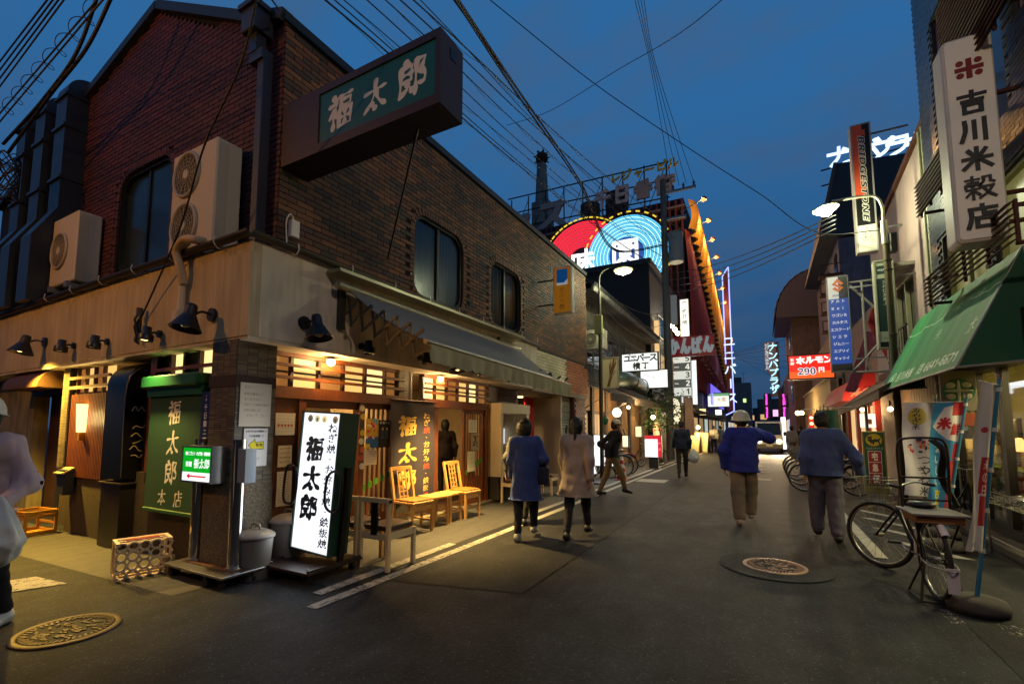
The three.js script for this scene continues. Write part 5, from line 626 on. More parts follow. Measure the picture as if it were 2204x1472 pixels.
  // goods on shelves
  for (let u = 0; u < 3; u++) { const z = zs[0] + (zs[3] - zs[0]) * (u + 0.5) / 3, t = thing('shop_shelf', ['shop shelf with packets behind the hanging dark poster', 'shop shelf with packets in the middle of the rice shop window', 'shop shelf with packets at the rice shop corner'][u], 'shelf', [3.15, 0.12, z]); for (const y of [0.02, 0.42, 0.82, 1.22]) add('shelf_board', rb(-0.15, 0.18, y, y + 0.03, -0.34, 0.34, 0.005), M(0x6a6248, 0.6), t); for (const s of [-1, 1]) add('upright', bx(-0.15, 0.18, 0, 1.6, s * 0.34 - 0.015, s * 0.34 + 0.015), M(0x5a5440, 0.6), t);
    for (const y of [0.05, 0.45, 0.85, 1.25]) for (let i = 0; i < 5; i++) { const w = 0.1 + R() * 0.03, h = 0.14 + R() * 0.16, zz = -0.27 + i * 0.133; add('packet', rb(-0.12 + R() * 0.06, 0.12, y, y + h, zz - w / 2, zz + w / 2, 0.015), M([0xb8b090, 0x8a2a1c, 0xc8b83a, 0x3a5a3a, 0xa87a3a, 0xd0c8b0, 0x2a3a5a][(R() * 7) | 0], 0.5), t); } add('price_strip', bx(-0.16, -0.152, 0.8, 0.86, -0.3, 0.3), M(0xb8c81c, 0.5), t); }
  { const t = thing('table_lantern', 'small glowing orange lamp in the rice shop window', 'lamp', [2.98, 1.28, zs[2] - 0.3]); add('shade', lathe([[0.03, -0.09], [0.06, -0.07], [0.06, 0.07], [0.03, 0.09]], 14), glow(new THREE.Color(1, 0.5, 0.15), 2.2, 0xffffff), t); pointLamp(t, 0, 0, 0, new THREE.Color(1, 0.6, 0.2), 0.3, 2); }
  const ps = thing('hanging_poster', 'dark narrow poster with a rice bowl hanging in the rice shop window', 'poster'), za = onX(2068, 960, XR - 0.14).z, zb = onX(2096, 960, XR - 0.14).z; add('sheet', at(panel(Math.abs(za - zb), 0.75, 0, 0, 0), XR - 0.14, 1.72, (za + zb) / 2, -Math.PI / 2), printed(128, 384, (x, w, h) => { x.fillStyle = '#1c1210'; x.fillRect(0, 0, w, h); ink(x, '#a8902a'); words(x, '米米', 24, 40, 80, 0.12, 'brush', 1.1, true); x.fillStyle = '#c8c0b0'; x.beginPath(); x.ellipse(64, 300, 34, 24, 0, 0, 7); x.fill(); }), ps);
}
// brown timber louvres in front of the upper windows
for (const [i, y0, y1, z0, z1] of [[0, 3.5, 3.92, -9.8, -6.8], [1, 5.05, 5.55, -9.9, -7.9], [2, 6.0, 7.4, -8.3, -6.4]]) {
  const t = thing('timber_louvre', ['rust brown slatted louvre just above the green awning', 'rust brown slatted louvre beside the top of the tall white sign', 'rust brown slatted louvre high on the slate wall'][i], 'louvre', [0, 0, 0], 0, 'rust brown louvres on the rice shop'), m = M(0x4a2112, 0.75, 0.1), n = Math.round((y1 - y0) / 0.075), x = 2.42;
  for (let k = 0; k <= n; k++) add('slat', at(bx(-0.035, 0.035, -0.007, 0.007, z0, z1), x, y0 + (y1 - y0) * k / n, 0, 0, 0, 0.5), m, t);
  for (let k = 0; k <= 4; k++) add('upright', bx(x + 0.03, x + 0.06, y0 - 0.03, y1 + 0.03, z0 + (z1 - z0) * k / 4 - 0.02, z0 + (z1 - z0) * k / 4 + 0.02), m, t); for (const z of [z0 + 0.1, z1 - 0.1]) for (const y of [y0, y1]) add('bracket', bx(x + 0.06, XR + 0.02, y - 0.02, y + 0.02, z - 0.02, z + 0.02), m, t);
}
{ // green awning of the rice shop
  const a = thing('shop_awning', 'sloping green shop awning with faded white lettering over the rice shop', 'awning'), g = (t) => printed(1024, 512, t, 0.7), fx = 2.08, f0 = onX(1898, 842, fx), f1 = onX(2060, 796, fx), t0 = onX(1977, 686, XR - 0.02), t1 = V(XR - 0.02, t0.y, f1.z - 0.02); f1.y = f0.y; t0.z = f0.z; t0.y = t1.y = 3.64;
  add('canopy_fabric', sheet(f0, f1, t1, t0, 0.008, 60, 16, (p, u, v) => { p.y -= Math.abs(Math.sin(u * Math.PI * 4)) * 0.035 * Math.sin(v * 3.14) + noise2(u * 9, v * 3) * 0.012; }), g((x, w, h) => {
    x.fillStyle = '#1c7a3c'; x.fillRect(0, 0, w, h); const R = rng(4); for (let i = 0; i < 26; i++) { x.fillStyle = i % 2 ? 'rgba(120,170,110,0.10)' : 'rgba(10,50,30,0.10)'; x.fillRect(R() * w, 0, 20 + R() * 60, h); }
    ink(x, '#c8d2b8'); x.fillRect(0, 128, 480, 4); x.fillRect(760, 128, 264, 4); words(x, '吉川米穀商店', 190, 400, 78, 0.1, 'gothic', 0.86); x.lineWidth = 8; x.beginPath(); x.ellipse(110, 440, 44, 44, 0, 0, 7); x.stroke(); glyph(x, '米', 78, 408, 64, 0.12); x.font = 'bold 72px sans-serif'; x.textBaseline = 'top'; x.fillText('☎6641-6671', 590, 402); x.globalAlpha = 0.7; words(x, '米はつや福たてついの味', 470, 100, 44, 0.08, 'brush', 0.8); words(x, '辻之木', 700, 250, 90, 0.09, 'brush', 1.05); glyph(x, '米', 520, 210, 70, 0.08, 'brush'); }), a);
  const dk = M(0x00462f, 0.75), tri = (z) => { const q = new THREE.BufferGeometry(); q.setAttribute('position', new THREE.Float32BufferAttribute([f1.x, f1.y, z, XR - 0.02, f1.y + 0.05, z, XR - 0.02, t1.y, z], 3)); q.setAttribute('uv', new THREE.Float32BufferAttribute([0, 0, 1, 0, 1, 1], 2)); q.setIndex([0, 1, 2]); q.computeVertexNormals(); return q; };  // end panels: same green fabric, shade put into this darker green
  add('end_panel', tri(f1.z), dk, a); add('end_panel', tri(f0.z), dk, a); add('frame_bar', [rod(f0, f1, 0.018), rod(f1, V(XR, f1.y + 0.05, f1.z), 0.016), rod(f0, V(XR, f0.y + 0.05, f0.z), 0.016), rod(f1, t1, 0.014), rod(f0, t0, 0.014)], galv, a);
}
{ // tall white sign
  const z = -7.2, s = thing('tall_white_sign', 'tall white box sign with a red rice mark and five black characters', 'sign'), x0 = 2.09, x1 = 2.56, y0 = 3.66, y1 = 6.22, grime = M(0xbcb6aa, 0.55);
  add('cabinet', rb(x0, x1, y0, y1, z - 0.34, z, 0.07, 2), grime, s);
  add('sign_face', at(slab(roundRect(x0 + 0.03, x1 - 0.03, y0 + 0.04, y1 - 0.04, 0.05), 0.006), 0, 0, z + 0.012), M(0xdedacc, 0.45), s);
  const letters = M(0x0e1013, 0.55), red = M(0x700408, 0.5), cx = (x0 + x1) / 2;
  [...'吉川米穀店'].forEach((c, i) => add('character', at(letterGeo(c, 0.28, c === '穀' ? 0.028 : 0.044, 0.004), cx, 5.36 - i * 0.352, z + 0.016), letters, s));
  const m = [rb(cx - 0.13, cx + 0.13, 5.76, 5.815, z + 0.014, z + 0.018, 0.025), rb(cx - 0.027, cx + 0.027, 5.66, 5.915, z + 0.0145, z + 0.0185, 0.025)]; for (const [a, b] of [[-1, 1], [1, 1], [-1, -1], [1, -1]]) m.push(at(new THREE.CylinderGeometry(0.036, 0.036, 0.004, 18).rotateX(Math.PI / 2), cx + a * 0.083, 5.79 + b * 0.078, z + 0.016)); add('rice_mark', m, red, s);
  for (const y of [3.9, 4.25, 5.5]) add('bracket', bx(x1, XR, y - 0.02, y + 0.02, z - 0.2, z - 0.15), rust, s);
}
// bicycles
function bicycle(label, pos, turn, steer, o = {}) {
  const t = thing('bicycle', label, 'bicycle', pos, turn, o.group), R = o.r ?? 0.33, wb = 1.06, fr = M(o.color ?? 0x0d0f14, 0.35, 0.4), chrome = steelBrushed; // wheel axes along x, front towards -z; rear contact at the origin
  const wheel = (n) => { const w = add(n, [new THREE.TorusGeometry(R - 0.018, 0.02, 8, 44).rotateY(Math.PI / 2)], rubber, t); add('rim', new THREE.TorusGeometry(R - 0.042, 0.011, 6, 40).rotateY(Math.PI / 2), chrome, w); add('hub', new THREE.CylinderGeometry(0.026, 0.026, 0.09, 10).rotateZ(Math.PI / 2), chrome, w); const sp = []; for (let i = 0; i < 28; i++) { const a = i / 28 * 6.283, b = a + (i % 2 ? 0.35 : -0.35); sp.push(rod(V((i % 2 ? 1 : -1) * 0.025, Math.sin(b) * 0.03, Math.cos(b) * 0.03), V(0, Math.sin(a) * (R - 0.045), Math.cos(a) * (R - 0.045)), 0.0015, 0.0015, 3)); } add('spokes', sp, chrome, w); return w; };
  const rw = wheel('rear_wheel'); rw.position.set(0, R, 0);
  const head = V(0, R + 0.36, -wb + 0.2), bb = V(0, R - 0.04, -0.44), seat = V(0, R + 0.28, -0.27);
  add('frame', [rod(head.clone().add(V(0, -0.05, 0.01)), bb, 0.017), rod(head.clone().add(V(0, -0.12, 0.02)), bb.clone().add(V(0, 0.06, 0.02)), 0.014), rod(bb, seat, 0.016), ...[-1, 1].flatMap((s) => [rod(bb.clone().setX(s * 0.03), V(s * 0.06, R, 0), 0.009), rod(seat.clone().setX(s * 0.02), V(s * 0.06, R, 0), 0.008)])], fr, t);
  add('seat_post', rod(seat, seat.clone().add(V(0, 0.14, 0.03)), 0.013), chrome, t); add('saddle', [ball(0, seat.y + 0.17, seat.z + 0.08, 0.1, 1.1, 0.4, 1.1), ball(0, seat.y + 0.17, seat.z - 0.06, 0.06, 0.8, 0.45, 2)], M(0x101012, 0.45), t);
  const fk = new THREE.Group(); fk.name = 'front_fork'; fk.position.copy(head); fk.rotation.y = steer; t.add(fk); const dz = -0.2, hubY = R - head.y;
  const fw = wheel('front_wheel'); fk.attach ? 0 : 0; t.remove(fw); fk.add(fw); fw.position.set(0, hubY, dz);
  for (const s of [-1, 1]) add('fork_blade', tube([[s * 0.045, -0.08, 0], [s * 0.055, hubY * 0.6, dz * 0.5], [s * 0.05, hubY, dz]], 0.011, 6), fr, fk);
  add('handlebar', [rod(V(0, -0.06, 0), V(0, 0.16, 0.03), 0.014), tube([[-0.26, 0.2, 0.2], [-0.22, 0.22, 0.06], [-0.1, 0.19, 0], [0, 0.17, 0.02], [0.1, 0.19, 0], [0.22, 0.22, 0.06], [0.26, 0.2, 0.2]], 0.011, 7, 30)], chrome, fk); for (const s of [-1, 1]) add('grip', rod(V(s * 0.245, 0.212, 0.1), V(s * 0.262, 0.198, 0.21), 0.016), M(0x14110e, 0.7), fk);
  if (o.basket !== false) { const wires = []; const y0 = 0.0, y1 = 0.24, z0 = -0.36, z1 = -0.06; for (let i = 0; i <= 6; i++) { const f = i / 6; wires.push(rod(V(-0.13 + f * 0.26, y0, z0 + 0.03), V(-0.17 + f * 0.34, y1, z0), 0.003, 0.003, 4), rod(V(-0.13 + f * 0.26, y0, z1 - 0.03), V(-0.17 + f * 0.34, y1, z1), 0.003, 0.003, 4), rod(V(-0.13, y0, z0 + 0.03 + f * (z1 - z0 - 0.06)), V(-0.17, y1, z0 + f * (z1 - z0)), 0.003, 0.003, 4), rod(V(0.13, y0, z0 + 0.03 + f * (z1 - z0 - 0.06)), V(0.17, y1, z0 + f * (z1 - z0)), 0.003, 0.003, 4), rod(V(-0.13 + f * 0.26, y0, z0 + 0.03), V(-0.13 + f * 0.26, y0, z1 - 0.03), 0.003, 0.003, 4)); } for (const k of [0, 0.33, 0.66, 1]) { const y = y0 + (y1 - y0) * k, a = 0.13 + 0.04 * k, za = z0 + 0.03 * (1 - k), zb = z1 - 0.03 * (1 - k); wires.push(tube([[-a, y, za], [a, y, za], [a, y, zb], [-a, y, zb]].map((p) => V(...p)), k === 1 ? 0.006 : 0.003, 5, 24, true)); } add('basket', wires, M(0x6a6a66, 0.4, 0.8), fk); }
  add('fenders', [1].map(() => { const g = new THREE.TorusGeometry(R + 0.014, 0.03, 5, 30, 2.6); g.rotateY(Math.PI / 2); g.rotateX(-0.2); g.scale(1, 1, 1); g.translate(0, R, 0); return g; }), o.fender ? printed(256, 64, (x, w, h) => { x.fillStyle = '#c8c4c8'; x.fillRect(0, 0, w, h); const r = rng(3); x.fillStyle = '#1c1e26'; for (let i = 0; i < 60; i++) { x.beginPath(); x.ellipse(w * (0.35 + r() * 0.35), h * r(), 2 + r() * 9, 2 + r() * 5, r() * 3, 0, 7); x.fill(); } }) : fr, t);
  add('crank', [new THREE.TorusGeometry(0.085, 0.006, 5, 24).rotateY(Math.PI / 2).translate(0.05, bb.y, bb.z), rod(V(0.065, bb.y, bb.z), V(0.065, bb.y - 0.05, bb.z + 0.15), 0.009), rod(V(-0.065, bb.y, bb.z), V(-0.065, bb.y + 0.05, bb.z - 0.15), 0.009)], chrome, t); for (const s of [-1, 1]) add('pedal', cb(s * 0.12, bb.y - s * 0.05, bb.z + s * 0.15, 0.09, 0.02, 0.06), M(0x1a130c, 0.6), t); add('chain_guard', bx(0.058, 0.066, bb.y + 0.02, bb.y + 0.09, bb.z - 0.1, -0.06), fr, t);
  if (o.heavy) { // delivery bicycle: wide stand, board and tall carrier
    const st = M(0x2a211a, 0.6, 0.5); add('stand', [-1, 1].flatMap((s) => [rod(V(s * 0.07, R, 0.0), V(s * 0.16, 0.02, 0.16), 0.011), rod(V(s * 0.07, R, 0), V(s * 0.16, 0.02, -0.14), 0.009), rod(V(s * 0.16, 0.02, 0.16), V(s * 0.16, 0.02, -0.14), 0.011)]).concat([rod(V(-0.16, 0.02, 0.16), V(0.16, 0.02, 0.16), 0.011)]), st, t);
    add('rear_rack', [rb(-0.2, 0.2, R + 0.4, R + 0.42, -0.22, 0.24, 0.008)], M(0x6a6664, 0.55), t); add('cardboard', [rb(-0.17, 0.17, R + 0.33, R + 0.398, -0.12, 0.2, 0.02)], M(0x7a5634, 0.85), t); add('rack_struts', [-1, 1].flatMap((s) => [rod(V(s * 0.08, R, 0), V(s * 0.16, R + 0.4, 0.15), 0.008), rod(V(s * 0.08, R, 0), V(s * 0.14, R + 0.4, -0.2), 0.008)]), st, t);
    add('carrier_frame', [tube([[-0.17, R + 0.43, -0.1], [-0.17, R + 1.02, -0.1], [-0.14, R + 1.05, -0.1], [0.14, R + 1.05, -0.1], [0.17, R + 1.02, -0.1], [0.17, R + 0.43, -0.1]], 0.012, 6, 60), rod(V(-0.17, R + 0.7, -0.1), V(0.17, R + 0.7, -0.1), 0.009), rod(V(-0.17, R + 0.5, -0.1), V(0.17, R + 0.5, -0.1), 0.009)], st, t); for (const k of [-1, 0, 1]) add('rubber_strap', tube([[0.13 + k * 0.02, R + 1.04, -0.26], [0.19 + k * 0.02, R + 0.95, -0.2], [0.17 + k * 0.02, R + 0.7, -0.22], [0.22 + k * 0.01, R + 0.46, -0.1]], 0.011, 6), rubber, t);
    add('mud_flap', bx(-0.04, 0.04, 0.16, 0.36, R + 0.005, R + 0.012), M(0xb8b2b4, 0.6), t); add('stay', tube([[-0.1, R, 0.02], [-0.09, R - 0.02, 0.2], [0, R - 0.01, R + 0.05], [0.09, R - 0.02, 0.2], [0.1, R, 0.02]], 0.007, 6, 24), chrome, t);
  } else add('kick_stand', [rod(V(-0.07, R, 0), V(-0.14, 0, 0.1), 0.009)], chrome, t);
  return t;
}
bicycle('old black delivery bicycle with a tall carrier frame and peeling white mudguard', [1.27, 0, -5.5], 0.08, 0.75, { heavy: true, r: 0.35, fender: true });
bicycle('dark bicycle parked behind the white flag of the rice shop', [2.2, 0, -9.2], -0.7, 0.5); 
// flags
function flagPole(label, foot, top, fl) {
  const t = thing('banner_flag', label, 'flag', [foot.x, 0, foot.z], 0, 'shop flags on blue poles'), T = top.clone().sub(V(foot.x, 0, foot.z)), m = M(0x2c6a86, 0.4), wht = M(0xb8b4ac, 0.6);
  if (fl.base) { add('weight', lathe([[0.001, 0.13], [0.12, 0.13], [0.18, 0.11], [0.2, 0.06], [0.19, 0], [0.001, 0]], 24), plaster(0x46423e, 0.4, 3), t); }
  add('pole', rod(V(0, 0.1, 0), T, 0.016, 0.014, 10), m, t); add('finial', [rod(T, T.clone().add(V(0, 0.05, 0)), 0.02), new THREE.CylinderGeometry(0.032, 0.02, 0.02, 10).translate(T.x, T.y + 0.05, T.z)], steelBrushed, t);
  const P = (k) => V(0, 0.1, 0).lerp(T, k), w = V(...fl.dir), a = P(fl.k0), b = P(0.97);
  add('top_arm', rod(b, b.clone().add(w).add(V(0, fl.rise ?? 0.02, 0)), 0.007), wht, t);
  add('cloth', sheet(a.clone().addScaledVector(w, fl.pinch ?? 1).add(V(0, 0.03, 0)), a, b, b.clone().add(w).add(V(0, (fl.rise ?? 0.02) - 0.01, 0)), 0.003, 14, 22, (p, u, v) => { const s = Math.sin(v * 7 + u * 3) * 0.03 * (1 - u) + Math.sin(u * 9 + v * 3) * 0.018; p.z += s; p.x += s * 0.3; }), printed(256, 900, fl.draw, 0.8, { transmission: 0, side: THREE.DoubleSide }), t);
  for (let k = 0; k < 5; k++) { const p = P(fl.k0 + (0.95 - fl.k0) * k / 4); add('tie', new THREE.CylinderGeometry(0.021, 0.021, 0.035, 10).translate(p.x, p.y, p.z), wht, t); }
  return t;
}
{
  const f0 = onY(2106, 1318), top = onZ(2152, 815, f0.z);
  flagPole('white and red shop flag on a blue pole in a round concrete foot', f0, top, { base: true, k0: 0.22, dir: [-0.2, 0, 0.28], pinch: 0.8, draw: (x, w, h) => { x.fillStyle = '#c9c3c0'; x.fillRect(0, 0, w, h); x.fillStyle = '#a8232a'; x.fillRect(w * 0.52, h * 0.44, w * 0.48, h * 0.22); x.fillRect(w * 0.6, h * 0.67, w * 0.4, h * 0.18); ink(x, '#d8c8c0'); words(x, '米の日', 150, 400, 70, 0.1, 'gothic', 1, true); ink(x, '#b0343a'); words(x, '新鮮', 30, 620, 70, 0.08, 'gothic', 1.1, true); x.beginPath(); x.ellipse(120, 250, 26, 16, 0, 0, 7); x.fill(); ink(x, '#6a6468'); words(x, '吉川米店', 30, 850, 30, 0.08); } });
  const f1 = onY(2035, 1185), t1 = onZ(2082, 855, f1.z);
  flagPole('blue and white shop flag with red characters leaning over the bicycle', f1, t1, { base: true, k0: 0.2, dir: [-0.3, 0, -0.06], rise: 0, pinch: 0.7, draw: (x, w, h) => { x.fillStyle = '#2f7fae'; x.fillRect(0, 0, w, h); x.fillStyle = '#c8c4c4'; x.beginPath(); x.moveTo(w, 0); x.lineTo(90, 40); x.lineTo(20, 200); x.lineTo(140, 310); x.lineTo(w, 330); x.fill(); x.fillStyle = '#a8242e'; x.fillRect(150, 0, 106, 110); ink(x, '#a81c26'); glyph(x, '栄', 40, 100, 10, 0.1); glyph(x, '米', 50, 120, 110, 0.17); glyph(x, '鮮', 150, 170, 110, 0.12); x.fillStyle = '#a8242e'; x.fillRect(200, 340, 56, 130); ink(x, '#d0d4d8'); words(x, 'おいしい', 60, 340, 92, 0.09, 'gothic', 1, true); ink(x, '#c8b81c'); words(x, '吉米', 70, 720, 80, 0.14, 'gothic', 1, true); x.fillStyle = '#b83a3a'; x.fillRect(190, 480, 60, 420); } });
  const t2 = onZ(2014, 858, -8.6);
  flagPole('white shop flag with black brush characters and coloured dots', V(t2.x - 0.04, 0, -8.6), t2, { base: true, k0: 0.24, dir: [-0.38, 0, 0.05], rise: 0, pinch: 1.05, draw: (x, w, h) => { x.fillStyle = '#b9b5c2'; x.fillRect(0, 0, w, h); x.fillStyle = '#a89a48'; x.beginPath(); x.ellipse(110, 130, 66, 84, 0, 0, 7); x.fill(); ink(x, '#14141c'); words(x, 'みやぎ米', 70, 40, 66, 0.13, 'brush', 0.82, true); const r = rng(9); for (let i = 0; i < 16; i++) { x.fillStyle = ['#b03a4a', '#2a3060', '#c07a5a'][i % 3]; x.beginPath(); x.ellipse(30 + r() * 190, 330 + r() * 150, 6 + r() * 14, 8 + r() * 16, 0, 0, 7); x.fill(); } ink(x, '#30303c'); words(x, 'つや姫', 110, 500, 100, 0.09, 'gothic', 1, true); words(x, 'つや米', 100, 600, 100, 0.08, 'gothic', 1, true); } });
}
{ // courier board
  const z = -11.05, A = onZ(1855, 928, z), Bq = onZ(1915, 1062, z), s = thing('standing_signboard', 'green and yellow standing signboard with a black cat badge and red character squares', 'sign', [(A.x + Bq.x) / 2, 0, z]), w = Bq.x - A.x, y1 = A.y, y0 = 0.28;
  add('frame', [rb(-w / 2, w / 2, y0, y1, -0.05, 0, 0.04)], M(0x8a7a14, 0.5), s); for (const k of [-1, 1]) add('leg', bar([k * w * 0.42, 0, -0.02], [k * w * 0.42, y0, -0.02], 0.03), M(0x7a6a1c, 0.6), s); add('foot', [bar([-w * 0.45, 0.03, 0.16], [-w * 0.45, 0.03, -0.2], 0.04), bar([w * 0.45, 0.03, 0.16], [w * 0.45, 0.03, -0.2], 0.04)], M(0x8a7a3c, 0.6), s);
  add('board_print', panel(w - 0.05, y1 - y0 - 0.05, 0, (y0 + y1) / 2, 0.006), printed(300, 720, (x, W, H) => {
    x.fillStyle = '#113f24'; x.fillRect(0, 0, W, H); x.fillStyle = '#b89a12'; x.beginPath(); x.ellipse(150, 90, 122, 74, 0, 0, 7); x.fill(); x.fillStyle = '#0c0c0c'; x.beginPath(); x.moveTo(110, 100); x.quadraticCurveTo(150, 70, 215, 84); x.lineTo(265, 50); x.lineTo(232, 100); x.lineTo(240, 142); x.lineTo(222, 142); x.lineTo(212, 112); x.lineTo(160, 118); x.lineTo(150, 146); x.lineTo(130, 146); x.lineTo(126, 118); x.lineTo(104, 142); x.lineTo(94, 120); x.closePath(); x.fill(); x.beginPath(); x.ellipse(92, 82, 34, 30, 0, 0, 7); x.fill(); x.beginPath(); x.moveTo(60, 72); x.lineTo(64, 36); x.lineTo(88, 56); x.lineTo(124, 34); x.lineTo(122, 76); x.fill(); x.fillStyle = '#b89a12'; x.fillRect(74, 74, 12, 6); x.fillRect(98, 74, 12, 6);
    ink(x, '#b0b4a8'); words(x, 'クロネコヤマトの', 24, 176, 34, 0.1, 'gothic', 0.94); x.fillStyle = '#b8b4ac'; x.fillRect(48, 222, 204, 400); for (let i = 0; i < 3; i++) { x.fillStyle = '#8a1016'; x.fillRect(56, 230 + i * 132, 188, 124); ink(x, '#d0c8c0'); glyph(x, '宅急便'[i], 96, 238 + i * 132, 108, 0.15); } x.fillStyle = '#8a7c10'; x.fillRect(0, 640, W, 80); ink(x, '#5a5010'); words(x, '千日前店', 60, 660, 40, 0.1); }), s);
}
{ // rice emblem board under the awning
  const z = -8.25, A = onZ(2022, 800, z), Bq = onZ(2108, 884, z), s = thing('emblem_board', 'square board with a white rice emblem on a green disc under the awning', 'sign'); add('board', rb(A.x, Bq.x, Bq.y, A.y, z - 0.04, z, 0.01), M(0x6a6454, 0.7), s); const cx = (A.x + Bq.x) / 2, cy = (A.y + Bq.y) / 2, r = (Bq.x - A.x) * 0.45, e = M(0x8a8672, 0.6);
  add('disc', at(new THREE.CylinderGeometry(r, r, 0.01, 32).rotateX(Math.PI / 2), cx, cy, z + 0.006), M(0x0f4a24, 0.6), s); add('emblem', [at(ball(0, 0, 0, r * 0.9, 0.14, 1, 0.02), cx, cy, z + 0.013), at(ball(0, 0, 0, r * 0.9, 1, 0.14, 0.02), cx, cy, z + 0.013), ...[[1, 1], [1, -1], [-1, 1], [-1, -1]].map(([a, b]) => at(ball(0, 0, 0, r * 0.3, 1, 0.8, 0.05), cx + a * r * 0.5, cy + b * r * 0.45, z + 0.013))], e, s);
  add('orange_plate', rb(A.x + 0.15, Bq.x + 0.04, Bq.y - 0.2, Bq.y - 0.03, z - 0.03, z, 0.01), M(0x8a3a1c, 0.6), s); add('hanger', bx(cx - 0.1, cx + 0.1, A.y, A.y + 0.03, z - 0.03, z - 0.01), M(0x3a342a, 0.8), s);
  const t = thing('goods_table', 'wire display table with shiny silver packs outside the rice shop', 'table', [2.62, 0, -7.35]); const mt = M(0x777770, 0.4, 0.8), wr = []; for (let i = 0; i <= 10; i++) { wr.push(rod(V(-0.3, 0.62, -0.55 + i * 0.11), V(0.3, 0.62, -0.55 + i * 0.11), 0.004, 0.004, 4), rod(V(-0.3, 0.62, -0.55 + i * 0.11), V(-0.32, 0.76, -0.55 + i * 0.11), 0.004, 0.004, 4)); } for (let i = 0; i <= 5; i++) wr.push(rod(V(-0.3 + i * 0.12, 0.62, -0.55), V(-0.3 + i * 0.12, 0.62, 0.55), 0.004, 0.004, 4)); for (const y of [0.69, 0.76]) wr.push(rod(V(-0.315, y, -0.56), V(-0.315, y, 0.56), 0.005, 0.005, 5)); add('wire_tray', wr, mt, t); for (const [a, b] of [[-1, -1], [1, -1], [-1, 1], [1, 1]]) add('leg', rod(V(a * 0.27, 0, b * 0.5), V(a * 0.27, 0.62, b * 0.5), 0.014), mt, t); add('brace', [rod(V(-0.27, 0.2, -0.5), V(-0.27, 0.2, 0.5), 0.009), rod(V(0.27, 0.2, -0.5), V(0.27, 0.2, 0.5), 0.009)], mt, t);
  const R = rng(17); for (let i = 0; i < 9; i++) { const p = solo('silver_pack', at(quad(V(-0.12, 0, -0.08), V(0.12, 0, -0.08), V(0.12, 0, 0.08), V(-0.12, 0, 0.08), 6, 6, (v, a, b) => { v.y += Math.sin(a * Math.PI) * Math.sin(b * Math.PI) * 0.05 + Math.sin(a * 20 + i) * 0.006; }), 2.62 + (R() - 0.5) * 0.3, 0.64 + (i > 5 ? 0.05 : 0), -7.35 - 0.45 + (i % 6) * 0.17, R() * 2, 0, (R() - 0.5) * 0.3), M(0xa8a8b0, 0.18, 0.9), 'shiny silver pack lying on the wire display table', 'pack', 'silver packs on the display table'); }
  for (const [x, z2, h, l] of [[2.72, -6.6, 0.62, 'brown paper rice sack leaning at the shopfront'], [2.8, -6.15, 0.5, 'shorter brown rice sack by the shop corner']]) solo('rice_sack', at(rb(-0.17, 0.17, 0, h, -0.24, 0.24, 0.09, 3), x, 0.1, z2, 0.1), M(0x4a3c26, 0.85), l, 'sack'); }
// street lamp at the rice shop
{
  const z = -11.9, t = thing('street_lamp', 'grey green street lamp with a glowing dish beside the rice shop awning', 'street lamp', [2.36, 0, z]), H = onZ(1778, 452, z), pm = M(0x4a4a3a, 0.5, 0.3), hx = H.x - 2.36, hy = H.y;
  add('pole', [rod(V(0.0, 0, 0), V(0, 5.3, 0), 0.07, 0.055, 14)], M(0x4a4126, 0.6, 0.2), t); add('upper_pole', [rod(V(0, 5.3, 0), V(-0.01, 5.8, 0), 0.07, 0.06, 12), tube([[-0.01, 5.8, 0], [-0.02, 6.15, 0], [-0.12, 6.35, 0], [-0.3, 6.4, 0], [hx + 0.12, hy + 0.17, 0]], 0.028, 10, 40)], M(0x9a9a84, 0.4, 0.5), t);
  add('dish', at(lathe([[0.001, 0.12], [0.07, 0.11], [0.1, 0.07], [0.24, 0.02], [0.26, -0.01], [0.25, -0.015], [0.1, 0.05], [0.001, 0.06]], 28), hx, hy + 0.03, 0, 0, 0.0, 0.1), M(0x8a8c78, 0.4, 0.4), t); add('lens', at(lathe([[0.235, 0.0], [0.2, -0.05], [0.12, -0.09], [0.09, -0.14], [0.001, -0.16]], 24), hx, hy + 0.025, 0, 0, 0, 0.1), glow(new THREE.Color(1, 0.86, 0.32), 1.9, 0xffffff), t);
  pointLamp(t, hx, hy - 0.16, 0, lampGreen, 36, 6); add('control_box', rb(0.06, 0.18, 5.1, 5.5, -0.08, 0.08, 0.02), M(0x2a2a28, 0.5), t); for (const y of [4.75, 4.95, 3.4]) add('clamp', new THREE.TorusGeometry(0.068, 0.01, 6, 16).rotateX(Math.PI / 2).translate(0.015, y, 0), blackIron, t);
  // the same lamp stands behind the camera on the other corner
  const c = copyOf(t, 'grey green street lamp at the near corner of the rice shop', [3.2, 0, -0.8]); c.traverse((o) => { if (o.isLight) { o.color.setRGB(1, 0.78, 0.58); o.intensity = 36; } });
  const d = copyOf(t, 'grey green street lamp added out of view in the side street', [-9.6, 0, 3.0], Math.PI); d.traverse((o) => { if (o.isLight) { o.color.setRGB(1, 0.42, 0.06); o.intensity = 62; } });  // added out of view; stands in for amber light bounced onto the side fascia
}
// ---------- left side beyond the restaurant ----------
const rectZ = (x0, y0, x1, y1, z) => { const a = onZ(x0, y0, z), b = onZ(x1, y1, z); return { x0: Math.min(a.x, b.x), x1: Math.max(a.x, b.x), y0: Math.min(a.y, b.y), y1: Math.max(a.y, b.y), cx: (a.x + b.x) / 2, cy: (a.y + b.y) / 2, w: Math.abs(b.x - a.x), h: Math.abs(a.y - b.y), z }; };
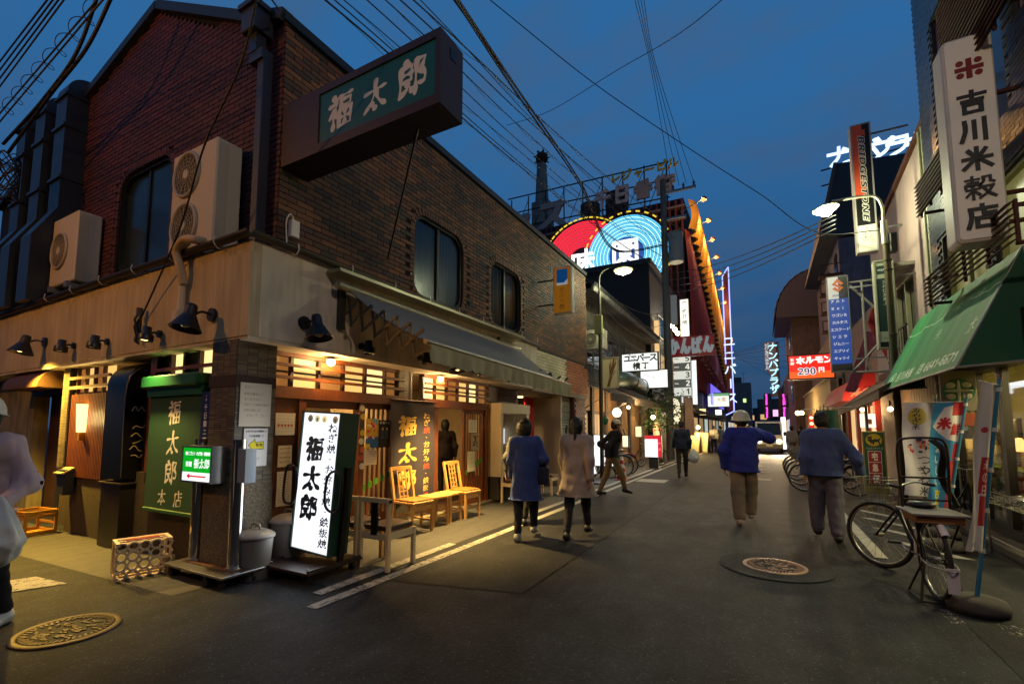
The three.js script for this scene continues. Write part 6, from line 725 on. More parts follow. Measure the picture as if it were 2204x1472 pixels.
// a sign facing +z placed by the two corners of its face in the photo
function faceSign(name, label, px, z, o) {
  const r = rectZ(...px, z), d = o.depth ?? 0.16, t = thing(name, label, o.cat ?? 'sign', [r.cx, r.cy, z]), e = o.edge ?? Math.min(r.w, r.h) * 0.05;
  add('cabinet', [bx(-r.w / 2, r.w / 2, -r.h / 2, r.h / 2, -d, -0.015), bx(-r.w / 2, -r.w / 2 + e, -r.h / 2, r.h / 2, -0.015, 0.008), bx(r.w / 2 - e, r.w / 2, -r.h / 2, r.h / 2, -0.015, 0.008), bx(-r.w / 2 + e, r.w / 2 - e, -r.h / 2, -r.h / 2 + e, -0.015, 0.008), bx(-r.w / 2 + e, r.w / 2 - e, r.h / 2 - e, r.h / 2, -0.015, 0.008)], o.frame ?? M(0x1c1c1e, 0.5), t);
  const W = o.tw ?? 512, H = Math.max(32, Math.round(W * (r.h - 2 * e) / (r.w - 2 * e))), f = Math.min(1, 1600 / H), draw = (x) => { x.scale(f, f); o.draw(x, W, H); };
  add(o.k ? 'lit_face' : 'sign_face', panel(r.w - 2 * e, r.h - 2 * e, 0, 0, -0.005), o.k ? lit(W * f, H * f, draw, o.k) : printed(W * f, H * f, draw, 0.5), t);
  if (o.lamp) rectLamp(t, r.w * 0.9, r.h * 0.9, 0, 0, 0.05, 0, 0, 1, o.lampColor ?? cool, o.lamp);
  for (const [ax, ay] of o.to ?? []) add('bracket', bar([Math.sign(ax) * r.w / 2, ay, -d / 2], [ax, ay, -d / 2], 0.035), galv, t);
  return t;
}
const fillC = (x, c) => { x.fillStyle = c; x.fillRect(0, 0, x.canvas.width, x.canvas.height); };
{ // slim lamp post at the end of the restaurant
  const z = -13.9, X = -4.4, t = thing('street_lamp', 'slim street lamp with a glowing flower shaped dish at the end of the brick restaurant', 'street lamp', [X, 0, z]), H = onZ(1342, 585, z), hx = H.x - X; add('pole', [rod(V(0, 0, 0), V(0, H.y - 0.5, 0), 0.07, 0.05, 12), tube([[0, H.y - 0.5, 0], [0.04, H.y + 0.05, 0], [0.3, H.y + 0.2, 0], [hx - 0.05, H.y + 0.24, 0]], 0.03, 8, 24)], M(0x3c382c, 0.5, 0.4), t);
  add('dish', at(lathe([[0.001, 0.14], [0.08, 0.12], [0.12, 0.06], [0.3, 0.01], [0.3, -0.01], [0.1, 0.04], [0.001, 0.05]], 24), hx, H.y + 0.06, 0), M(0x8a8c70, 0.4, 0.4), t); add('lens', at(lathe([[0.27, 0], [0.24, -0.06], [0.12, -0.09], [0.001, -0.16]], 20), hx, H.y + 0.05, 0), glow(new THREE.Color(1, 0.88, 0.4), 1.9, 0xffffff), t); pointLamp(t, hx, H.y - 0.14, 0, lampGreen, 20, 6); add('control_box', rb(-0.12, 0.12, 4.4, 5, 0.06, 0.2, 0.02), M(0x8a8c5a, 0.5), t);
}
{ // old town house with shops
  const B = thing('old_townhouse', 'shabby grey two storey house with a wide eave and small shops below', 'building'), g = plaster(0x6a665e, 0.35, 3), X = -5.25, z0 = -13.9, z1 = -24.3;
  add('upper_wall', bx(X - 0.2, X, 2.9, 6, z1, z0), g, B); add('gable_wall', bx(-12, X - 0.2, 0, 6, z0 - 0.15, z0), g, B); add('back_wall', bx(-12, -11.8, 0, 6, z1, z0), g, B);
  add('roof', [sheet(V(-4.55, 6.0, z0 + 0.1), V(-4.55, 6.0, z1), V(-9, 8, z1), V(-9, 8, z0 + 0.1), -0.12)], M(0x23252a, 0.8), B); add('eave_board', bx(-4.62, -4.55, 5.82, 6.0, z1, z0 + 0.1), plaster(0x8a857a, 0.3, 5), B); add('soffit', bx(X, -4.62, 5.84, 5.9, z1, z0 + 0.1), g, B);
  for (let i = 0; i < 4; i++) { const a = z0 - 1 - i * 2.5, w = add('window', [bx(X, X + 0.05, 3.7, 5.0, a - 1.6, a - 1.52), bx(X, X + 0.05, 3.7, 5.0, a - 0.08, a), bx(X, X + 0.05, 4.92, 5.0, a - 1.52, a - 0.08), bx(X, X + 0.05, 3.7, 3.78, a - 1.52, a - 0.08), bx(X, X + 0.04, 3.78, 4.92, a - 0.83, a - 0.77)], M(0x55524c, 0.5, 0.4), B); add('pane', bx(X + 0.005, X + 0.012, 3.78, 4.92, a - 1.52, a - 0.08), glassDark, w); const rl = add('railing', [bx(X + 0.3, X + 0.33, 4.05, 4.08, a - 1.7, a + 0.1), bx(X + 0.3, X + 0.33, 3.5, 3.53, a - 1.7, a + 0.1), ...[...Array(13).keys()].map((k) => bx(X + 0.305, X + 0.325, 3.53, 4.05, a - 1.68 + k * 0.145, a - 1.66 + k * 0.145))], M(0x4a4a48, 0.5, 0.5), w); }
  const pierM = plaster(0x5a4a3a, 0.3, 2), warmW = plaster(0x9a7448, 0.2, 6);
  add('shop_wall', [bx(X - 0.2, X, 0, 2.9, z1, -20.5), bx(X - 0.25, X - 0.05, 0, 2.9, -20.5, -17), bx(X - 0.2, X, 2.1, 2.9, -17, z0)], warmW, B); for (const z of [z0 - 0.1, -15.5, -17.1, -19, -20.6, -22.5]) add('shop_pier', bx(X - 0.1, X + 0.06, 0, 2.9, z - 0.12, z + 0.12), pierM, B);
  for (const [a, b] of [[-14.1, -15.35], [-15.65, -16.95], [-17.3, -18.85], [-19.2, -20.4]]) { const d = add('shop_door', bx(X - 0.12, X - 0.08, 0, 2.1, b, a), woodDark, B); add('pane', bx(X - 0.075, X - 0.07, 0.7, 2.0, b + 0.1, (a + b) / 2 - 0.03), glow(warm, 0.35, 0x6a5030), d); add('pane', bx(X - 0.075, X - 0.07, 0.7, 2.0, (a + b) / 2 + 0.03, a - 0.1), glow(warm, 0.22, 0x5a4028), d); }
  for (const [i, a, b, c] of [[0, -14.1, -16.9, 0x3a3026], [1, -17.2, -20.6, 0x6a5a48], [2, -21, -24, 0x4a4238]]) { const w = thing('shop_canopy', ['flat brown lean-to canopy of the first small shop', 'striped cloth canopy of the second small shop', 'sagging grey canopy of the third small shop'][i], 'canopy'); add('sheet_roof', sheet(V(-4.15, 2.62, a), V(-4.15, 2.62, b), V(X, 3.1, b), V(X, 3.1, a), 0.02), M(c, 0.8), w); add('valance', [...Array(18).keys()].map((k) => bx(-4.16, -4.14, 2.36, 2.62, a + (b - a) * k / 18, a + (b - a) * (k + 0.55) / 18)), M(i === 1 ? 0x8a7a60 : c, 0.8), w); add('stay', [rod(V(-4.15, 2.62, a), V(X, 2.0, a), 0.012), rod(V(-4.15, 2.62, b), V(X, 2.0, b), 0.012)], galv, w); }
  acUnit('cream outdoor unit on brackets below the eave of the old town house', -5.2, -4.5, 4.1, 4.75, 1, -15.0, -14.6); acUnit('grey outdoor unit above the striped canopy', -5.2, -4.55, 3.7, 4.3, 1, -20.6, -20.2);
  const p = thing('ventilation_duct', 'round grey green flue pipe lying over the shop canopy', 'duct'); add('pipe', tube([[-5.2, 3.35, -17.2], [-4.6, 3.35, -17.3], [-4.45, 3.3, -18], [-4.5, 3.2, -20]], 0.28, 14, 30), M(0x46524c, 0.5, 0.4), p); for (const z of [-17.9, -18.8, -19.6]) add('collar', new THREE.TorusGeometry(0.285, 0.02, 6, 20).translate(-4.47, 3.27, z), M(0x3a2a20, 0.7), p);
}
{ // dark block and the tall one behind it
  const B = thing('dark_block', 'plain dark flat roofed block behind the old town house', 'building'); add('wall', bx(-13, -5.05, 0, 10.2, -31, -24.6), M(0x14161c, 0.8), B); add('parapet', bx(-13.1, -4.95, 10.2, 10.5, -31.1, -24.5), M(0x1a1c22, 0.7), B); for (let i = 0; i < 3; i++) { const w = add('window', bx(-5.05, -5.0, 6.6 - i * 2.2, 7.9 - i * 2.2, -28.6, -26.4), M(0x6a6458, 0.5), B); add('pane', bx(-5.0, -4.99, 6.7 - i * 2.2, 7.8 - i * 2.2, -28.5, -26.5), i === 1 ? glow(warm, 0.4, 0x5a4a30) : glassDark, w); } add('side_wall', bx(-5.045, -4.98, 0, 10.2, -31, -29), plaster(0x6a5a44, 0.2, 8), B);
  const t = thing('utility_pole', 'thick concrete utility pole with a transformer and crossarm', 'utility pole', [-4.15, 0, -24.2]); add('pole', new THREE.CylinderGeometry(0.15, 0.2, 14.4, 16).translate(0, 7.2, 0), plaster(0x7a766e, 0.3, 3), t); add('transformer', [new THREE.CylinderGeometry(0.35, 0.35, 1.5, 18).translate(0.55, 10.6, 0.1), new THREE.CylinderGeometry(0.38, 0.38, 0.06, 18).translate(0.55, 11.36, 0.1)], M(0x8a8478, 0.5, 0.2), t); add('crossarm', [bx(-0.2, 1.6, 13.6, 13.72, -0.06, 0.06), bx(0, 1.1, 12.2, 12.3, -0.05, 0.05)], galv, t); for (const x of [0.5, 1.0, 1.5]) add('insulator', lathe([[0.02, 0], [0.07, 0.05], [0.03, 0.1], [0.08, 0.16], [0.03, 0.22], [0.02, 0.3]], 10).translate(x, 13.72, 0), M(0x2a2a2e, 0.3), t); add('cable_box', [rb(0.22, 0.5, 6.7, 8.2, -0.12, 0.12, 0.03)], whitePaint, t); add('step_bolts', [...Array(14).keys()].map((k) => rod(V(-0.3, 3 + k * 0.6, 0), V(0.3, 3 + k * 0.6, 0), 0.012, 0.012, 5)), galv, t);
}
// signs over the lane
faceSign('hanging_banner', 'cream photograph banner lit by a small lamp beside the slim lamp post', [1293, 770, 1332, 835], -14.6, { cat: 'banner', depth: 0.05, frame: M(0x9a8a70, 0.7), draw: (x, w, h) => { fillC(x, '#c9b48c'); const r = rng(5); x.strokeStyle = '#6a4420'; x.lineWidth = 7; for (let i = 0; i < 26; i++) { x.beginPath(); x.moveTo(w * (0.3 + r() * 0.2), h * (0.9 + r() * 0.1)); x.quadraticCurveTo(w * (0.5 + r() * 0.2), h * 0.6, w * (0.45 + r() * 0.5), h * r() * 0.6); x.stroke(); } }, tw: 256, to: [[-0.9, 0.4]] });
faceSign('lit_sign', 'white lit sign with two rows of black characters over the lane', [1337, 762, 1418, 797], -18, { k: 1.1, lamp: 2, draw: (x, w, h) => { fillC(x, '#f4f6f2'); ink(x, '#161616'); words(x, 'ユニバース', 20, h * 0.02, 118, 0.16, 'gothic', 0.8); words(x, '横丁', 150, h * 0.48, 120, 0.13, 'gothic', 1.05); }, to: [[-1.3, 0.2]] });
faceSign('lit_sign', 'white lit sign with thin grey handwriting below the two row sign', [1377, 797, 1440, 835], -20, { k: 1.2, lamp: 2, draw: (x, w, h) => { fillC(x, '#f8faf6'); ink(x, '#3a3a36'); words(x, 'さんぺ', 90, h * 0.2, 120, 0.06, 'brush', 0.95); }, to: [[-1.2, 0.1]] });
faceSign('red_sign', 'wide red signboard with pale rounded characters across the lane', [1437, 727, 1540, 763], -27, { k: 0.35, draw: (x, w, h) => { fillC(x, '#8a1c1e'); ink(x, '#b8c4c8'); words(x, 'かんばん', 8, h * 0.04, h * 0.9, 0.17, 'gothic', 1, false, (w - 16) / (4 * h * 0.9)); }, frame: M(0x5a1212, 0.5), to: [[-1.6, 0.2]], edge: 0.02 });  // no lamp inside: the face glow stands in for light from nearby lamps
faceSign('lit_sign', 'tall narrow white lit sign with brush characters beside the orange drapes', [1463, 645, 1485, 732], -29, { k: 1.2, lamp: 1.5, depth: 0.3, frame: M(0x8a7a50, 0.5), edge: 0.02, tw: 128, draw: (x, w, h) => { fillC(x, '#fbfbf4'); ink(x, '#b02a1c'); x.fillRect(w * 0.2, 40, w * 0.6, 14); ink(x, '#141210'); words(x, '虎目横丁', 14, h * 0.22, 96, 0.11, 'brush', 0.98, true); } });
faceSign('floor_directory', 'tall lit floor directory with white and dark rows numbered down to the basement', [1448, 764, 1490, 870], -28, { k: 1.0, lamp: 2.5, depth: 0.35, tw: 256, edge: 0.02, frame: M(0x9aa09a, 0.5), draw: (x, w, h) => { const rows = ['5', '4', '3', '2', '1', 'B1']; rows.forEach((t, i) => { const y = h * i / 6; x.fillStyle = i % 2 ? '#4a4c46' : '#d6d8cc'; x.fillRect(0, y, w, h / 6); x.fillStyle = i % 2 ? '#f0f0e8' : '#1c1c1a'; x.font = 'bold ' + h / 6.4 + 'px sans-serif'; x.textAlign = 'right'; x.textBaseline = 'middle'; x.fillText(t, w * 0.96, y + h / 12); x.font = 'bold 26px sans-serif'; x.textAlign = 'left'; x.fillText(['SOHO', 'SOHO', '', 'Shop', '', 'Live'][i], 14, y + h / 12); }); } });
faceSign('lit_sign', 'green topped white lit sign further down the lane', [1522, 846, 1572, 876], -46, { k: 1.1, lamp: 1.5, frame: M(0x1a3a26, 0.5), draw: (x, w, h) => { fillC(x, '#f2f6ea'); x.fillStyle = '#6aa070'; x.fillRect(0, 0, w, h * 0.2); ink(x, '#c8906a'); words(x, '明太園', 110, h * 0.3, 110, 0.09, 'gothic', 1); } });
// boards and lanterns at street level
faceSign('standing_lightbox', 'blank white lit board beside the slim lamp post', [1277, 935, 1325, 1005], -14, { k: 1.3, lamp: 2.4, edge: 0.02, draw: (x, w, h) => { fillC(x, '#fbfcff'); }, depth: 0.1, tw: 64 }).children[0].geometry.translate(0, 0, 0);
{ const r = rectZ(1277, 935, 1325, 1005, -14), t = scene.getObjectByName('standing_lightbox_001'); add('leg', [bar([-r.w / 2 + 0.03, -r.cy, -0.06], [-r.w / 2 + 0.03, -r.h / 2, -0.06], 0.03), bar([r.w / 2 - 0.03, -r.cy, -0.06], [r.w / 2 - 0.03, -r.h / 2, -0.06], 0.03)], blackIron, t); }
{ const t = thing('standing_lightbox', 'narrow white lit board with brush characters leaning beside the blank one', 'sign', [-4.2, 0, -12.4], 0.1); const G = (g) => at(g, 0, 0.12, 0, 0, 0, 0.3); add('cabinet', G(bx(-0.17, 0.17, 0.1, 0.95, -0.1, -0.01)), blackPaint, t); add('lit_face', G(panel(0.31, 0.82, 0, 0.525, -0.004)), lit(128, 340, (x, w, h) => { fillC(x, '#f6f8ff'); ink(x, '#222'); words(x, '天ぷら', 24, 40, 80, 0.08, 'brush', 1, true); }, 1.2), t); add('base', [rb(-0.22, 0.22, 0, 0.04, -0.25, 0.2, 0.01), bx(-0.02, 0.02, 0.04, 0.3, -0.12, -0.08)], blackIron, t);
  const b = thing('standing_lightbox', 'red and white lit menu stand on a dark post', 'sign', [-3.68, 0, -17.8]); add('cabinet', bx(-0.31, 0.31, 0.43, 1.24, -0.14, -0.01), M(0x3a3230, 0.5), b); add('lit_face', panel(0.6, 0.79, 0, 0.835, -0.004), lit(200, 260, (x, w, h) => { fillC(x, '#f8faff'); x.fillStyle = '#c01a2c'; x.fillRect(0, 0, w, 42); x.fillRect(w - 44, 0, 44, h); x.fillStyle = '#e86a70'; x.fillRect(w - 40, 80, 30, 24); x.fillRect(w - 36, 150, 26, 30); ink(x, '#555'); x.lineWidth = 2; scribble(x, 20, 56, 110, 14, 4, rng(2)); scribble(x, 20, 225, 90, 16, 3, rng(3)); }, 1.2), b); add('post', [bx(-0.17, 0.17, 0, 0.43, -0.12, -0.04), rb(-0.24, 0.24, 0, 0.03, -0.25, 0.12, 0.01)], M(0x1a1a1c, 0.4), b); rectLamp(b, 0.55, 0.7, 0, 0.83, 0.04, 0, 0, 1, cool, 2);
  const cone = thing('traffic_cone', 'red and white striped traffic cone beside the parked bicycles', 'cone', [-3.72, 0, -13.6]); add('base', rb(-0.18, 0.18, 0, 0.03, -0.18, 0.18, 0.02), M(0x8a1a14, 0.6), cone); for (let i = 0; i < 6; i++) { const k = (y) => 0.15 - y * 0.17; add(i % 2 ? 'white_band' : 'red_band', new THREE.CylinderGeometry(k(0.03 + (i + 1) * 0.11), k(0.03 + i * 0.11), 0.11, 18, 1, true).translate(0, 0.03 + (i + 0.5) * 0.11, 0), i % 2 ? M(0xb8b4ac, 0.5) : M(0xa01c14, 0.5), cone); }
  const lantern = (n, label, p, r, c, k, cd, sy = 1) => { const t2 = thing(n, label, 'lantern', p), gs = []; for (let i = 0; i < 14; i++) gs.push([Math.max(0.02, r * Math.sqrt(Math.max(0, 1 - ((i - 6.5) / 6.9) ** 2))) * (i % 2 ? 1 : 0.97), (i - 6.5) / 6.5 * r * sy]); add('shade', lathe(gs, 20), k ? glow(c, k, 0xffffff) : M(c, 0.5), t2); add('cap', [new THREE.CylinderGeometry(r * 0.3, r * 0.3, 0.03, 12).translate(0, r * sy, 0), rod(V(0, r * sy, 0), V(0, r * sy + 0.2, 0), 0.005)], blackPaint, t2); if (cd) pointLamp(t2, 0, 0, 0, c, cd, 6); return t2; };
  const pt = (a, b2, z) => { const q = onZ(a, b2, z); return [q.x, q.y, q.z]; };
  lantern('glass_float', 'green ribbed glass float hanging under the first canopy', pt(1302, 906, -15), 0.13, new THREE.Color(0x0a6a3c), 0, 0); lantern('globe_lamp', 'white globe lamp hanging under the first canopy', pt(1328, 888, -16), 0.15, new THREE.Color(1, 0.86, 0.6), 5, 5); lantern('globe_lamp', 'bare bright bulb hanging beside the globe lamp', pt(1353, 877, -17), 0.06, new THREE.Color(1, 0.7, 0.36), 14, 8); lantern('globe_lamp', 'bright bulb glowing behind the leafy shrub', pt(1406, 898, -21), 0.09, new THREE.Color(1, 0.75, 0.4), 12, 8);
  lantern('paper_lantern', 'tall cream paper lantern with a red mark under the directory', pt(1452, 886, -25), 0.32, new THREE.Color(1, 0.85, 0.5), 1.1, 6, 2.1); lantern('paper_lantern', 'slim orange lantern hanging behind the menu stand', pt(1414, 925, -22), 0.17, new THREE.Color(1, 0.25, 0.03), 1.1, 2, 2.2);
  for (let i = 0; i < 3; i++) lantern('globe_lamp', ['topmost', 'middle', 'lowest'][i] + ' bulb of the three bright bulbs left of the tall narrow sign', pt(1447 + i * 6, 701 + i * 8, -27 - i * 0.4), 0.12, new THREE.Color(1, 0.85, 0.55), 14, 10); lantern('globe_lamp', 'dazzling bulb above the lit sandwich boards', pt(1503, 920, -30), 0.1, new THREE.Color(1, 0.72, 0.3), 40, 22);
  for (const [i, a] of [[0, 1496], [1, 1513]]) { const q = onY(a, 975), s = thing('sandwich_board', ['lit menu sandwich board next to the flag', 'lit menu sandwich board next to the waiting people'][i], 'sandwich board', [q.x, 0, -30.3 - i * 0.5], -0.3); add('board', at(rb(-0.3, 0.3, 0, 1.3, -0.02, 0.02, 0.01), 0, 0, 0, 0, -0.2), M(0x9a8a60, 0.7), s); add('back_board', at(rb(-0.3, 0.3, 0, 1.3, -0.02, 0.02, 0.01), 0, 0, -0.5, 0, 0.2), woodOld, s); add('menu_print', at(panel(0.5, 1.1, 0, 0.68, 0.025), 0, 0, 0, 0, -0.2), i ? scene.userData.menuM : (scene.userData.menuM = printed(100, 220, (x, w, h) => { fillC(x, '#d8c890'); ink(x, '#5a3a1c'); x.lineWidth = 3; for (let k = 0; k < 9; k++) scribble(x, 8, 12 + k * 23, 84, 12, 6, rng(k)); })), s); }
  { const q = onZ(1474, 900, -26), s = thing('banner_flag', 'pale shop flag with dark characters beside the tall paper lantern', 'flag', [q.x, 0, -26]); add('pole', rod(V(0, 0, 0), V(0, 3.2, 0), 0.02), blackIron, s); add('cloth', sheet(V(0.02, 1.2, 0), V(0.5, 1.1, 0.1), V(0.42, 3.1, 0), V(0.02, 3.15, 0), 0.004, 8, 12, (p, u, v) => { p.z += Math.sin(v * 8 + u * 2) * 0.04; }), M(0xb08a72, 0.8), s); add('weight', lathe([[0.001, 0.12], [0.2, 0.1], [0.2, 0], [0.001, 0]], 16), concrete, s); }
  // shrub in a pot
  const sh = thing('potted_shrub', 'leafy green shrub arching over the lane beside the orange lantern', 'shrub', [-4.2, 0, -21.5]), R = rng(77); add('pot', lathe([[0.001, 0], [0.2, 0], [0.28, 0.45], [0.25, 0.45], [0.001, 0.4]], 16), M(0x3a2a20, 0.8), sh); add('stem', [tube([[0, 0.4, 0], [0.1, 1.2, 0.05], [-0.05, 2.2, 0.1], [0.2, 3.2, 0]], 0.03, 6), tube([[0, 1.4, 0], [0.4, 2.0, 0.2], [0.8, 2.4, 0.1]], 0.02, 5)], woodOld, sh);
  const lf = []; for (let i = 0; i < 900; i++) { const a = R() * 6.28, rr = Math.pow(R(), 0.6) * 0.85, x = 0.2 + Math.cos(a) * rr * 1.1, y = 2.3 + (R() - 0.5) * 1.7 + Math.sin(i) * 0.1, z = Math.sin(a) * rr * 0.8, s = 0.05 + R() * 0.05; lf.push(at(new THREE.CircleGeometry(s, 4).scale(0.5, 1, 1), x, y, z, R() * 6, R() * 3 - 1.5, R() * 3)); } add('foliage', lf, M(0x2f4a14, 0.7, 0, { transmission: 0.2 }), sh).userData.kind = 'stuff';
  for (let i = 0; i < 3; i++) bicycle(['silver bicycle with a child seat nearest the traffic cone', 'silver bicycle between the cone and the menu stand', 'black bicycle standing behind the menu stand'][i], [[-3.95, 0, -14.6], [-3.98, 0, -15.3], [-3.75, 0, -19.6]][i], [1.9, 1.85, 2.5][i], 0.2, { color: [0x5a5a5e, 0x6a2028, 0x14140f][i], basket: i < 2 });
}
// ---------- the leisure building with the neon fans ----------
{
  const z = -36, B = thing('leisure_building', 'large old leisure building with red ribs on its front and yellow drapes on its side', 'building'), redrib = M(0x4a120e, 0.6), dark = M(0x140c10, 0.8), top = 19.2, x1 = -4.6;
  add('main_block', bx(-26, x1 - 0.2, 0, top, -72, z - 0.6), dark, B); for (let i = 0; i < 34; i++) { const x = x1 - 0.25 - i * 0.47; add('rib', bx(x - 0.07, x + 0.07, 11.5, top - 0.2, z - 0.6, z - 0.15), redrib, B); } add('cornice', [bx(-22, x1, top - 0.9, top - 0.75, z - 0.6, z - 0.05), bx(-22, x1, top - 1.9, top - 1.8, z - 0.6, z - 0.1)], M(0x6a5a58, 0.6, 0.3), B);
  add('front_wall', bx(-22, x1 - 0.2, 3, 12, z - 0.6, z - 0.4), M(0x2a1a16, 0.8), B);
  // side: tall fluted drapes, yellow above, red below, and violet lit wall
  const flute = (za, zb, n, y0f, y1f, amp, xx) => { const P = [], U = [], I = []; for (let i = 0; i <= n; i++) { const z2 = za + (zb - za) * i / n, x = xx + Math.abs(Math.sin(i / 12 * Math.PI)) * amp * 1.6; const t = i / n; for (let j = 0; j <= 6; j++) { const y = y0f(t) + (y1f(t) - y0f(t)) * j / 6; P.push(x + Math.sin(j / 6 * Math.PI) * 0.25, y, z2); U.push(t, j / 6); } } for (let i = 0; i < n; i++) for (let j = 0; j < 6; j++) { const k = i * 7 + j; I.push(k, k + 7, k + 8, k, k + 8, k + 1); } const g = new THREE.BufferGeometry(); g.setAttribute('position', new THREE.Float32BufferAttribute(P, 3)); g.setAttribute('uv', new THREE.Float32BufferAttribute(U, 2)); g.setIndex(I); g.computeVertexNormals(); return g; };
  const topY = (t) => 18.4 - t * 2.2 - t * t * 4, yb = (t) => topY(t) - 2.2 - 3.4 * Math.sin(Math.min(1, t * 1.1) * 1.57);
  for (let k = 0; k < 8; k++) { const a = k / 8, b = (k + 1) / 8; add('yellow_drape', flute(-35.4 - 30 * a, -35.4 - 30 * b, 48, (t) => yb(a + t / 8), (t) => topY(a + t / 8), 0.3, x1 + 0.25), M(0xa87c20, 0.6), B); add('red_drape', flute(-35.4 - 30 * a, -35.4 - 30 * b, 48, (t) => 4.5, (t) => yb(a + t / 8), 0.2, x1 - 0.02), M(0x6a1c12, 0.6), B); }
  for (let i = 0; i < 14; i++) add('balcony_fringe', [bx(x1 + 0.1, x1 + 0.9, 6.9 - i * 0.12, 7.1 - i * 0.12, -37 - i * 2.2, -36 - i * 2.2), ...[0, 1, 2, 3].map((k) => rod(V(x1 + 0.85, 6.9 - i * 0.12, -36.1 - i * 2.2 - k * 0.3), V(x1 + 0.95, 6.3 - i * 0.12, -36.2 - i * 2.2 - k * 0.3), 0.05, 0.02, 5))], M(0x5a1a14, 0.6), B);
  { const v = thing('violet_light_panel', 'violet lit wall panel under the drapes', 'light panel'); add('panel_glow', bx(x1 + 0.55, x1 + 0.6, 3.6, 5.4, -58, -44), glow(new THREE.Color(0.2, 0.14, 1), 0.9, 0x222244), v); const l = rectLamp(v, 12, 1.6, x1 + 0.65, 4.5, -51, 1, 0, 0, new THREE.Color(0.3, 0.2, 1), 1.2); }
  for (let i = 0; i < 10; i++) { const t0 = i / 10, zz = -33.5 - i * 3.1, y = topY(t0) - 1.2, t = thing('arm_lamp', 'small orange flood lamp on a long arm above the yellow drapes', 'lamp', [x1, y, zz], 0, 'orange arm lamps along the leisure building'); add('arm', rod(V(0, -0.5, 0), V(1.5, 0.1, 0), 0.03), galv, t); add('shade', at(lathe([[0.02, 0.2], [0.1, 0.15], [0.2, 0], [0.18, 0], [0.05, 0.12]], 14), 1.55, 0.1, 0, 0, 0, -0.6), M(0x8a5a3a, 0.5), t); add('bulb', ball(1.5, 0.02, 0, 0.13), glow(new THREE.Color(1, 0.27, 0.05), 2.6, 0xffffff), t); pointLamp(t, 1.5, 0.02, 0, new THREE.Color(1, 0.5, 0.14), 34, 5); }
  // neon fans
  const fan = (cx, cy, R0, R1, a0, a1, tubeM, n, name, label, lampC, inner, ch, chM) => {
    const t = thing(name, label, 'neon sign', [cx, cy, z + 0.1]); add('back_disc', at(new THREE.CylinderGeometry(R1, R1, 0.1, 48), 0, 0, -0.12, 0, Math.PI / 2), M(0x1a0c12, 0.7), t);
    for (let i = 0; i < n; i++) { const r = R0 + (R1 - R0) * (i + 0.5) / n; add('neon_tube', new THREE.TorusGeometry(r, (R1 - R0) / n * 0.38, 6, 56, a1 - a0).rotateZ(a0), tubeM[i % tubeM.length], t); }
    for (let i = 0; i < 24; i++) { const a = a0 + (a1 - a0) * (i + 0.5) / 24; add('edge_lamp', at(rb(-0.17, 0.17, -0.05, 0.05, -0.04, 0.04, 0.02), Math.cos(a) * (R1 + 0.25), Math.sin(a) * (R1 + 0.25), 0.05, 0, 0, a + Math.PI / 2), glow(new THREE.Color(1, 0.72, 0.05), 1.0), t); }
    add('hub_disc', at(new THREE.CylinderGeometry(R0 * 0.98, R0 * 0.98, 0.3, 40), 0, 0, 0.1, 0, Math.PI / 2), inner, t); add('character', at(letterGeo(ch, R0 * 1.55, R0 * 0.17, 0.2), 0, 0, 0.4), chM, t);
    rectLamp(t, R1 * 1.3, R1 * 1.3, 0, 0.4, 0.9, 0, 0, 1, lampC, 0.9); return t;
  };
  const cB = onZ(1352, 552, z), cR = onZ(1258, 566, z), white = glow(new THREE.Color(1, 1, 1), 1.6);
  fan(cR.x, cR.y, 1.25, 3.55, 0.1, 3.04, [glow(new THREE.Color(1, 0.02, 0.05), 1.5), glow(new THREE.Color(1, 0.05, 0.08), 0.9)], 15, 'neon_fan', 'red neon half disc with a white character at its hub', new THREE.Color(1, 0.08, 0.1), M(0x2a0a10, 0.6), '味', white);
  const bl = fan(cB.x, cB.y, 1.35, 3.2, -0.9, 4.1, [glow(new THREE.Color(0.1, 0.6, 1), 1.2), glow(new THREE.Color(0.4, 0.85, 1), 1.5)], 13, 'neon_fan', 'blue neon disc with a white character at its hub', new THREE.Color(0.2, 0.6, 1), glow(new THREE.Color(0.02, 0.1, 0.5), 0.7), '園', white); bl.position.z += 0.35;
  // roof frame with letters, tanks, tower with a spiked ball
  const sg = thing('roof_letter_sign', 'rusty rooftop scaffold with old block characters on the leisure building', 'sign', [0, 0, -38]), rM = M(0x9a8a80, 0.8), yl = M(0xc8a820, 0.6); add('scaffold', [...[0, 1, 2].map((i) => rod(V(-21, 20.6 + i * 1.5, 0), V(-6, 20.2 + i * 1.5, 0), 0.06)), ...[...Array(9).keys()].map((i) => rod(V(-20.6 + i * 1.8, 19.2, 0), V(-20.6 + i * 1.8, 23.4, 0), 0.06)), ...[...Array(8).keys()].map((i) => rod(V(-20.6 + i * 1.8, 19.2, -0.1), V(-18.8 + i * 1.8, 23.2, -0.1), 0.03))], M(0x2a2224, 0.7, 0.4), sg);
  [...'千日番街'].forEach((c, i) => add('character', at(letterGeo(c, 1.5, 0.26, 0.2), -11.6 + i * 1.75, 21.3, 0.15), i < 2 ? M(0xb8aaa0, 0.7) : rM, sg)); [...'レジャービル'].forEach((c, i) => add('character', at(letterGeo(c, 0.85, 0.14, 0.12), -10.4 + i * 0.95, 22.9, 0.15), yl, sg)); add('character', at(letterGeo('ク', 2.4, 0.5, 0.3), -19.6, 20.6, 0.15, 0, 0, 0.1), rM, sg); add('character', at(letterGeo('ス', 2.6, 0.55, 0.3), -16.3, 20.9, 0.15), rM, sg);
